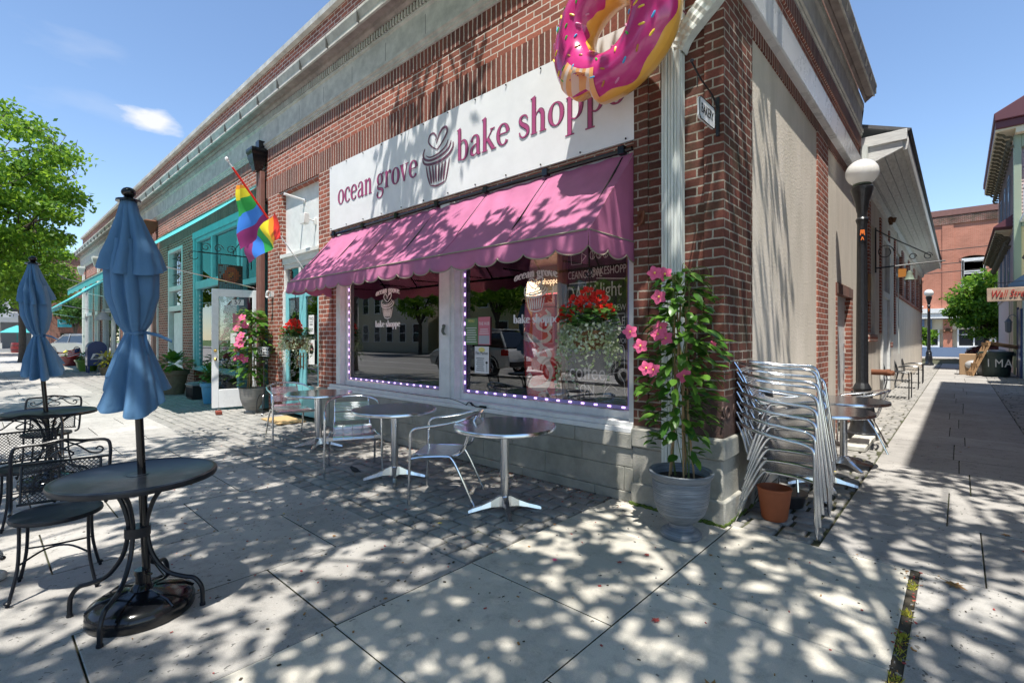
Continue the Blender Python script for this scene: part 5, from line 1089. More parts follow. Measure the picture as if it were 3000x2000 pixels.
def vine(root, r, h0, h1, rad, nleaf, flowers, L=.10, seed=1):
    rs = random.Random(seed); b = MB()
    for i in range(nleaf):
        z = h0+(h1-h0)*rs.random()**.85; t = rs.uniform(0, 2*PI); prof = rad*(.55+.45*math.sin((z-h0)/(h1-h0)*PI*.9+.35)); q = prof*rs.uniform(.25, 1)
        p = Vector((math.cos(t)*q+.03*math.sin(z*5), math.sin(t)*q, z)); d = Vector((math.cos(t), math.sin(t), rs.uniform(-.5, .45))); n = Vector((math.cos(t)*.3, math.sin(t)*.3, 1))+rdir(rs)*.4
        leaf(b, p, d, n, L*rs.uniform(.55, 1.25), L*.56*rs.uniform(.7, 1.15), 0, rs.uniform(.0, .6))
    b.build('foliage', 'leaf_glossy', root, ang=180)
    b = MB()
    for k in range(5):
        t = 2*PI*k/5+.3; b.tube([(math.cos(t)*.10, math.sin(t)*.10, h0-.42 if h0 > .8 else .35), (math.cos(t)*.05, math.sin(t)*.05, h0+.3), (math.cos(t+1)*.05, math.sin(t+1)*.05, h1-.25)], .007, 5)
    b.build('stakes', 'stake', root); b = MB()
    for k in range(7):
        t = rs.uniform(0, 6); b.tube(smoothpath([(math.cos(t+z*3)*.06, math.sin(t+z*3)*.06, z) for z in [h0-.4+(h1-h0+.4)*i/7 for i in range(8)]], 3), .004, 4)
    for k in range(4):
        t = rs.uniform(0, 6); z = h1-.1; b.tube(smoothpath([(0, 0, z), (math.cos(t)*.12, math.sin(t)*.12, z+.14), (math.cos(t)*.22, math.sin(t)*.2, z+.12), (math.cos(t+.3)*.28, math.sin(t)*.26, z+.02)], 4), .0025, 4)
    b.build('vine_stems', 'stem', root); b = MB()
    for (x, y, z, r_, dx, dy) in flowers: flower(b, (x, y, z), (dx, dy, .35), r_)
    b.build('flowers', ['petal_pink', 'petal_centre'], root, ang=180)
camd = lambda x, y: (-x, -y)
# ---- large grey urn with climber ----
ux, uy = -1.515, 3.50
U = thing('planter_urn', 'grey ridged pedestal urn with a tall pink flowering climber at the building corner', 'planter', (ux, uy, 0))
b = MB(); pr = [(.135, 0), (.145, .012), (.145, .03), (.132, .045), (.10, .06), (.082, .075), (.085, .10), (.12, .13), (.165, .18), (.188, .25), (.197, .33), (.203, .42), (.225, .455), (.230, .475), (.224, .482), (.205, .475), (.19, .44), (.185, .40), (0, .40)]
pr2 = []
for (a, c), (d, e) in zip(pr[:-1], pr[1:]):
    n = max(1, int(abs(e-c)/.006)) if .12 < c < .44 and e > c else 1
    for i in range(n): t = i/n; pr2.append((a+(d-a)*t+(.0022 if (i % 2 and n > 1) else 0), c+(e-c)*t))
pr2.append(pr[-1]); b.lathe(pr2, n=48); b.build('urn', 'urn_grey', U, ang=25); b = MB(); b.lathe([(0, .425), (.15, .43), (.188, .42)], n=20); b.build('soil', 'soil', U)
fl_ = []
rt = (math.cos(YAW), math.sin(YAW)); fwd = (-math.sin(YAW), math.cos(YAW))
for px, py in ((1918, 800), (1948, 803), (1935, 960), (1950, 990), (1927, 978), (1876, 1013), (1893, 1078), (1913, 1083), (2004, 1100), (1846, 972), (1930, 870), (2088, 1010)):
    u = (px-1500)/1437; v = (990-py)/1437; depth = 3.62-.14; x = fwd[0]*depth+rt[0]*u*depth-ux; y = fwd[1]*depth+rt[1]*u*depth-uy; fl_.append((x, y, H+v*depth, .055 if px != 2088 else .03, -ux-x, -uy-y))
vine(U, 0, .58, 1.93, .26, 540, fl_, .11, 4)
# ---- planter by the door ----
U2 = thing('planter', 'bronze grey pot with a pink flowering climber beside the open white door', 'planter', (-10.12, 3.62, 0))
b = MB(); b.lathe([(.11, 0), (.12, .03), (.10, .06), (.17, .16), (.21, .30), (.225, .46), (.235, .49), (.22, .49), (.205, .44), (0, .44)], n=32); b.build('pot', 'pot_bronze', U2)
rs = random.Random(9); fl2 = [(rs.uniform(-.25, .3), rs.uniform(-.3, 0), rs.uniform(.95, 1.95), .075, .6, -.6) for _ in range(13)]
vine(U2, 0, .58, 1.98, .32, 420, fl2, .15, 8)
# ---- hanging baskets ----
def basket(x, y, zb, s, label, top, seed, cord):
    T = thing('hanging_basket', label, 'hanging basket', (x, y, zb)); rs = random.Random(seed); b = MB()
    b.lathe([(0, -.16*s), (.08*s, -.15*s), (.14*s, -.09*s), (.175*s, 0), (.17*s, .01), (0, 0)], n=20); b.build('coir_bowl', 'coir', T)
    b = MB()
    for k in range(3): t = 2*PI*k/3; b.tube([(math.cos(t)*.17*s, math.sin(t)*.17*s, 0), (0, 0, top-zb-.22)], .003, 4)
    b.tube([(0, 0, top-zb-.22), (0, 0, top-zb)], .006, 5); b.tube(arc((0, 0, top-zb-.25), .03, PI/2, -PI, 10, 'xz'), .006, 5); b.build('hanger', 'black_metal', T)
    b = MB()
    for i in range(int(240*s)):
        t = rs.uniform(0, 2*PI); q = .22*s*rs.random()**.6; leaf(b, (math.cos(t)*q, math.sin(t)*q, rs.uniform(.02, .17)*s+.03), (math.cos(t), math.sin(t), rs.uniform(-.2, .6)), (0, 0, 1), .065, .065, 0, .2)
    b.build('geranium_leaves', 'leaf_geranium', T, ang=180); b = MB()
    for k in range(46):
        t = rs.uniform(0, 2*PI); q = .19*s*rs.uniform(.75, 1.15); L = rs.uniform(.15, .58)*s*(.7 if rs.random() < .6 else 1.05); p = Vector((math.cos(t)*q, math.sin(t)*q, .04))
        for j in range(int(L/.021)):
            f = j*.021/L; pp = p+Vector((math.cos(t)*.06*math.sin(f*2)+rs.uniform(-.014, .014), math.sin(t)*.06*math.sin(f*2)+rs.uniform(-.014, .014), -f*L+.02))
            leafq(b, pp, rdir(rs, -.3), rdir(rs, .4), rs.uniform(.022, .036), rs.uniform(.02, .03), 0 if rs.random() < .65 else 1)
    for k in range(int(700*s)):
        t = rs.uniform(0, 2*PI); q = .24*s*rs.uniform(.6, 1.05); leafq(b, (math.cos(t)*q, math.sin(t)*q, rs.uniform(-.16, .06)*s), rdir(rs), rdir(rs, .4), rs.uniform(.025, .042), rs.uniform(.022, .034), 0 if rs.random() < .7 else 1)
    b.build('trailing_ivy', ['leaf_ivy', 'leaf_silver'], T, ang=180); b = MB()
    for (fx, fy, fz) in ((.02, -.05, .30), (-.09, -.05, .25), (.11, -.02, .27), (.0, .05, .24), (-.17, -.08, .17), (-.22, -.05, .10), (.18, -.02, .17), (.02, -.12, .22)):
        c = Vector((fx, fy, fz))*s
        for k in range(34):
            d = rdir(rs, .25); leafq(b, c+d*.036*s, d, rdir(rs), .042*s, .042*s)
        b.tube([c, (fx*.3*s, fy*.3*s, .05)], .003, 4, mi=1)
    b.build('geranium_flowers', ['petal_red', 'stem'], T, ang=180)
basket(-2.18, 3.30, 1.50, .96, 'hanging basket of red geraniums and trailing pale ivy in front of the shop window', 2.22, 5, 0)
basket(-8.22, 3.62, 1.42, 1.0, 'hanging basket of red flowers and variegated ivy in front of the turquoise door', 2.2, 6, 0)
def bushy(x, y, h, r_, n, label, m='leaf_glossy', L=.12, seed=1, cat='plant pot', pot='blue_pot', ph=.4, pr_=.2, name='potted_plant', fl3=None, grp=None):
    T = thing(name, label, cat, (x, y, 0), group=grp); rs = random.Random(seed); b = MB()
    b.lathe([(pr_*.68, 0), (pr_*.78, ph*.3), (pr_*.9, ph*.8), (pr_*1.02, ph*.82), (pr_*1.05, ph), (pr_*.95, ph), (pr_*.9, ph*.88), (0, ph*.88)], n=26); b.build('pot', pot, T)
    b = MB()
    for i in range(n):
        d = rdir(rs, .25); q = rs.random()**.5; p = Vector((d.x*r_*q, d.y*r_*q, ph+h*.4+d.z*h*.5*q)); leaf(b, p, d, (0, 0, 1), L*rs.uniform(.7, 1.2), L*.6, 0, .25)
    b.build('foliage', m, T, ang=180)
    if fl3:
        b = MB(); [flower(b, (rs.uniform(-r_, r_), rs.uniform(-r_, r_)*.8, ph+h*rs.uniform(.6, 1)), (rs.uniform(.1, .8), -.6, .6), .05) for _ in range(14)]; b.build('flowers', [fl3, 'petal_centre'], T, ang=180)
    return T
bushy(-12.35, 3.55, .42, .26, 130, 'blue ribbed pot of green leaves under the turquoise window', seed=2, ph=.46, pr_=.20)
bushy(-15.1, 3.50, .40, .36, 120, 'large olive stone pot of broad leaves beside the white upstairs door', seed=3, pot='pot_olive', ph=.62, pr_=.33, L=.2)
TB = thing('storage_tub', 'black lidded storage tub standing on the paving beside the blue pot', 'tub', (-13.55, 3.62, 0)); b = MB(); b.prism([(-.22, 0), (.22, 0), (.26, .32), (-.26, .32)], -.18, .18, lambda u, v, w: (u, w, v)); [b.box(-.2+i*.1, -.17+i*.1, -.2, -.18, .04, .28) for i in range(5)]; b.build('tub', 'black_plastic', TB, bevel=.012); b = MB(); b.box(-.28, .28, -.2, .2, .32, .36); b.box(-.22, .22, -.15, .15, .36, .39); b.build('lid', 'urn_grey', TB, bevel=.015)
b = MB(); b.prism([(-9.2, 3.44), (-8.35, 3.40), (-8.33, 3.86), (-9.18, 3.88)], .004, .022, lambda u, v, w: (u, v, w)); tag(b.build('doormat', 'doormat'), 'tan coir doormat lying in front of the turquoise bakery door', 'doormat')
b = MB(); b.obox((-10.42, 3.13, .035), ((1, -.2, 0), (.2, 1, 0), (0, 0, 1)), (.10, .05, .03)); tag(b.build('doorstop_brick', 'red_brick', bevel=.006), 'loose red brick propping the white door on the paving', 'brick')
# ---- hanging plants / mail slot etc on far planters ----
bushy(-28.3, 3.35, .30, .36, 90, 'bright green glazed pot of white flowers nearest the blue post box', seed=12, pot='pot_green', ph=.5, pr_=.42, L=.12, fl3='petal_white', grp='glazed pots along the paving')
bushy(-30.2, 3.45, .30, .32, 70, 'smaller green glazed pot of white flowers behind the nearest one', seed=13, pot='pot_green', ph=.45, pr_=.35, L=.12, fl3='petal_white', grp='glazed pots along the paving')
bushy(-29.3, 3.4, .2, .2, 40, 'dark red glazed pot squeezed between two green pots', seed=14, pot='pot_red', ph=.4, pr_=.28, L=.1, grp='glazed pots along the paving')
bushy(-34.4, 3.4, .3, .4, 70, 'far dark red glazed pot of yellow flowers at the kerb end', seed=15, pot='pot_red', ph=.5, pr_=.45, L=.12, fl3='petal_yellow', grp='glazed pots along the paving')
bushy(-24.9, 3.55, .7, .38, 180, 'yellow leaved shrub in a low pot beside the blue post box', m='leaf_yellow', seed=16, pot='pot_olive', ph=.3, pr_=.3, L=.12)
MBX = thing('post_box', 'dark blue round topped street mailbox with a white emblem on four legs', 'mailbox', (-26.9, 3.45, 0))
b = MB(); pts = [(-.32, .30), (.32, .30), (.32, 1.02)]+[(.32*math.cos(t*PI/12), 1.02+.30*math.sin(t*PI/12)) for t in range(1, 12)]+[(-.32, 1.02)]; b.prism(pts, -.30, .30, lambda u, v, w: (w, u, v)); b.build('body', 'mail_blue', MBX, bevel=.015)
b = MB(); [b.box(x-.03, x+.03, y-.03, y+.03, 0, .32) for x in (-.26, .26) for y in (-.27, .27)]; b.build('legs', 'mail_blue', MBX); b = MB(); b.prism([(-.22, .56), (.16, .56), (.24, .80), (-.14, .80)], .301, .305, lambda u, v, w: (w, u, v)); b.build('emblem_ground', 'paper', MBX); b = MB(); b.prism([(-.16, .60), (.0, .60), (.16, .76), (-.06, .76)], .306, .309, lambda u, v, w: (w, u, v)); b.prism([(-.19, .575), (.13, .575), (.135, .59), (-.185, .59)], .306, .309, lambda u, v, w: (w, u, v)); b.build('emblem', 'mail_blue', MBX)
b = MB(); b.tube([(-28.1, 3.15, .5), (-28.0, 3.05, 1.05)], .008, 5); FLG = tag(b.build('small_flag', 'stake'), 'small stars and stripes flag stuck in the nearest green pot', 'flag')
b = MB()
for i in range(7): b.add([(-28.02, 3.05, 1.02-i*.045), (-28.0, 2.66, .90-i*.045), (-28.0, 2.66, .855-i*.045), (-28.02, 3.05, .975-i*.045)], [(0, 1, 2, 3)], i % 2)
b.add([(-27.99, 3.06, 1.02), (-27.98, 2.88, .965), (-27.98, 2.88, .80), (-27.99, 3.06, .86)], [(0, 1, 2, 3)], 2); b.build('cloth', ['flag_red', 'petal_white', 'mail_blue'], FLG, solid=.004)

# ================= WROUGHT IRON UMBRELLA TABLES =================
def umb_table(x, y, rz, label):
    T = thing('patio_table', label, 'table', (x, y, 0), rz, 'round black mesh patio tables'); b = MB(); b.lathe([(0, .716), (.335, .716), (.335, .7185), (0, .7185)], n=48); b.build('tabletop', 'mesh_top', T, uvfn=lambda c: (c.x, c.y))
    b = MB(); b.lathe([(.335, .70), (.362, .70), (.366, .712), (.362, .727), (.348, .731), (.335, .724)], n=56); b.lathe([(.02, .72), (.05, .72), (.05, .726), (.02, .727)], n=20)
    for k in range(2): a = k*PI/2; b.bar((-.33*math.cos(a), -.33*math.sin(a), .707), (.33*math.cos(a), .33*math.sin(a), .707), .025, .006)
    b.build('rim', 'iron_table', T)
    for k in range(4):
        a = k*PI/2+PI/4; f = lambda r_, z: (r_*math.cos(a), r_*math.sin(a), z)
        b = MB(); b.tube(smoothpath([f(.26, .70), f(.17, .68), f(.09, .61), f(.05, .50), f(.045, .42), f(.07, .30), (f(.14, .20)), f(.22, .165), f(.275, .15), f(.31, .10), f(.315, .03), f(.315, .0)], 5), .0115, 8); b.lathe([(.015, 0), (.015, .012)], f(.315, 0), 8); b.build('leg', 'iron_table', T)
    b = MB(); b.lathe([(.052, .40), (.058, .40), (.058, .45), (.052, .45)], n=20); b.build('collar', 'iron_table', T); return T
def umb_base(x, y, label):
    T = thing('umbrella_base', label, 'umbrella base', (x, y, 0), .4); b = MB(); b.lathe([(.232, 0), (.238, .012), (.238, .05), (.228, .072), (.19, .095), (.10, .118), (.05, .125), (.05, .13)], n=48, fn=lambda r_, z, t: r_*(1-.018*(abs(math.cos(3*t)) > .985)) if z < .1 else r_)
    b.build('weight', 'black_metal', T)
    b = MB(); [b.tube([(math.cos(k*PI/3)*.06, math.sin(k*PI/3)*.06, .125), (math.cos(k*PI/3)*.19, math.sin(k*PI/3)*.19, .098), (math.cos(k*PI/3)*.232, math.sin(k*PI/3)*.232, .070)], .006, 5) for k in range(6)]; b.lathe([(.055, .12), (.045, .14), (.030, .155), (.030, .20), (.036, .20), (.036, .225), (.0, .225)], n=20); b.tube([(.035, 0, .21), (.07, 0, .21)], .008, 6); b.build('socket', 'black_metal', T)
def umbrella(x, y, lean, rz, label, seed):
    T = thing('patio_umbrella', label, 'umbrella', (x, y, .13), 0, 'closed blue patio umbrellas'); rs = random.Random(seed)
    top = 2.06
    ax = lambda z: Vector((lean[0]*(z/2), lean[1]*(z/2), z))
    b = MB(); b.tube([ax(0), ax(top)], .019, 12); b.build('pole', 'black_metal', T)
    ph = [rs.uniform(0, 6) for _ in range(8)]
    def cloth(zs, rsd, nf, amp, hem, phase=0, thick=0):
        def f(u, v):
            t = u*2*PI; k = v*(len(zs)-1); i = min(int(k), len(zs)-2); q = k-i; q = q*q*(3-2*q); z = zs[i]*(1-q)+zs[i+1]*q; r_ = rsd[i]*(1-q)+rsd[i+1]*q; am = amp[i]*(1-q)+amp[i+1]*q
            tt = t+.38*math.sin(2*t+ph[0])+.5*v*math.sin(t+ph[1]); w = 1-2*(1-abs(math.cos(nf*tt/2+phase+.4*math.sin(v*4+ph[2]))))**1.3; am *= .55+.75*abs(math.sin(t*1.5+ph[5]))
            w2 = math.cos((nf*2+1)*t+ph[3]+v*3); rr = r_*.68*(1+am*w+.12*am*w2)
            z += hem*(max(0, v-.72)/.28)**1.5*(w*.16+1.35*math.cos(t+.18)); p = ax(z); return (p.x+rr*math.cos(t), p.y+rr*math.sin(t), z)
        return f
    b = MB(); b.grid(cloth([1.84, 1.70, 1.54, 1.40, 1.345, 1.30, 1.22, 1.11, 1.02], [.120, .145, .138, .092, .056, .078, .118, .168, .205], 6, [.14, .20, .24, .24, .16, .22, .26, .28, .30], -.075), 110, 60, wrap=True); b.build('canopy', 'umbrella_fabric', T, ang=180)
    b = MB(); b.grid(cloth([2.05, 1.97, 1.86, 1.77, 1.71], [.052, .075, .115, .150, .168], 7, [.06, .16, .24, .28, .30], -.045, 1.2), 100, 26, wrap=True); b.build('vent_cap', 'umbrella_fabric', T, ang=180)
    b = MB(); c = ax(2.05); b.lathe([(.0, 0), (.058, 0), (.056, .012), (.03, .02), (.016, .03)], c, 20); b.ball(c+Vector((0, 0, .052)), (.034, .034, .028), 14, 8); b.build('finial', 'black_metal', T)
    b = MB(); p = ax(1.345); b.grid(lambda u, v: (p.x+(.044+.003*math.cos(5*u*2*PI))*math.cos(u*2*PI), p.y+(.044+.003*math.cos(5*u*2*PI))*math.sin(u*2*PI), 1.335+.022*v), 40, 1, wrap=True)
    q = p+Vector((.035, .03, 0)); b.strip([q, q+Vector((.09, .05, -.02)), q+Vector((.17, .09, -.05))], [q+Vector((0, 0, .015)), q+Vector((.09, .05, -.002)), q+Vector((.17, .09, -.035))]); b.strip([q, q+Vector((.02, .0, -.05)), q+Vector((.035, .01, -.11))], [q+Vector((.012, .012, 0)), q+Vector((.035, .012, -.05)), q+Vector((.045, .02, -.11))])
    b.build('tie_strap', 'umbrella_fabric', T, ang=180, solid=.002)
    return T
umb_table(-3.235, .585, R(8), 'round black mesh patio table nearest the camera, holding the larger looking blue umbrella'); umb_base(-3.21, .60, 'glossy black ribbed weight under the nearest mesh table')
umbrella(-3.20, .62, (-.10, -.06), 0, 'closed blue umbrella tied at the waist, standing through the nearest table', 3)
umb_table(-6.64, .50, R(20), 'round black mesh patio table farther off at the left edge'); umb_base(-6.62, .50, 'black weight under the farther mesh table')
umbrella(-6.62, .51, (-.15, -.12), 1, 'closed blue umbrella of the farther table at the left', 8)
def iron_chair():
    T = thing('patio_chair', 'black iron mesh chair with a scrolled back nearest the camera', 'chair', (0, 0, 0), 0, 'scroll backed black mesh chairs')
    b = MB(); b.lathe([(0, .425), (.19, .427), (.19, .4295), (0, .4275)], n=36); b.build('seat', 'mesh_seat', T, uvfn=lambda c: (c.x, c.y)); b = MB(); b.lathe([(.19, .41), (.207, .41), (.21, .42), (.206, .434), (.19, .432)], n=40); b.build('seat_rim', 'iron_table', T)
    for sx in (-1, 1):
        for sy in (-1, 1):
            f = lambda k, z: (sx*.145*k, sy*.14*k, z); b = MB(); b.tube(smoothpath([f(1, .415), f(1.0, .30), f(1.04, .18), f(1.18, .06), f(1.28, .0)], 5), .009, 7); b.ball(f(1.27, .022), (.017, .017, .012), 8, 5); b.build('leg', 'iron_table', T)
    b = MB(); b.tube(smoothpath([(-.15, -.145, .20), (-.05, -.03, .23), (.05, -.03, .23), (.15, -.145, .20)], 5), .0055, 6); b.tube(smoothpath([(-.15, .145, .20), (-.05, .03, .23), (.05, .03, .23), (.15, .145, .20)], 5), .0055, 6); b.build('stretcher', 'iron_table', T)
    y0, y1 = .19, .275; by = lambda z: y0+(y1-y0)*(z-.42)/.38
    b = MB(); L = [(-.215, .10, .42), (-.225, by(.43), .44), (-.23, by(.62), .62), (-.232, by(.74), .74), (-.205, by(.785), .785), (-.10, by(.79), .79), (0, by(.80), .805), (.10, by(.79), .79), (.205, by(.785), .785), (.232, by(.74), .74), (.23, by(.62), .62), (.225, by(.43), .44), (.215, .10, .42)]
    b.tube(smoothpath(L, 4), .010, 7); b.tube([(-.23, by(.68), .68), (.23, by(.68), .68)], .008, 6); b.tube([(-.2, by(.45), .45), (.2, by(.45), .45)], .008, 6)
    for s_ in (-1, 1): b.tube([(s_*.185, by(.45), .45), (s_*.185, by(.68), .68)], .007, 6)
    b.build('back_frame', 'iron_table', T)
    b = MB(); b.add([(-.185, by(.45), .45), (.185, by(.45), .45), (.185, by(.68), .68), (-.185, by(.68), .68)], [(0, 1, 2, 3)]); b.build('back_mesh', 'mesh_back', T, uvfn=lambda c: (c.x, c.z))
    b = MB()
    for s_ in (-1, 1):
        b.tube(smoothpath([(s_*.0, by(.80), .80), (s_*.07, by(.76), .765), (s_*.13, by(.72), .715), (s_*.18, by(.71), .705), (s_*.195, by(.73), .73), (s_*.175, by(.745), .745), (s_*.16, by(.73), .73)], 4), .0055, 5)
        b.tube(smoothpath([(s_*-.02, by(.70), .70), (s_*.03, by(.70), .70), (s_*.05, by(.715), .72), (s_*.0, by(.745), .75), (s_*-.05, by(.77), .77), (s_*-.12, by(.785), .785)], 4), .0055, 5)
    b.build('scrollwork', 'iron_table', T); return T
ic = iron_chair(); ic.location = (-3.93, .33, 0); ic.rotation_euler = (0, 0, R(80))
dup(ic, (-5.45, .30, 0), R(95), 'black iron mesh chair with scrolled back, just in front of the farther table')
dup(ic, (-7.25, .52, 0), R(72), 'black iron mesh chair with scrolled back beyond the farther table')

# ================= BISTRO TABLES =================
def bistro(x, y, rz, label, h=.72, r_=.43):
    T = thing('bistro_table', label, 'table', (x, y, 0), rz, 'round polished steel bistro tables'); b = MB(); b.lathe([(0, h-.002), (r_-.012, h-.002), (r_-.010, h), (r_-.03, h+.0005), (0, h+.0005)], n=64); b.build('tabletop', 'steel_top', T)
    b = MB(); b.lathe([(r_-.03, h-.032), (r_-.005, h-.032), (r_, h-.026), (r_, h-.005), (r_-.004, h+.002), (r_-.010, h+.002)], n=64); b.lathe([(0, h-.03), (r_-.03, h-.03)], n=32); b.lathe([(.10, h-.034), (.10, h-.031)], n=16); b.build('rim', 'steel_edge', T)
    b = MB(); b.tube([(0, 0, .09), (0, 0, h-.03)], .037, 24); b.build('column', 'steel_edge', T)
    for k in range(4):
        a = k*PI/2; M4 = Matrix.Rotation(a, 4, 'Z'); b = MB(); sec = [(.0, .034, .03, .13), (.05, .032, .045, .125), (.12, .028, .042, .088), (.20, .024, .026, .055), (.275, .021, .006, .034), (.31, .019, .0, .020)]
        L = [[M4 @ Vector((u, -w_, z0)), M4 @ Vector((u, w_, z0)), M4 @ Vector((u, w_*.7, z1)), M4 @ Vector((u, -w_*.7, z1))] for u, w_, z0, z1 in sec]
        for p, q in zip(L[:-1], L[1:]): b.strip(p, q, closed=True)
        b.add(L[-1], [(0, 1, 2, 3)]); b.build('foot', 'steel_edge', T, ang=50, fixn=True)
    return T
bistro(-2.83, 3.01, R(-38), 'polished round steel table nearest the building corner'); bistro(-4.32, 2.93, R(-35), 'polished round steel table in the middle of the row'); bistro(-6.32, 3.10, R(-44), 'polished round steel table farthest along, near the turquoise door')
bistro(-1.0, 5.62, R(-60), 'polished round steel table directly behind the stacked chairs', .745); bistro(-.97, 6.62, R(-50), 'polished round steel table behind the first one in the alley', .755)
# ================= ALUMINIUM CHAIRS =================
def alu_chair():
    T = thing('aluminium_chair', 'polished aluminium armchair turned sideways beside the nearest steel table', 'chair', (0, 0, 0), 0, 'polished aluminium armchairs')
    hw = .285; b = MB(); r_ = .0125
    arm = [(-hw, -.235, .58), (-hw, -.225, .635), (-hw, -.18, .668), (-hw, -.05, .69), (-hw+.003, .10, .715), (-hw+.03, .21, .742), (-hw+.11, .295, .765), (-.08, .335, .775), (.08, .335, .775), (hw-.11, .295, .765), (hw-.03, .21, .742), (hw-.003, .10, .715), (hw, -.05, .69), (hw, -.18, .668), (hw, -.225, .635), (hw, -.235, .58)]
    b.tube([Vector((-hw-.005, -.25, 0))]+smoothpath(arm, 4)+[Vector((hw+.005, -.25, 0))], r_, 10); b.build('arm_frame', 'aluminium', T)
    for s_ in (-1, 1):
        b = MB(); b.tube(smoothpath([(s_*hw*.985, -.23, .405), (s_*.25, -.12, .415), (s_*.235, .06, .420), (s_*.235, .12, .40), (s_*.245, .20, .26), (s_*.25, .315, .0)], 5), r_*.95, 9); b.build('rear_leg', 'aluminium', T)
        b = MB(); b.tube(smoothpath([(s_*.195, .12, .42), (s_*.195, .19, .44), (s_*.19, .235, .52), (s_*.185, .275, .66), (s_*.18, .325, .772)], 5), .0095, 8); b.build('back_post', 'aluminium', T)
    b = MB(); b.bar((-hw, -.235, .40), (hw, -.235, .40), .012, .035); b.bar((-.235, .06, .415), (.235, .06, .415), .02, .02); b.build('cross_rail', 'aluminium', T)
    b = MB()
    for i in range(4):
        x0 = -.205+i*.104; x1 = x0+.098
        prf = [(-.245, .405), (-.24, .425), (-.22, .435), (-.10, .428), (.02, .424), (.12, .432), (.17, .45), (.185, .472)]
        L1 = [(x0, y, z) for y, z in prf]; L2 = [(x1, y, z) for y, z in prf]; L3 = [(x1, y, z-.012) for y, z in prf]; L4 = [(x0, y, z-.012) for y, z in prf]
        b.strip(L2, L1); b.strip(L1, L4); b.strip(L3, L2); b.strip(L4, L3)
    b.build('seat', 'aluminium_slat', T, ang=50); b = MB()
    for j in range(2):
        for i in range(6):
            z = .515+j*.115+i*.0165; y = .235+(z-.52)*.29; b.tube([(-.185, y-.012, z), (.185, y-.012, z)], .0068, 6)
    b.build('backrest', 'aluminium_slat', T); return T
ac = alu_chair(); ac.location = (-3.49, 2.91, 0); ac.rotation_euler = (0, 0, R(306))
dup(ac, (-4.92, 2.80, 0), R(62), 'polished aluminium armchair between the middle and farthest steel tables'); dup(ac, (-7.22, 3.10, 0), R(82), 'polished aluminium armchair farthest along, in front of the turquoise door')
pos = ['bottom chair of the tall aluminium stack in the alley', 'second chair from the bottom of the aluminium stack', 'third chair from the bottom of the aluminium stack', 'fourth chair of the aluminium stack, in its middle', 'third chair from the top of the aluminium stack', 'second chair from the top of the aluminium stack', 'topmost chair of the tall aluminium stack in the alley']
for i in range(7):
    c = dup(ac, (-1.02+.012*i-(.0 if i < 6 else .03), 4.36+.012*i, .088*i), R(92+i*.8+(3 if i == 6 else 0)), pos[i]); c['group'] = 'stacked aluminium armchairs'
    c.rotation_euler = (R(-1.2*i), R(0), c.rotation_euler.z)
c = dup(ac, (-1.0, 7.9, 0), R(-85), 'lone aluminium armchair tucked beyond the alley tables')
WV = thing('woven_chair', 'chair with a dark woven oval back between the stack and the stucco wall', 'chair', (-1.17, 5.05, 0), R(75)); b = MB()
b.grid(lambda u, v: (.19*math.cos(u*2*PI)*v, .20+.05*v*v*math.cos(u*2*PI)**2-.10*(.2*math.sin(u*2*PI)*v), .72+.22*math.sin(u*2*PI)*v), 28, 4, wrap=True); [b.tube([(-.18*math.sqrt(max(0, 1-(k/8)**2)), .205, .72+.22*k/8), (.18*math.sqrt(max(0, 1-(k/8)**2)), .205, .72+.22*k/8)], .006, 5) for k in range(-7, 8)]; b.build('back', 'seat_weave', WV); b = MB(); b.lathe([(0, .43), (.2, .43), (.21, .445), (.2, .455), (0, .455)], n=24); b.build('seat', 'seat_weave', WV); b = MB(); [b.tube([(sx*.15, sy*.15, .43), (sx*.2, sy*.2, 0)], .01, 6) for sx in (-1, 1) for sy in (-1, 1)]; b.tube(smoothpath([(-.17, .15, .43), (-.2, .22, .7), (-.1, .24, .92), (.1, .24, .92), (.2, .22, .7), (.17, .15, .43)], 5), .011, 7); b.build('frame', 'aluminium', WV)
T = thing('flower_pot', 'empty terracotta coloured pot under the stack of aluminium chairs', 'pot', (-1.10, 4.33, 0)); b = MB(); b.lathe([(.085, 0), (.095, .02), (.122, .235), (.126, .24), (.126, .255), (.118, .258), (.112, .24), (.08, .03), (0, .03)], n=32); b.build('pot', 'terracotta', T, ang=30); b = MB(); b.lathe([(0, .14), (.10, .14)], n=16); b.build('soil', 'soil', T)
T = thing('plastic_tub', 'low black plastic tub on the paving behind the terracotta pot', 'tub', (-1.12, 4.78, 0)); b = MB(); b.lathe([(.13, 0), (.15, .09), (.16, .11), (.15, .11), (.13, .02), (0, .02)], n=28); b.build('tub', 'black_plastic', T); b = MB(); b.lathe([(.155, .10), (.165, .10), (.165, .115), (.155, .115)], n=28); b.build('rim', 'black_plastic', T)
b = MB(); b.box(-1.12, -.88, 7.6, 9.4, .0, .07); tag(b.build('door_step', 'limestone', bevel=.012), 'low pale stone step in front of the white alley door', 'step')
b = MB(); [b.add([(-.86+rg.uniform(-.05, .05), 4.95+rg.uniform(-.05, .05), rg.uniform(.0, .07)) for _ in range(4)], [(0, 1, 2, 3)]) for _ in range(9)]; tag(b.build('plastic_bag', 'bag_clear'), 'crumpled clear plastic scrap by the feet of the stacked chairs', 'litter')
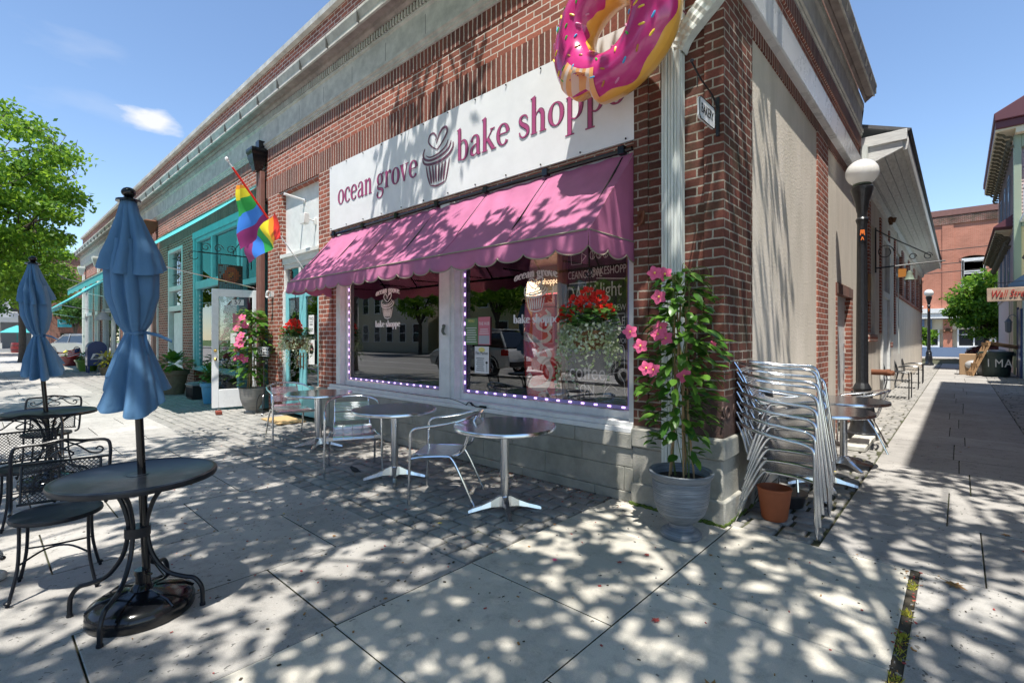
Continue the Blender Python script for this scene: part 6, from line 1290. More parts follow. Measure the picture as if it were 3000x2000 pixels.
# ================= ALLEY STEEL CHAIRS =================
def slat_chair():
    T = thing('slatted_chair', 'black slatted metal armchair nearest along the alley wall', 'chair', (0, 0, 0), 0, 'black slatted alley armchairs'); b = MB()
    for s_ in (-1, 1): b.tube(smoothpath([(s_*.26, -.24, 0), (s_*.26, -.24, .55), (s_*.26, -.20, .62), (s_*.26, .0, .64), (s_*.25, .22, .60)], 4), .013, 7)
    for s_ in (-1, 1): b.tube(smoothpath([(s_*.22, .32, 0), (s_*.22, .24, .35), (s_*.22, .24, .5), (s_*.20, .30, .78), (s_*.12, .32, .88), (0, .325, .90)], 4), .013, 7)
    b.build('frame', 'black_iron', T); b = MB(); [b.box(-.24, .24, -.24+i*.07, -.19+i*.07, .42, .432) for i in range(7)]; b.build('seat', 'black_iron', T); b = MB(); [b.bar((-.2, .255+i*.012, .53+i*.07), (.2, .255+i*.012, .53+i*.07), .01, .045) for i in range(5)]; b.build('backrest', 'black_iron', T); return T
sc = slat_chair(); sc.location = (-1.12, 15.15, 0); sc.rotation_euler = (0, 0, R(88)); dup(sc, (-1.12, 18.3, 0), R(92), 'black slatted metal armchair in the middle of the three by the alley wall'); dup(sc, (-1.12, 20.6, 0), R(90), 'black slatted metal armchair farthest down the alley wall')
# ================= DEBRIS, BIRD, DOG =================
def fallen(x, y, m, s, seed, label):
    rs = random.Random(seed); b = MB(); n = 7; a0 = rs.uniform(0, 6); pts = []
    for i in range(n*2): t = a0+i*PI/n; q = s*(.5 if i % 2 else 1)*(1.25 if i == 0 else 1)*rs.uniform(.85, 1.1); pts.append((x+q*math.cos(t), y+q*math.sin(t), .006+s*.25*rs.random()))
    c = (x, y, .012+s*.1); b.add([c]+pts, [(0, i+1, (i+1) % (n*2)+1) for i in range(n*2)]); b.tube([(x, y, .012), (x+s*1.6*math.cos(a0+PI), y+s*1.6*math.sin(a0+PI), .015)], s*.04, 4)
    return tag(b.build('fallen_leaf', m, ang=180), label, 'leaf', group='dry leaves on the paving')
fallen(-.755, 2.05, 'dead_leaf', .055, 1, 'largest curled brown leaf on the smooth slab at the bottom edge'); fallen(-.02, 3.86, 'dead_leaf', .05, 2, 'large tan leaf by the soil joint near the alley mouth'); fallen(-1.15, 2.35, 'dead_leaf_red', .028, 3, 'reddish curled leaf in the middle of the smooth slab')
fallen(-1.54, 3.02, 'dead_leaf_red', .022, 4, 'orange leaf on the slab just in front of the urn'); fallen(-1.62, 2.80, 'dead_leaf_red', .02, 5, 'small orange brown leaf two hands from the urn foot'); fallen(-1.95, 2.55, 'petal_pink', .02, 6, 'fallen pink petal on the slab left of the urn'); fallen(.25, 5.1, 'dead_leaf', .03, 7, 'brown leaf lying in the alley shade'); fallen(-3.0, 2.45, 'dead_leaf_yellow', .02, 8, 'yellow leaf on the grey paving stones near the nearest steel table')
for k in range(46):
    z = rg.random(); x, y = (rg.uniform(-7, -.3), rg.uniform(1.3, 3.85)) if k < 26 else (rg.uniform(-1.3, .6), rg.uniform(4.1, 9)) if k < 36 else (rg.uniform(-3.6, -2.2), rg.uniform(3.4, 3.88))
    fallen(x, y, rg.choice(['dead_leaf', 'dead_leaf_red', 'dead_leaf_yellow', 'dead_leaf']), rg.uniform(.008, .016), 40+k, 'tiny dry leaf fragment on the paving')
b = MB(); rs = random.Random(4)
for c in ((-.205, 2.62, .05), (-.205, 3.3, .03), (-.205, 3.05, .025), (-.2, 2.2, .02), (-.205, 3.7, .06), (-.205, 2.9, .1)):
    for i in range(60): leafq(b, (c[0]+rs.uniform(-.02, .02), c[1]+rs.uniform(-c[2], c[2]), -.005), rdir(rs, .9), rdir(rs), rs.uniform(.015, .035), .005)
tag(b.build('joint_weeds', 'leaf_yellow'), kind='stuff')
b = MB()
for i in range(1500):
    x, y = (rs.gauss(-.205, .03), rs.uniform(-1, 3.95)) if i < 420 else (rs.uniform(-7, 1.0), rs.uniform(.5, 4)) if i < 1050 else (rs.uniform(-7.6, -2.1), 3.9-abs(rs.gauss(0, .1)))
    s_ = rs.uniform(.003, .009); a_ = rs.uniform(0, PI); z_ = -.005 if abs(x+.205) < .02 else .004
    b.obox((x, y, z_), ((math.cos(a_), math.sin(a_), rs.uniform(-.2, .2)), (-math.sin(a_), math.cos(a_), 0), (0, 0, 1)), (s_, s_*rs.uniform(.3, .8), .0015), rs.choice((0, 0, 1, 2, 3)))
tag(b.build('grit', ['dirt', 'dead_leaf', 'dead_leaf_red', 'paver']), kind='stuff')
BD = thing('bird', 'small dark bird standing on the paving stones under the middle steel table', 'bird', (-4.70, 2.70, 0), R(200)); b = MB(); b.tube(smoothpath([(-.075, 0, .052), (-.03, 0, .058), (.0, 0, .064), (.03, 0, .075), (.05, 0, .088), (.062, 0, .088), (.078, 0, .085)], 3), [.004, .006, .010, .017, .022, .025, .026, .026, .024, .02, .018, .017, .016, .015, .012, .008, .003, .002, .001][:19], 8); b.build('body', 'feather', BD); b = MB(); [b.tube([(.0, s_*.01, .045), (.004, s_*.012, 0)], .002, 4) for s_ in (-1, 1)]; b.build('legs', 'stake', BD)
# dog lying just inside the left edge: body outside the frame
def skinbody(name, J, E_, rad, mname, root):
    me = bpy.data.meshes.new(name); me.from_pydata([tuple(j) for j in J], E_, []); o = bpy.data.objects.new(name, me); COL.objects.link(o); o.parent = root
    sm = o.modifiers.new('skin', 'SKIN'); 
    for i, s_ in enumerate(me.skin_vertices[0].data): s_.radius = (rad[i], rad[i]); s_.use_root = (i == 0)
    sm.use_smooth_shade = True; ss = o.modifiers.new('sub', 'SUBSURF'); ss.levels = 2; ss.render_levels = 2; me.materials.append(M[mname]); return o
DG = thing('dog', 'white dog resting at the left edge, only muzzle and front paws showing', 'dog', (-4.42, -.02, 0))
J = [(-.30, -.62, .16), (-.12, -.42, .17), (.02, -.22, .18), (.10, -.08, .22), (.18, .02, .235), (.27, .08, .205), (.34, .115, .185), (.08, -.22, .07), (.20, -.06, .035), (.34, .06, .03), (-.02, -.10, .07), (.08, .04, .035), (.20, .145, .03), (-.42, -.74, .08), (-.26, -.82, .04), (-.12, -.76, .035), (-.46, -.60, .07), (-.5, -.44, .035), (-.42, -.9, .10), (-.52, -1.02, .05)]
E2 = [(0, 1), (1, 2), (2, 3), (3, 4), (4, 5), (5, 6), (2, 7), (7, 8), (8, 9), (2, 10), (10, 11), (11, 12), (0, 13), (13, 14), (14, 15), (0, 16), (16, 17), (0, 18), (18, 19)]
skinbody('body', J, E2, [.12, .125, .11, .075, .072, .042, .030, .05, .036, .034, .05, .036, .034, .06, .04, .032, .06, .035, .03, .012], 'fur_white', DG)
b = MB(); b.ball((.372, .128, .192), (.017, .014, .013), 8, 6); [b.ball((.245+dx, .02+dy, .262), .008, 6, 5) for dx, dy in ((.0, .0), (-.05, .06))]; b.build('nose_and_eyes', 'nose', DG); b = MB(); [b.grid(lambda u, v, s_=s_: (.15+s_*.05+.02*u, -.0+s_*-.065+.04*v*s_*-1, .28-.10*v+.01*math.sin(u*3)), 3, 4) for s_ in (-1, 1)]; b.build('ears', 'fur_white', DG, solid=.008)
# ================= ALLEY LAMPS =================
def lamp_post(x, y, label):
    T = thing('street_lamp', label, 'street lamp', (x, y, 0), 0, 'black alley street lamps'); b = MB()
    fl = lambda r_, z, t: r_*(1-.055*(.5+.5*math.cos(12*t))) if .75 < z < 3.15 else r_
    b.lathe([(.20, 0), (.21, .03), (.21, .08), (.17, .10), (.15, .16), (.13, .30), (.125, .52), (.105, .56), (.12, .60), (.12, .63), (.10, .66), (.115, .72), (.10, .76), (.078, .80), (.07, 2.0), (.062, 3.1), (.075, 3.14), (.08, 3.17), (.06, 3.2), (.06, 3.26), (.072, 3.30), (.09, 3.42), (.12, 3.53), (.14, 3.60), (.14, 3.63), (.11, 3.66), (.0, 3.66)], n=48, fn=fl); b.build('post', 'black_iron', T, ang=25)
    b = MB(); 
    for k in range(8): t = 2*PI*k/8; b.tube(smoothpath([(math.cos(t)*.128, math.sin(t)*.128, .18), (math.cos(t)*.142, math.sin(t)*.142, .30), (math.cos(t)*.132, math.sin(t)*.132, .46), (math.cos(t)*.112, math.sin(t)*.112, .56), (math.cos(t)*.122, math.sin(t)*.122, .68)], 3), .013, 5)
    b.build('leaf_ribs', 'black_iron', T)
    b = MB(); b.ball((0, 0, 3.85), (.205, .205, .19), 32, 20); b.build('globe', 'globe', T); b = MB(); b.lathe([(.11, 3.665), (.115, 3.68), (.105, 3.695)], n=28); b.build('seal', 'copper_patina', T)
    b = MB(); b.prism([(-.045, 2.84), (.045, 2.84), (.045, 3.02), (-.045, 3.02)], -.075, -.071, lambda u, v, w: (u, w, v)); b.build('sticker', 'black_metal', T)
    b = MB(); [b.prism(q, -.0775, -.076, lambda u, v, w: (u, w, v)) for q in ([(-.03, 2.93), (-.02, 2.93), (-.01, 2.97), (-.005, 2.95), (.005, 2.95), (.01, 2.97), (.02, 2.93), (.03, 2.93), (.025, 3.01), (-.025, 3.01)], [(-.02, 2.86), (-.01, 2.86), (0, 2.89), (.01, 2.86), (.02, 2.86), (.006, 2.91), (-.006, 2.91)])]; b.build('sticker_print', 'sticker_orange', T); return T
L1 = lamp_post(-1.05, 8.70, 'tall black fluted lamp post with a white globe beside the stucco wall'); L1.rotation_euler.z = R(10)
lamp_post(-1.22, 34.3, 'distant black lamp post with a white globe at the end of the alley')
# standpipe, bracket with bell, floodlight, mail tube
b = MB(); b.tube([(-1.42, 13.05, .72), (-1.15, 13.05, .72)], .06, 12); b.tube([(-1.15, 13.05, .72), (-1.08, 13.05, .72)], .075, 10); b.ball((-1.05, 13.0, .72), .05, 8, 6); b.tube([(-1.12, 12.95, .72), (-1.02, 12.85, .70)], .035, 8); tag(b.build('standpipe', 'rust'), 'rusty fire standpipe sticking out of the alley wall behind the lamp post', 'standpipe')
BR = thing('sign_bracket', 'ornate black iron bracket with scrolls and a little bell over the alley chairs', 'bracket', (-1.38, 13.5, 3.0)); b = MB()
fy = lambda a, z: (-1.38+a*.92, 13.5+a*.35, z)
b.tube([fy(0, 3.0), fy(1.25, 3.10)], .016, 6); b.tube(smoothpath([fy(0, 3.85), fy(.35, 3.62), fy(.8, 3.35), fy(1.0, 3.22)], 5), .012, 6); b.tube([fy(0, 2.9), fy(0, 3.9)], .016, 6)
for c, r_ in ((.18, .16), (.95, .08), (.68, .07)): b.tube([fy(c+r_*math.cos(t/2.4)*(1-t/40), (3.22 if c > .3 else 3.35)+r_*math.sin(t/2.4)*(1-t/40)) for t in range(18)], .009, 5)
b.tube([fy(.62, 3.05), fy(.62, 2.92)], .006, 5); b.build('bracket', 'black_iron', BR, world=True); p = fy(.62, 2.72); b = MB(); b.lathe([(.10, 0), (.075, .04), (.055, .12), (.04, .18), (0, .2)], p, 16); b.build('bell', 'copper_patina', BR, world=True); b = MB(); b.box(p[0]-.2, p[0]-.06, p[1]+.1, p[1]+.2, 2.80, 2.98); b.build('lantern_box', 'sprinkle_brown', BR, world=True)
b = MB(); b.ball((-1.16, 14.0, 4.15), .05, 8, 6); b.lathe([(.03, 0), (.06, .1)], (-1.1, 13.95, 4.05), 10); b.lathe([(.03, 0), (.06, .1)], (-1.16, 14.1, 4.03), 10); tag(b.build('security_light', 'bronze'), 'twin head bronze floodlight under the boarded eave', 'floodlight')
b = MB(); b.box(-1.41, -1.33, 12.2, 12.34, 2.2, 2.75); tag(b.build('wall_lantern', 'bronze', bevel=.01), 'narrow dark wall lantern half hidden behind the nearer lamp post', 'lantern')
# ================= TREES =================
def tree(name, label, cat, x, y, trunk_h, cz, rad, nclump, nleaf, size, seed, lm='leaf_tree', tr=.16, grp=None, twigs=0, clr=.55, keep=None, squash=1, coff=(0, 0)):
    T = thing(name, label, cat, (x, y, 0), 0, grp); rs = random.Random(seed); b = MB(); tb = MB(); cl = []
    while len(cl) < nclump:
        d = rdir(rs); q = rs.random()**.38; p = Vector((coff[0]+d.x*rad[0]*q, coff[1]+d.y*rad[1]*q, cz+d.z*rad[2]*q))
        if keep and not keep(p+Vector((x, y, 0))): continue
        cl.append(p)
    for p in cl:
        r_ = clr*rs.uniform(.6, 1.3)
        for i in range(int(nleaf*rs.uniform(.6, 1.3))):
            d = rdir(rs); q = p+Vector((d.x*r_*1.25, d.y*r_*1.25, d.z*r_*.62*squash))*rs.random()**.5; dr = rdir(rs, -.35); leafq(b, q, dr, rdir(rs, .7), size*rs.uniform(.7, 1.25), size*.55)
    b.build('crown', lm, T, ang=180)
    fork = Vector((0, 0, trunk_h)); tb.tube(smoothpath([(0, 0, 0), (.05, .03, trunk_h*.5), tuple(fork)], 4), [tr*1.25, tr*1.1]+[tr]*7, 10)
    lim = []
    for k in range(7):
        t = 2*PI*k/7+rs.uniform(-.3, .3); e = Vector((coff[0]+math.cos(t)*rad[0]*.55, coff[1]+math.sin(t)*rad[1]*.55, cz+rs.uniform(-.3, .5)*rad[2])); m = fork.lerp(e, .5)+Vector((0, 0, .3)); lim.append((m, e)); tb.tube(smoothpath([fork, m, e], 5), [tr*.6*(1-i/12) for i in range(11)], 7)
    for p in cl[::2]:
        m, e = min(lim, key=lambda q: (q[1]-p).length); s_ = m.lerp(e, rs.uniform(.2, .9)); tb.tube([s_, s_.lerp(p, .5)+rdir(rs)*.12, p], [tr*.16, tr*.11, tr*.05], 5)
    for k in range(twigs):
        p = rs.choice([c for c in cl if c.z > cz]); e = p+rdir(rs, .9)*rs.uniform(.5, 1.1); m = p.lerp(e, .5)+rdir(rs)*.12; tb.tube([p, m, e], [.02, .013, .005], 4)
        for q in range(3): s_ = m.lerp(e, rs.random()); tb.tube([s_, s_+rdir(rs, .6)*.3], [.009, .003], 3)
    tb.build('trunk', 'bark', T); return T
tree('street_tree', 'leafy street tree with bare twigs at its top along the left edge', 'tree', -26.2, .35, 3.6, 6.5, (3.4, 2.7, 3.6), 140, 170, .20, 21, twigs=46, clr=.62)
tree('street_tree', 'rounder green tree beside the far end of the brick block', 'tree', -41.5, 1.9, 2.8, 5.8, (2.9, 2.5, 2.5), 100, 130, .24, 22, twigs=6, clr=.7)
tree('street_tree', 'dark green tree in front of the grey house across the cross street', 'tree', -60.5, -.4, 2.8, 6.2, (3.6, 3.2, 3.2), 90, 90, .34, 23, 'leaf_tree_dark', clr=.9)
tree('street_tree', 'small dark tree against the distant brick wall', 'tree', -59.8, 6.2, 1.9, 4.0, (1.3, 1.3, 1.3), 34, 90, .26, 24, 'leaf_tree_dark', clr=.55)
tree('street_tree', 'maple standing at the end of the alley before the red building', 'tree', 1.2, 43.2, 1.4, 3.55, (1.7, 1.6, 2.0), 110, 130, .24, 25, 'leaf_maple', tr=.1, clr=.5)
bsh = tree('street_tree', 'low light green bush behind the distant lamp post', 'bush', -2.0, 41.5, .5, 1.7, (.9, .8, .9), 26, 110, .18, 26, 'leaf_maple', tr=.05, clr=.35)
# shade trees behind and above the camera (their shadows dapple the pavement and the front)
def offcam(p, m=.1):
    d = p.x*-math.sin(YAW)+p.y*math.cos(YAW)
    if d < .2: return True
    u = (p.x*math.cos(YAW)+p.y*math.sin(YAW))/d; v = (p.z-H)/d; q = m+.45/d
    return abs(u) > 1.044+q or v > .69+q
tree('shade_tree', 'broad street tree rooted at the kerb behind the viewer', 'tree', 1.6, -3.4, 3.2, 7.0, (3.9, 5.4, 1.4), 215, 60, .20, 31, tr=.2, clr=.40, squash=.8, coff=(.0, 3.3), keep=offcam)
tree('shade_tree', 'second street tree rooted at the kerb left of the viewer', 'tree', -5.0, -3.3, 3.2, 7.0, (3.5, 4.0, 1.4), 200, 60, .20, 32, tr=.2, clr=.42, squash=.8, coff=(.9, 2.7), keep=offcam)
tree('shade_tree', 'third street tree rooted at the kerb along the near side road', 'tree', -13.5, -3.4, 3.0, 6.8, (3.6, 3.2, 1.5), 90, 60, .22, 33, tr=.2, clr=.5, keep=lambda p: p.y < .0)
tree('shade_tree', 'fourth street tree rooted at the kerb beside the parked cars', 'tree', -20.0, -3.2, 3.0, 6.8, (3.0, 2.9, 1.4), 70, 60, .22, 34, tr=.2, clr=.5, keep=lambda p: p.y < -.2)
# ================= CARS =================
def car(name, label, x, y, rz, paint, suv=True, cat='car'):
    T = thing(name, label, cat, (x, y, 0), rz); h = .12 if suv else 0
    low = [(-2.28, .38), (-2.32, .62+h), (-2.24, .92+h), (-1.2, 1.0+h), (1.05, 1.0+h), (1.5, .98+h), (2.15, .80+h), (2.32, .60), (2.30, .36), (1.85, .30), (-1.9, .30)]
    roof = [(-2.15, .98+h), (-1.75, 1.44+h*2), (-1.2, 1.52+h*2), (.2, 1.50+h*2), (.55, 1.42+h*2), (1.30, .98+h)]
    if not suv: roof = [(-1.95, .98), (-1.2, 1.36), (-.5, 1.43), (.3, 1.40), (1.20, .98)]
    b = MB(); b.prism(low, -.9, .9, lambda u, v, w: (u, w, v)); b.build('body', paint, T, bevel=.09)
    k = .74; P1 = [(u, v) for u, v in roof]; b = MB(); n = len(roof); o = []
    for s_ in (-1, 1): o.append([(u, s_*(.84-(v-.98-h)*.28), v) for u, v in roof])
    b.strip(o[0], o[1]); b.add(o[0], [tuple(range(n))[::-1]]); b.add(o[1], [tuple(range(n))]); b.build('glasshouse', 'car_glass', T, bevel=.02)
    b = MB(); top = [p for p in roof if p[1] > roof[1][1]-.05]; zz = max(v for u, v in roof)
    b.box(top[0][0]+.1, top[-1][0]-.05, -.66, .66, zz-.01, zz+.035)
    for s_ in (-1, 1):
        for (u0, v0), (u1, v1) in ((roof[0], roof[1]), (roof[-1], roof[-2]), ((-.3, .98+h), (-.25, zz))): b.bar((u0, s_*(.85-(v0-.98-h)*.28), v0), (u1, s_*(.85-(v1-.98-h)*.28), v1), .06, .09)
        b.bar((roof[1][0], s_*(.85-(roof[1][1]-.98-h)*.28), roof[1][1]), (roof[-2][0], s_*(.85-(roof[-2][1]-.98-h)*.28), roof[-2][1]), .06, .07)
    b.build('roof', paint, T, bevel=.02)
    for u in (-1.4, 1.42):
        for s_ in (-1, 1):
            m4 = Matrix.Translation((u, s_*.80, .34)) @ Matrix.Rotation(PI/2, 4, 'X'); b = MB(); b.lathe([(.20, -.12), (.33, -.11), (.345, 0), (.33, .11), (.20, .12)], n=28, mat4=m4); WW = b.build('wheel', 'tyre', T); b = MB(); b.lathe([(.0, -.115), (.205, -.125), (.205, .125), (.0, .115)], n=20, mat4=m4); b.build('rim', 'chrome', WW)
            b = MB(); b.tube([(u+.43*math.cos(a*PI/10), s_*.905, .34+.43*math.sin(a*PI/10)) for a in range(11)], .03, 6); b.build('arch', 'black_plastic', T)
    for s_ in (-1, 1):
        b = MB(); b.box(-2.33, -2.0, s_*.89-.06, s_*.89+.02, .80, 1.02); b.build('tail_lamp', 'tail_red', T, bevel=.02); b = MB(); b.box(2.0, 2.29, s_*.80-.12, s_*.80+.10, .66, .78); b.build('headlight', 'head_lens', T, bevel=.03)
    b = MB(); b.box(-2.36, -2.3, -.8, .8, .36, .56); b.box(2.28, 2.35, -.8, .8, .34, .52); b.build('bumper', 'black_plastic', T, bevel=.02); b = MB(); b.box(-2.345, -2.335, -.26, .26, .68, .80); b.build('number_plate', 'paper', T); return T
car('parked_car', 'silver hatchback seen from behind beyond the flower pots', -52.5, 5.6, R(205), 'car_silver')
car('parked_car', 'dark red sedan parked on the street beyond the alley', 2.6, 44.5, R(180), 'car_red', False)
car('parked_car', 'white sport utility car at the kerb, the one nearer the corner', -8.9, -5.95, R(180), 'car_white'); car('parked_car', 'white sport utility car at the kerb farther up the street', -14.6, -5.95, R(180), 'car_white')
car('parked_car', 'dark sedan parked across the main road', -13, -14.5, R(180), 'car_red', False)
PT = thing('pickup_truck', 'white pickup truck tail peeking past the distant lamp post', 'truck', (-4.6, 42.2, 0)); b = MB(); b.box(-2.4, 2.4, -.9, .9, .5, 1.15); b.box(-2.4, .2, -.9, .9, 1.15, 1.25); b.build('bed_and_body', 'car_white', PT, bevel=.05); b = MB(); b.prism([(-1.6, 1.25), (-1.3, 1.8), (.1, 1.8), (.3, 1.25)], -.8, .8, lambda u, v, w: (u, w, v)); b.build('cab', 'car_glass', PT, bevel=.04)
for u in (-1.5, 1.5):
    for s_ in (-1, 1): b = MB(); b.lathe([(.2, -.12), (.38, -.11), (.38, .11), (.2, .12), (0, .11)], n=24, mat4=Matrix.Translation((u, s_*.8, .38)) @ Matrix.Rotation(PI/2, 4, 'X')); b.build('wheel', 'tyre', PT)
b = MB(); b.box(2.3, 2.42, -.9, -.7, .8, 1.15); b.box(2.3, 2.42, .7, .9, .8, 1.15); b.build('tail_lamps', 'tail_red', PT); b = MB(); b.box(2.38, 2.55, -.85, .85, .48, .64); b.build('bumper', 'chrome', PT, bevel=.02)
# ================= FAR LEFT =================
def house(name, label, x0, x1, y0, y1, z, wallm, trim, wins, roof=None, cat='house', face='x', zrow=(1.0, 4.0)):
    T = thing(name, label, cat, ((x0+x1)/2, (y0+y1)/2, 0)); b = MB(); b.box(x0, x1, y0, y1, 0, z)
    if face == 'x' or face == '-x': pass
    b.build('wall', wallm, T, world=True)
    for (a, c, z0, z1) in wins:
        f = MB(); g_ = MB()
        if face == 'x': f.box(x1, x1+.06, a-.08, a, z0-.08, z1+.08); f.box(x1, x1+.06, c, c+.08, z0-.08, z1+.08); f.box(x1, x1+.06, a, c, z1, z1+.1); f.box(x1, x1+.1, a-.1, c+.1, z0-.1, z0); f.box(x1, x1+.05, a, c, (z0+z1)/2-.03, (z0+z1)/2+.03); g_.box(x1+.005, x1+.02, a, c, z0, z1)
        elif face == '-y': f.box(a-.08, a, y0-.06, y0, z0-.08, z1+.08); f.box(c, c+.08, y0-.06, y0, z0-.08, z1+.08); f.box(a, c, y0-.06, y0, z1, z1+.1); f.box(a-.1, c+.1, y0-.1, y0, z0-.1, z0); f.box(a, c, y0-.05, y0, (z0+z1)/2-.03, (z0+z1)/2+.03); g_.box(a, c, y0-.02, y0-.005, z0, z1)
        elif face == '+y': f.box(a-.08, a, y1, y1+.06, z0-.08, z1+.08); f.box(c, c+.08, y1, y1+.06, z0-.08, z1+.08); f.box(a, c, y1, y1+.06, z1, z1+.1); f.box(a-.1, c+.1, y1, y1+.1, z0-.1, z0); f.box(a, c, y1, y1+.05, (z0+z1)/2-.03, (z0+z1)/2+.03); g_.box(a, c, y1+.005, y1+.02, z0, z1)
        elif face == '-x': f.box(x0-.06, x0, a-.08, a, z0-.08, z1+.08); f.box(x0-.06, x0, c, c+.08, z0-.08, z1+.08); f.box(x0-.06, x0, a, c, z1, z1+.1); f.box(x0-.1, x0, a-.1, c+.1, z0-.1, z0); f.box(x0-.05, x0, a, c, (z0+z1)/2-.03, (z0+z1)/2+.03); g_.box(x0-.02, x0-.005, a, c, z0, z1)
        F_ = f.build('window', trim, T, world=True); g_.build('pane', 'window_dark', F_, world=True)
    if roof:
        b = MB(); ov = .4; mx = (x0+x1)/2
        if roof == 'gx': b.prism([(y0-ov, z), (y1+ov, z), ((y0+y1)/2, z+(y1-y0)*.38)], x0-ov, x1+ov, lambda u, v, w: (w, u, v))
        else: b.box(x0-.15, x1+.15, y0-.15, y1+.15, z, z+.3)
        b.build('roof', 'shingle', T, world=True)
    return T
house('brick_building', 'brown brick building across the cross street with a turquoise sign on its wall', -80, -61, 4.6, 22, 9, 'brick_house', 'white_paint', [(9, 10.2, 4.5, 6.3)], 'flat', 'building')
b = MB(); b.box(-60.99, -60.9, 5.1, 6.5, 2.45, 3.15); SGN = tag(b.build('wall_sign', 'sign_cyan'), 'turquoise painted sign fixed on the distant brick wall', 'sign'); txt('lettering', 'Cornerstone', 'paper', .3, (-60.88, 5.8, 2.82), (0, 1, 0), (0, 0, 1), SGN, .01, xs=.75)
b = MB(); b.box(-60.99, -60.93, 5.3, 6.3, 1.5, 1.9); b.ball((-60.93, 5.8, 1.7), (.02, .3, .1), 12, 6); tag(b.build('wall_plaque', 'plaque'), 'dark oval bronze plaque under the turquoise sign', 'plaque')
GH = house('grey_house', 'pale grey clapboard house with a columned porch beyond the crossing', -96, -76, -1.2, 4.4, 7.5, 'siding_grey', 'white_paint', [(-.2, .8, 4.3, 6.2), (2.6, 3.6, 4.3, 6.2)], 'gx')
b = MB(); b.box(-76, -73, -1.4, 4.6, 3.1, 3.6); b.box(-76, -73, -1.4, 4.6, 0, .35); b.build('porch_deck', 'siding_grey', GH, world=True)
for y in (-1.2, 1.6, 4.3): b = MB(); b.tube([(-73.3, y, .9), (-73.3, y, 3.1)], .22, 12); b.box(-73.6, -73, y-.3, y+.3, .35, .95); b.build('porch_column', 'white_paint', GH, world=True)
b = MB(); b.tube([(-70.5, 2.9, 0), (-70.5, 2.9, 2.4)], .04, 6); b.lathe([(1.3, 2.0), (.7, 2.4), (0, 2.75)], (-70.5, 2.9, 0), 8); tag(b.build('market_umbrella', 'teal_fabric'), 'open turquoise umbrella before the grey house', 'umbrella')
b = MB(); b.box(-66.2, -65.7, .55, 1.25, .05, 1.25); NB = tag(b.build('newspaper_box', 'news_yellow', bevel=.03), 'yellow newspaper box at the far left crossing', 'newspaper box'); b = MB(); b.box(-65.69, -65.66, .65, 1.15, .7, 1.05); b.build('window', 'window_dark', NB)
T = thing('planter', 'dark red barrel planter by the porch of the grey house', 'planter', (-69, 2.9, 0)); b = MB(); b.lathe([(.5, 0), (.55, .5), (.5, 1.0), (0, 1.0)], n=20); b.build('barrel', 'pot_red', T); b = MB(); b.lathe([(.53, .28), (.56, .3), (.53, .32)], n=20); b.lathe([(.53, .72), (.56, .74), (.53, .76)], n=20); b.build('hoop', 'black_iron', T)
for i, (x, y, h, r_, sd) in enumerate([(-98, -6, 6, 5, 41), (-90, 26, 7, 5, 42), (-70, -3.2, 5.4, 2.2, 43)]): tree('street_tree', ['tall dark tree behind the grey house', 'tall dark tree behind the distant brick building', 'dense low tree left of the grey porch'][i], 'tree', x, y, 2.5, h, (r_, r_, r_*.9), 70, 70, .5, sd, 'leaf_tree_dark', clr=1.2)
# street lamp bracket on the building's end
b = MB(); p0 = (-35.9, 3.6, 4.55); b.tube(smoothpath([(-35.8, 3.95, 4.5), (-36.0, 3.3, 4.7), (-36.1, 2.9, 5.0), (-36.1, 2.6, 5.25), (-36.1, 2.3, 5.1), (-36.1, 2.25, 4.8)], 6), .03, 6); b.tube([(-36.1, 2.6+.3*math.cos(t/3)*(1-t/30), 4.95+.3*math.sin(t/3)*(1-t/30)) for t in range(20)], .02, 5); b.lathe([(.25, -.2), (.1, -.03), (.06, .05), (0, .08)], (-36.1, 2.25, 4.75), 14); tag(b.build('bracket_lamp', 'black_iron'), 'black crook armed lamp on the far end of the brick block', 'lamp')
b = MB(); b.lathe([(.30, 0), (.06, .35), (.05, .45)], (-26.3, 3.6, 2.2), 14); b.tube([(-26.3, 3.6, 2.6), (-26.3, 3.95, 2.6)], .03, 6); tag(b.build('wall_lamp', 'siding_grey'), 'grey cone shaded wall lamp over the post box', 'lamp')
# ================= ALLEY END =================
RB = thing('brick_building', 'three storey orange red brick building across the street at the alley end', 'building', (0, 50, 0)); b = MB(); b.box(-24, 14, 50, 64, 3.05, 10.9); b.box(-1.0, -.35, 49.93, 50, 3.05, 10.3); b.box(-.95, -.42, 49.95, 50, 0.3, 2.95); b.build('wall', 'brick_far', RB, world=True)
b = MB(); b.box(-24, 14, 49.85, 64.1, 10.75, 11.2); b.build('parapet_cap', 'downspout_brown', RB, world=True); b = MB(); b.box(-24, 14, 49.90, 50, 10.1, 10.7); b.build('corbel_band', 'brick_dirty', RB, world=True)
b = MB(); b.box(-24, 14, 50.15, 64, 0, 3.05); b.build('shopfront_wall', 'trim_cream', RB, world=True)
b = MB(); b.box(-24, -.6, 49.4, 50, 3.35, 3.7); b.box(-24, 14, 49.5, 50, 3.0, 3.32); b.box(-24, 14, 49.45, 50.1, 2.95, 3.03); b.build('shopfront_cornice', 'white_paint', RB, world=True)
b = MB(); b.box(-24, 14, 49.92, 50.15, 2.9, 3.0); b.box(-24, 14, 49.9, 50.15, 0.02, .75); [b.box(x, x+.16, 49.8, 50.1, 2.15, 2.95) for x in (-2.2, -1.75, .45, .85, 3.2)]; b.build('shopfront_trim', 'far_blue', RB, world=True); b = MB(); b.box(-24, 14, 50.0, 50.14, 2.1, 2.9); b.build('shopfront_frieze', 'trim_cream', RB, world=True)
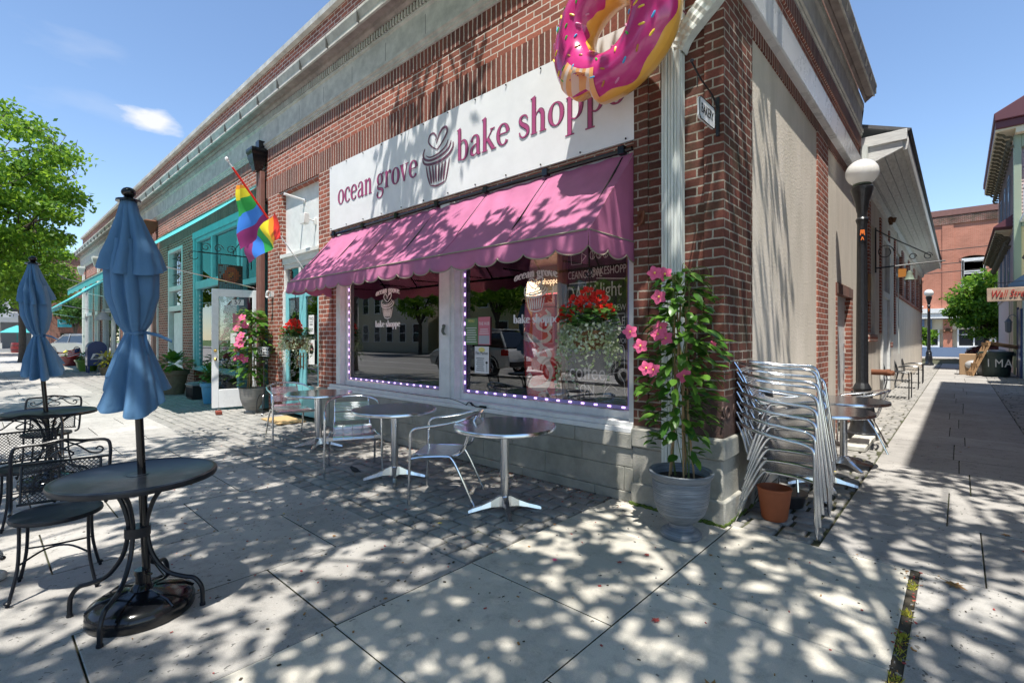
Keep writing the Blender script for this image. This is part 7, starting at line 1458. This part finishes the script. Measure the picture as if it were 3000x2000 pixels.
for (a, c) in ((-3.2, -1.15), (-.15, 1.7), (1.85, 3.6), (4, 6), (-6, -4)):
    f = MB(); f.box(a, c, 50.0, 50.14, .75, .88); f.box(a, a+.1, 50.0, 50.14, .88, 2.1); f.box(c-.1, c, 50.0, 50.14, .88, 2.1); f.box((a+c)/2-.04, (a+c)/2+.04, 50.02, 50.14, .88, 2.1); f.box(a+.1, c-.1, 50.02, 50.14, 1.68, 1.74); F_ = f.build('shop_window', 'white_paint', RB, world=True); g_ = MB(); g_.box(a+.1, c-.1, 50.1, 50.13, .88, 2.1); g_.build('pane', 'window_dark', F_, world=True)
for (a, z0) in ((-3.5, 3.95), (-3.5, 7.3), (.12, 5.3), (.12, 7.4) if False else (.1, 5.45), (3.4, 5.35), (-7, 7.3), (-7, 3.95)):
    z1 = z0+1.95; f = MB(); f.box(a, a+.12, 49.93, 50.06, z0, z1); f.box(a+1.18, a+1.3, 49.93, 50.06, z0, z1); f.box(a+.12, a+1.18, 49.93, 50.06, z1-.14, z1); f.box(a+.12, a+1.18, 49.95, 50.06, (z0+z1)/2-.04, (z0+z1)/2+.04); f.box(a-.1, a+1.4, 49.85, 50.05, z0-.12, z0); F_ = f.build('window', 'white_paint', RB, world=True); g_ = MB(); g_.box(a+.12, a+1.18, 49.96, 49.98, z0, z1-.14); g_.build('pane', 'window_dark', F_, world=True)
    f = MB(); f.prism([(a-.1+.0, z1-.02)]+[(a+.65-.8*math.cos(t*PI/8), z1+.28*math.sin(t*PI/8)+.06) for t in range(9)]+[(a+1.4, z1-.02)], 49.96, 50, lambda u, v, w: (u, w, v)); f.build('arch', 'brick_far', RB, world=True)
for k, (z0, z1) in enumerate(((6.3, 6.5), (7.9, 8.0), (6.9, 7.1))): tag(MB().tube([(-14, 47.5, z0), (-3, 47.4, z0-.15), (9, 47.5, z1)], .03, 5).build('overhead_wire', 'cable'), ['lowest overhead wire crossing before the red building', 'highest overhead wire crossing before the red building', 'middle overhead wire crossing before the red building'][k], 'wire')
b = MB(); b.box(-.8, -.55, 49.8, 49.95, 1.95, 2.2); [b.ball((-.68+s_*.2, 49.75, 1.95), .1, 8, 6) for s_ in (-1, 1)]; tag(b.build('wall_light', 'bronze'), 'twin globe light on the brick pier of the distant shopfront', 'light')
# Victorian house on the right
VH = thing('victorian_house', 'tall pink and yellow clapboard house with curled eave brackets right of the alley', 'house', (1.6, 28, 0)); b = MB()
z = 0
def clap(b, x0, x1, y0, y1, z0, z1, st=.14):
    z = z0
    while z < z1-.01:
        b.add([(x0-.03, y0-.03, z), (x1, y0-.03, z), (x1, y0-.005, z+st), (x0-.005, y0-.005, z+st), (x0-.03, y1, z), (x0-.005, y1, z+st)], [(0, 1, 2, 3), (4, 0, 3, 5)]); z += st
b.box(1.62, 9, 28.1, 39, 0, 9.7); clap(b, 1.6, 9, 28.05, 39, 6.0, 9.4); clap(b, 1.6, 1.7, 28.05, 39, 3.3, 6.0); b.build('side_siding', 'siding_pink', VH, world=True)
b = MB(); b.box(1.75, 9, 27.9, 28.0, 3.2, 5.9); clap(b, 1.75, 9, 27.9, 27.95, 3.3, 5.9, .15); b.build('front_siding', 'siding_yellow', VH, world=True)
b = MB(); b.box(1.58, 1.80, 27.85, 28.12, 0, 9.5); b.box(1.80, 9, 27.8, 28.05, 5.85, 6.25); b.box(1.8, 9, 27.85, 28.05, 9.0, 9.5); b.box(2.4, 2.55, 27.85, 28, 3.2, 5.9); b.build('corner_trim', 'trim_sage', VH, world=True, bevel=.02)
b = MB(); b.box(1.05, 9, 27.4, 39.4, 9.75, 10.05); b.prism([(1.0, 10.05), (1.0, 10.35), (3.2, 11.6), (9, 11.6), (9, 10.05)], 27.3, 39.5, lambda u, v, w: (u, w, v)); b.build('roof', 'roof_red', VH, world=True, bevel=.03)
b = MB(); b.box(1.05, 1.62, 27.5, 39.3, 9.68, 9.75); b.box(1.10, 1.62, 29.0, 42, 5.9, 5.97); b.box(1.62, 9, 27.5, 28, 9.5, 9.75); b.build('eave_board', 'trim_cream', VH, world=True)
b = MB(); b.prism([(1.02, 6.0), (1.6, 6.45), (1.7, 6.45), (1.7, 5.97), (1.02, 5.97)], 28.2, 42, lambda u, v, w: (u, w, v)); b.build('lower_roof', 'roof_red', VH, world=True)
for zb, ya, yb in ((9.68, 27.8, 39), (5.9, 29.2, 41.5)):
    y = ya
    while y < yb:
        b = MB(); b.tube(smoothpath([(1.58, y, zb-.62), (1.45, y, zb-.60), (1.40, y, zb-.45), (1.52, y, zb-.38), (1.50, y, zb-.25), (1.35, y, zb-.22), (1.28, y, zb-.12), (1.15, y, zb-.08), (1.12, y, zb-.02)], 3), .05, 6); b.build('eave_bracket', 'bracket_dark', VH, world=True); y += .62
for y in (29.8, 32.2, 35.0):
    for z0 in (3.6, 6.6):
        f = MB(); f.box(1.54, 1.58, y, y+.09, z0, z0+1.8); f.box(1.54, 1.58, y+.8, y+.89, z0, z0+1.8); f.box(1.54, 1.58, y+.09, y+.8, z0+1.7, z0+1.8); f.box(1.53, 1.58, y-.05, y+.94, z0-.1, z0); F_ = f.build('window', 'trim_blue', VH, world=True); g_ = MB(); g_.box(1.555, 1.565, y+.09, y+.8, z0, z0+1.7); g_.build('pane', 'window_dark', F_, world=True)
f = MB(); f.box(2.15, 2.25, 27.7, 28.0, 6.7, 8.9); f.box(3.2, 3.3, 27.7, 28.0, 6.7, 8.9); f.box(2.25, 3.2, 27.7, 28.0, 8.8, 8.9); F_ = f.build('window', 'white_paint', VH, world=True); g_ = MB(); g_.box(2.25, 3.2, 27.82, 27.84, 6.7, 8.8); g_.build('pane', 'window_dark', F_, world=True)
b = MB(); b.box(1.75, 9, 26.2, 28, 6.02, 6.12); b.box(1.75, 9, 26.2, 26.3, 6.95, 7.02); b.box(1.75, 1.92, 26.2, 26.37, 6.1, 7.15)
x = 2.05
while x < 6: b.box(x, x+.06, 26.23, 26.29, 6.12, 6.95); x += .2
b.build('balcony', 'white_paint', VH, world=True); b = MB(); b.box(2.1, 3.6, 26.5, 27.6, 6.72, 6.78); tag(b.build('red_table', 'fruit_table'), 'red table top on the white railed balcony at the right edge', 'table')
# low shop wing in front of it with the blue door
LW = thing('shop_wing', 'pale blue and cream shop front with a dark awning at the right edge', 'building', (1.6, 24, 0)); b = MB(); b.box(1.66, 8, 21.5, 25.4, 0, 3.3); b.build('blue_wall', 'pale_blue', LW, world=True); b = MB(); b.box(1.64, 8, 25.4, 32, 0, 3.3); b.build('cream_wall', 'pale_cream', LW, world=True)
b = MB(); b.box(1.60, 1.67, 25.2, 26.4, 0, 2.5); b.box(1.58, 1.66, 26.4, 26.5, 0, 2.6); b.build('blue_door', 'mail_blue', LW, world=True); b = MB(); [b.box(1.6, 1.65, y, y+.16, .3, 3.2) for y in (27.4, 28.6, 29.7, 30.7)]; b.build('shutter', 'trim_sage', LW, world=True)
b = MB(); b.prism([(1.25, 3.25), (1.25, 3.32), (1.75, 3.75), (1.75, 3.25)], 24.5, 27.4, lambda u, v, w: (u, w, v)); b.build('awning', 'awning_blue', LW, world=True); b = MB(); b.prism([(1.5, 3.85), (1.42, 3.95), (1.9, 4.7), (2.4, 4.7), (2.4, 4.2)], 20.8, 22.0, lambda u, v, w: (u, w, v)); b.build('porch_roof', 'shingle', LW, world=True)
WS = thing('hanging_sign', 'pale wooden board lettered Wall Street in red script over the alley', 'sign', (1.2, 24, 2.75)); b = MB(); b.box(.70, 2.3, 23.97, 24.03, 2.72, 3.19); b.build('board', 'sign_wood', WS, world=True, bevel=.012); txt('lettering', 'Wall Street T', 'sign_red', .36, (.78, 23.95, 2.97), (1, 0, 0), (0, 0, 1), WS, .012, align='LEFT', world=True, shear=.35, xs=.60); b = MB(); b.tube([(.9, 24, 3.19), (.9, 24, 3.35), (1.7, 24, 3.4)], .012, 5); b.build('hanger', 'black_iron', WS, world=True)
WL = thing('wall_lantern', 'black glass lantern on a curved arm fixed to the cream wall', 'lantern', (1.5, 26.8, 1.9)); b = MB(); b.tube(smoothpath([(1.64, 26.8, 2.2), (1.5, 26.8, 2.35), (1.38, 26.8, 2.25), (1.38, 26.8, 2.15)], 4), .015, 5); b.lathe([(.03, .5), (.12, .36), (.10, .34), (.09, 0), (.03, -.05)], (1.38, 26.8, 1.7), 6); b.build('lantern', 'trim_blue', WL, world=True); b = MB(); b.lathe([(.075, .05), (.085, .3)], (1.38, 26.8, 1.7), 6); b.build('glass', 'bag_clear', WL, world=True)
TBN = thing('waste_bin', 'large dark green bin painted with I MA in white, overfull with bags', 'waste bin', (1.02, 26.1, 0)); b = MB(); b.lathe([(.36, 0), (.38, .05), (.44, .80), (.47, .82), (.48, .92), (.46, .95), (.42, .92), (.40, .80), (0, .70)], n=28); b.build('bin', 'bin_green', TBN, bevel=.01); b = MB(); [b.box(s_*.46-.06, s_*.46+.06, -.08, .08, .78, .90) for s_ in (-1, 1)]; b.build('handle', 'bin_green', TBN, bevel=.02); b = MB(); [b.ball((rg.uniform(-.25, .25), rg.uniform(-.25, .25), .93), (.17, .15, .09), 9, 6) for _ in range(7)]; b.build('rubbish_bags', 'bag_clear', TBN)
for k, (ch, dx) in enumerate((('I', -.24), ('M', .06), ('A', .33))): txt('painted_letter', ch, 'paint_smear', .42, (dx*.93, -.455+abs(dx)*.25, .50), (1, dx*.5, 0), (0, .12, 1), TBN, .03, xs=.75)
PL = thing('wooden_pallet', 'broken wooden pallet leaning against the rubbish beside the bin', 'pallet', (.28, 25.9, 0), R(15)); b = MB(); M4 = Matrix.Rotation(R(22), 4, 'Y')
for y in (-.25, .0, .25):
    p = [M4 @ Vector((0, y, 0)), M4 @ Vector((0, y, 1.35))]; b.bar(p[0], p[1], .1, .05)
for z0 in (.1, .45, .85, 1.3): b.bar(M4 @ Vector((-.04, -.32, z0)), M4 @ Vector((-.04, .32, z0)), .02, .11)
b.build('pallet_frame', 'wood_raw', PL); b = MB(); b.bar((.45, -.1, 1.32), (1.25, -.1, 1.15), .12, .05); b.bar((.5, .1, 1.28), (1.6, .1, 1.05), .05, .14); b.build('loose_board', 'wood_raw', PL)
b = MB(); b.box(-.02, .48, 26.4, 27.1, 0, .82); tag(b.build('cardboard_box', 'cardboard', bevel=.02), 'crushed brown cardboard carton behind the leaning pallet', 'box'); b = MB(); [b.ball((.5+rg.uniform(-.25, .25), 26.5+rg.uniform(-.2, .2), z_), (.26, .24, .2), 12, 8) for z_ in (.18, .25, .4, .5)]; tag(b.build('rubbish_bag', 'bag_clear'), 'heap of clear plastic rubbish bags between the carton and the bin', 'bag')
b = MB(); b.box(.5, .95, 26.5, 26.9, .0, .6); tag(b.build('wrapped_package', 'pale_blue', bevel=.03), 'blue and white wrapped package low behind the pallet', 'package')
# tall building out of frame on the right: its eave shades the alley
TB2 = house('brick_house', 'tall brick house standing right of the viewer along the alley', 2.15, 12, 4.4, 18.4, 9.7, 'brick_house', 'white_paint', [(6+i*2.6, 7.1+i*2.6, z0, z0+1.8) for i in range(5) for z0 in (1.2, 4.4, 7.4)], None, face='-x')
b = MB(); b.box(1.45, 12.4, 4.0, 18.6, 9.7, 10.1); b.build('roof', 'shingle', TB2, world=True)
# opposite side of the main street (seen mirrored in the glass)
for i, (x0, w_, h_, m_) in enumerate(((-36, 10, 7, 'siding_yellow'), (-24.5, 10, 6.5, 'siding_grey'), (-13, 9.5, 7.2, 'pale_cream'), (-2, 9, 6.6, 'siding_pink'), (9, 9, 7, 'siding_grey'), (-50, 12.5, 6.8, 'pale_cream'), (-66, 14, 7.2, 'white_paint'))):
    house('row_house', ['yellow', 'pale grey', 'cream', 'pinkish', 'end grey', 'wide cream', 'farthest white'][i]+' clapboard house opposite the shops', x0, x0+w_, -30, -21, h_, m_, 'white_paint', [(x0+1+k*2.3, x0+2+k*2.3, z0, z0+1.7) for k in range(int(w_/2.4)) for z0 in (1.1, 4.1)], 'gx', face='+y')
for i, (x, y) in enumerate(((-25, -17.6), (-35, -18.2), (-15, -18), (-50, -17.8))): tree('street_tree', ['large tree before the pale grey house opposite', 'tree before the yellow house opposite', 'tree before the cream house opposite', 'tree before the farthest house opposite'][i], 'tree', x, y, 2.6, 5.2, (2.6, 2.4, 2.1), 70, 60, .3, 50+i, 'leaf_tree', clr=.7)
for i, x in enumerate((-29.5, -26.8)): T = thing('cafe_umbrella', ['left', 'right'][i]+' open turquoise umbrella across the road', 'umbrella', (x, -17.5, 0)); b = MB(); b.tube([(0, 0, 0), (0, 0, 2.5)], .03, 6); b.build('pole', 'white_paint', T); b = MB(); b.lathe([(1.3, 2.05), (.7, 2.4), (0, 2.7)], n=8); b.build('canopy', 'teal_fabric', T, ang=20)
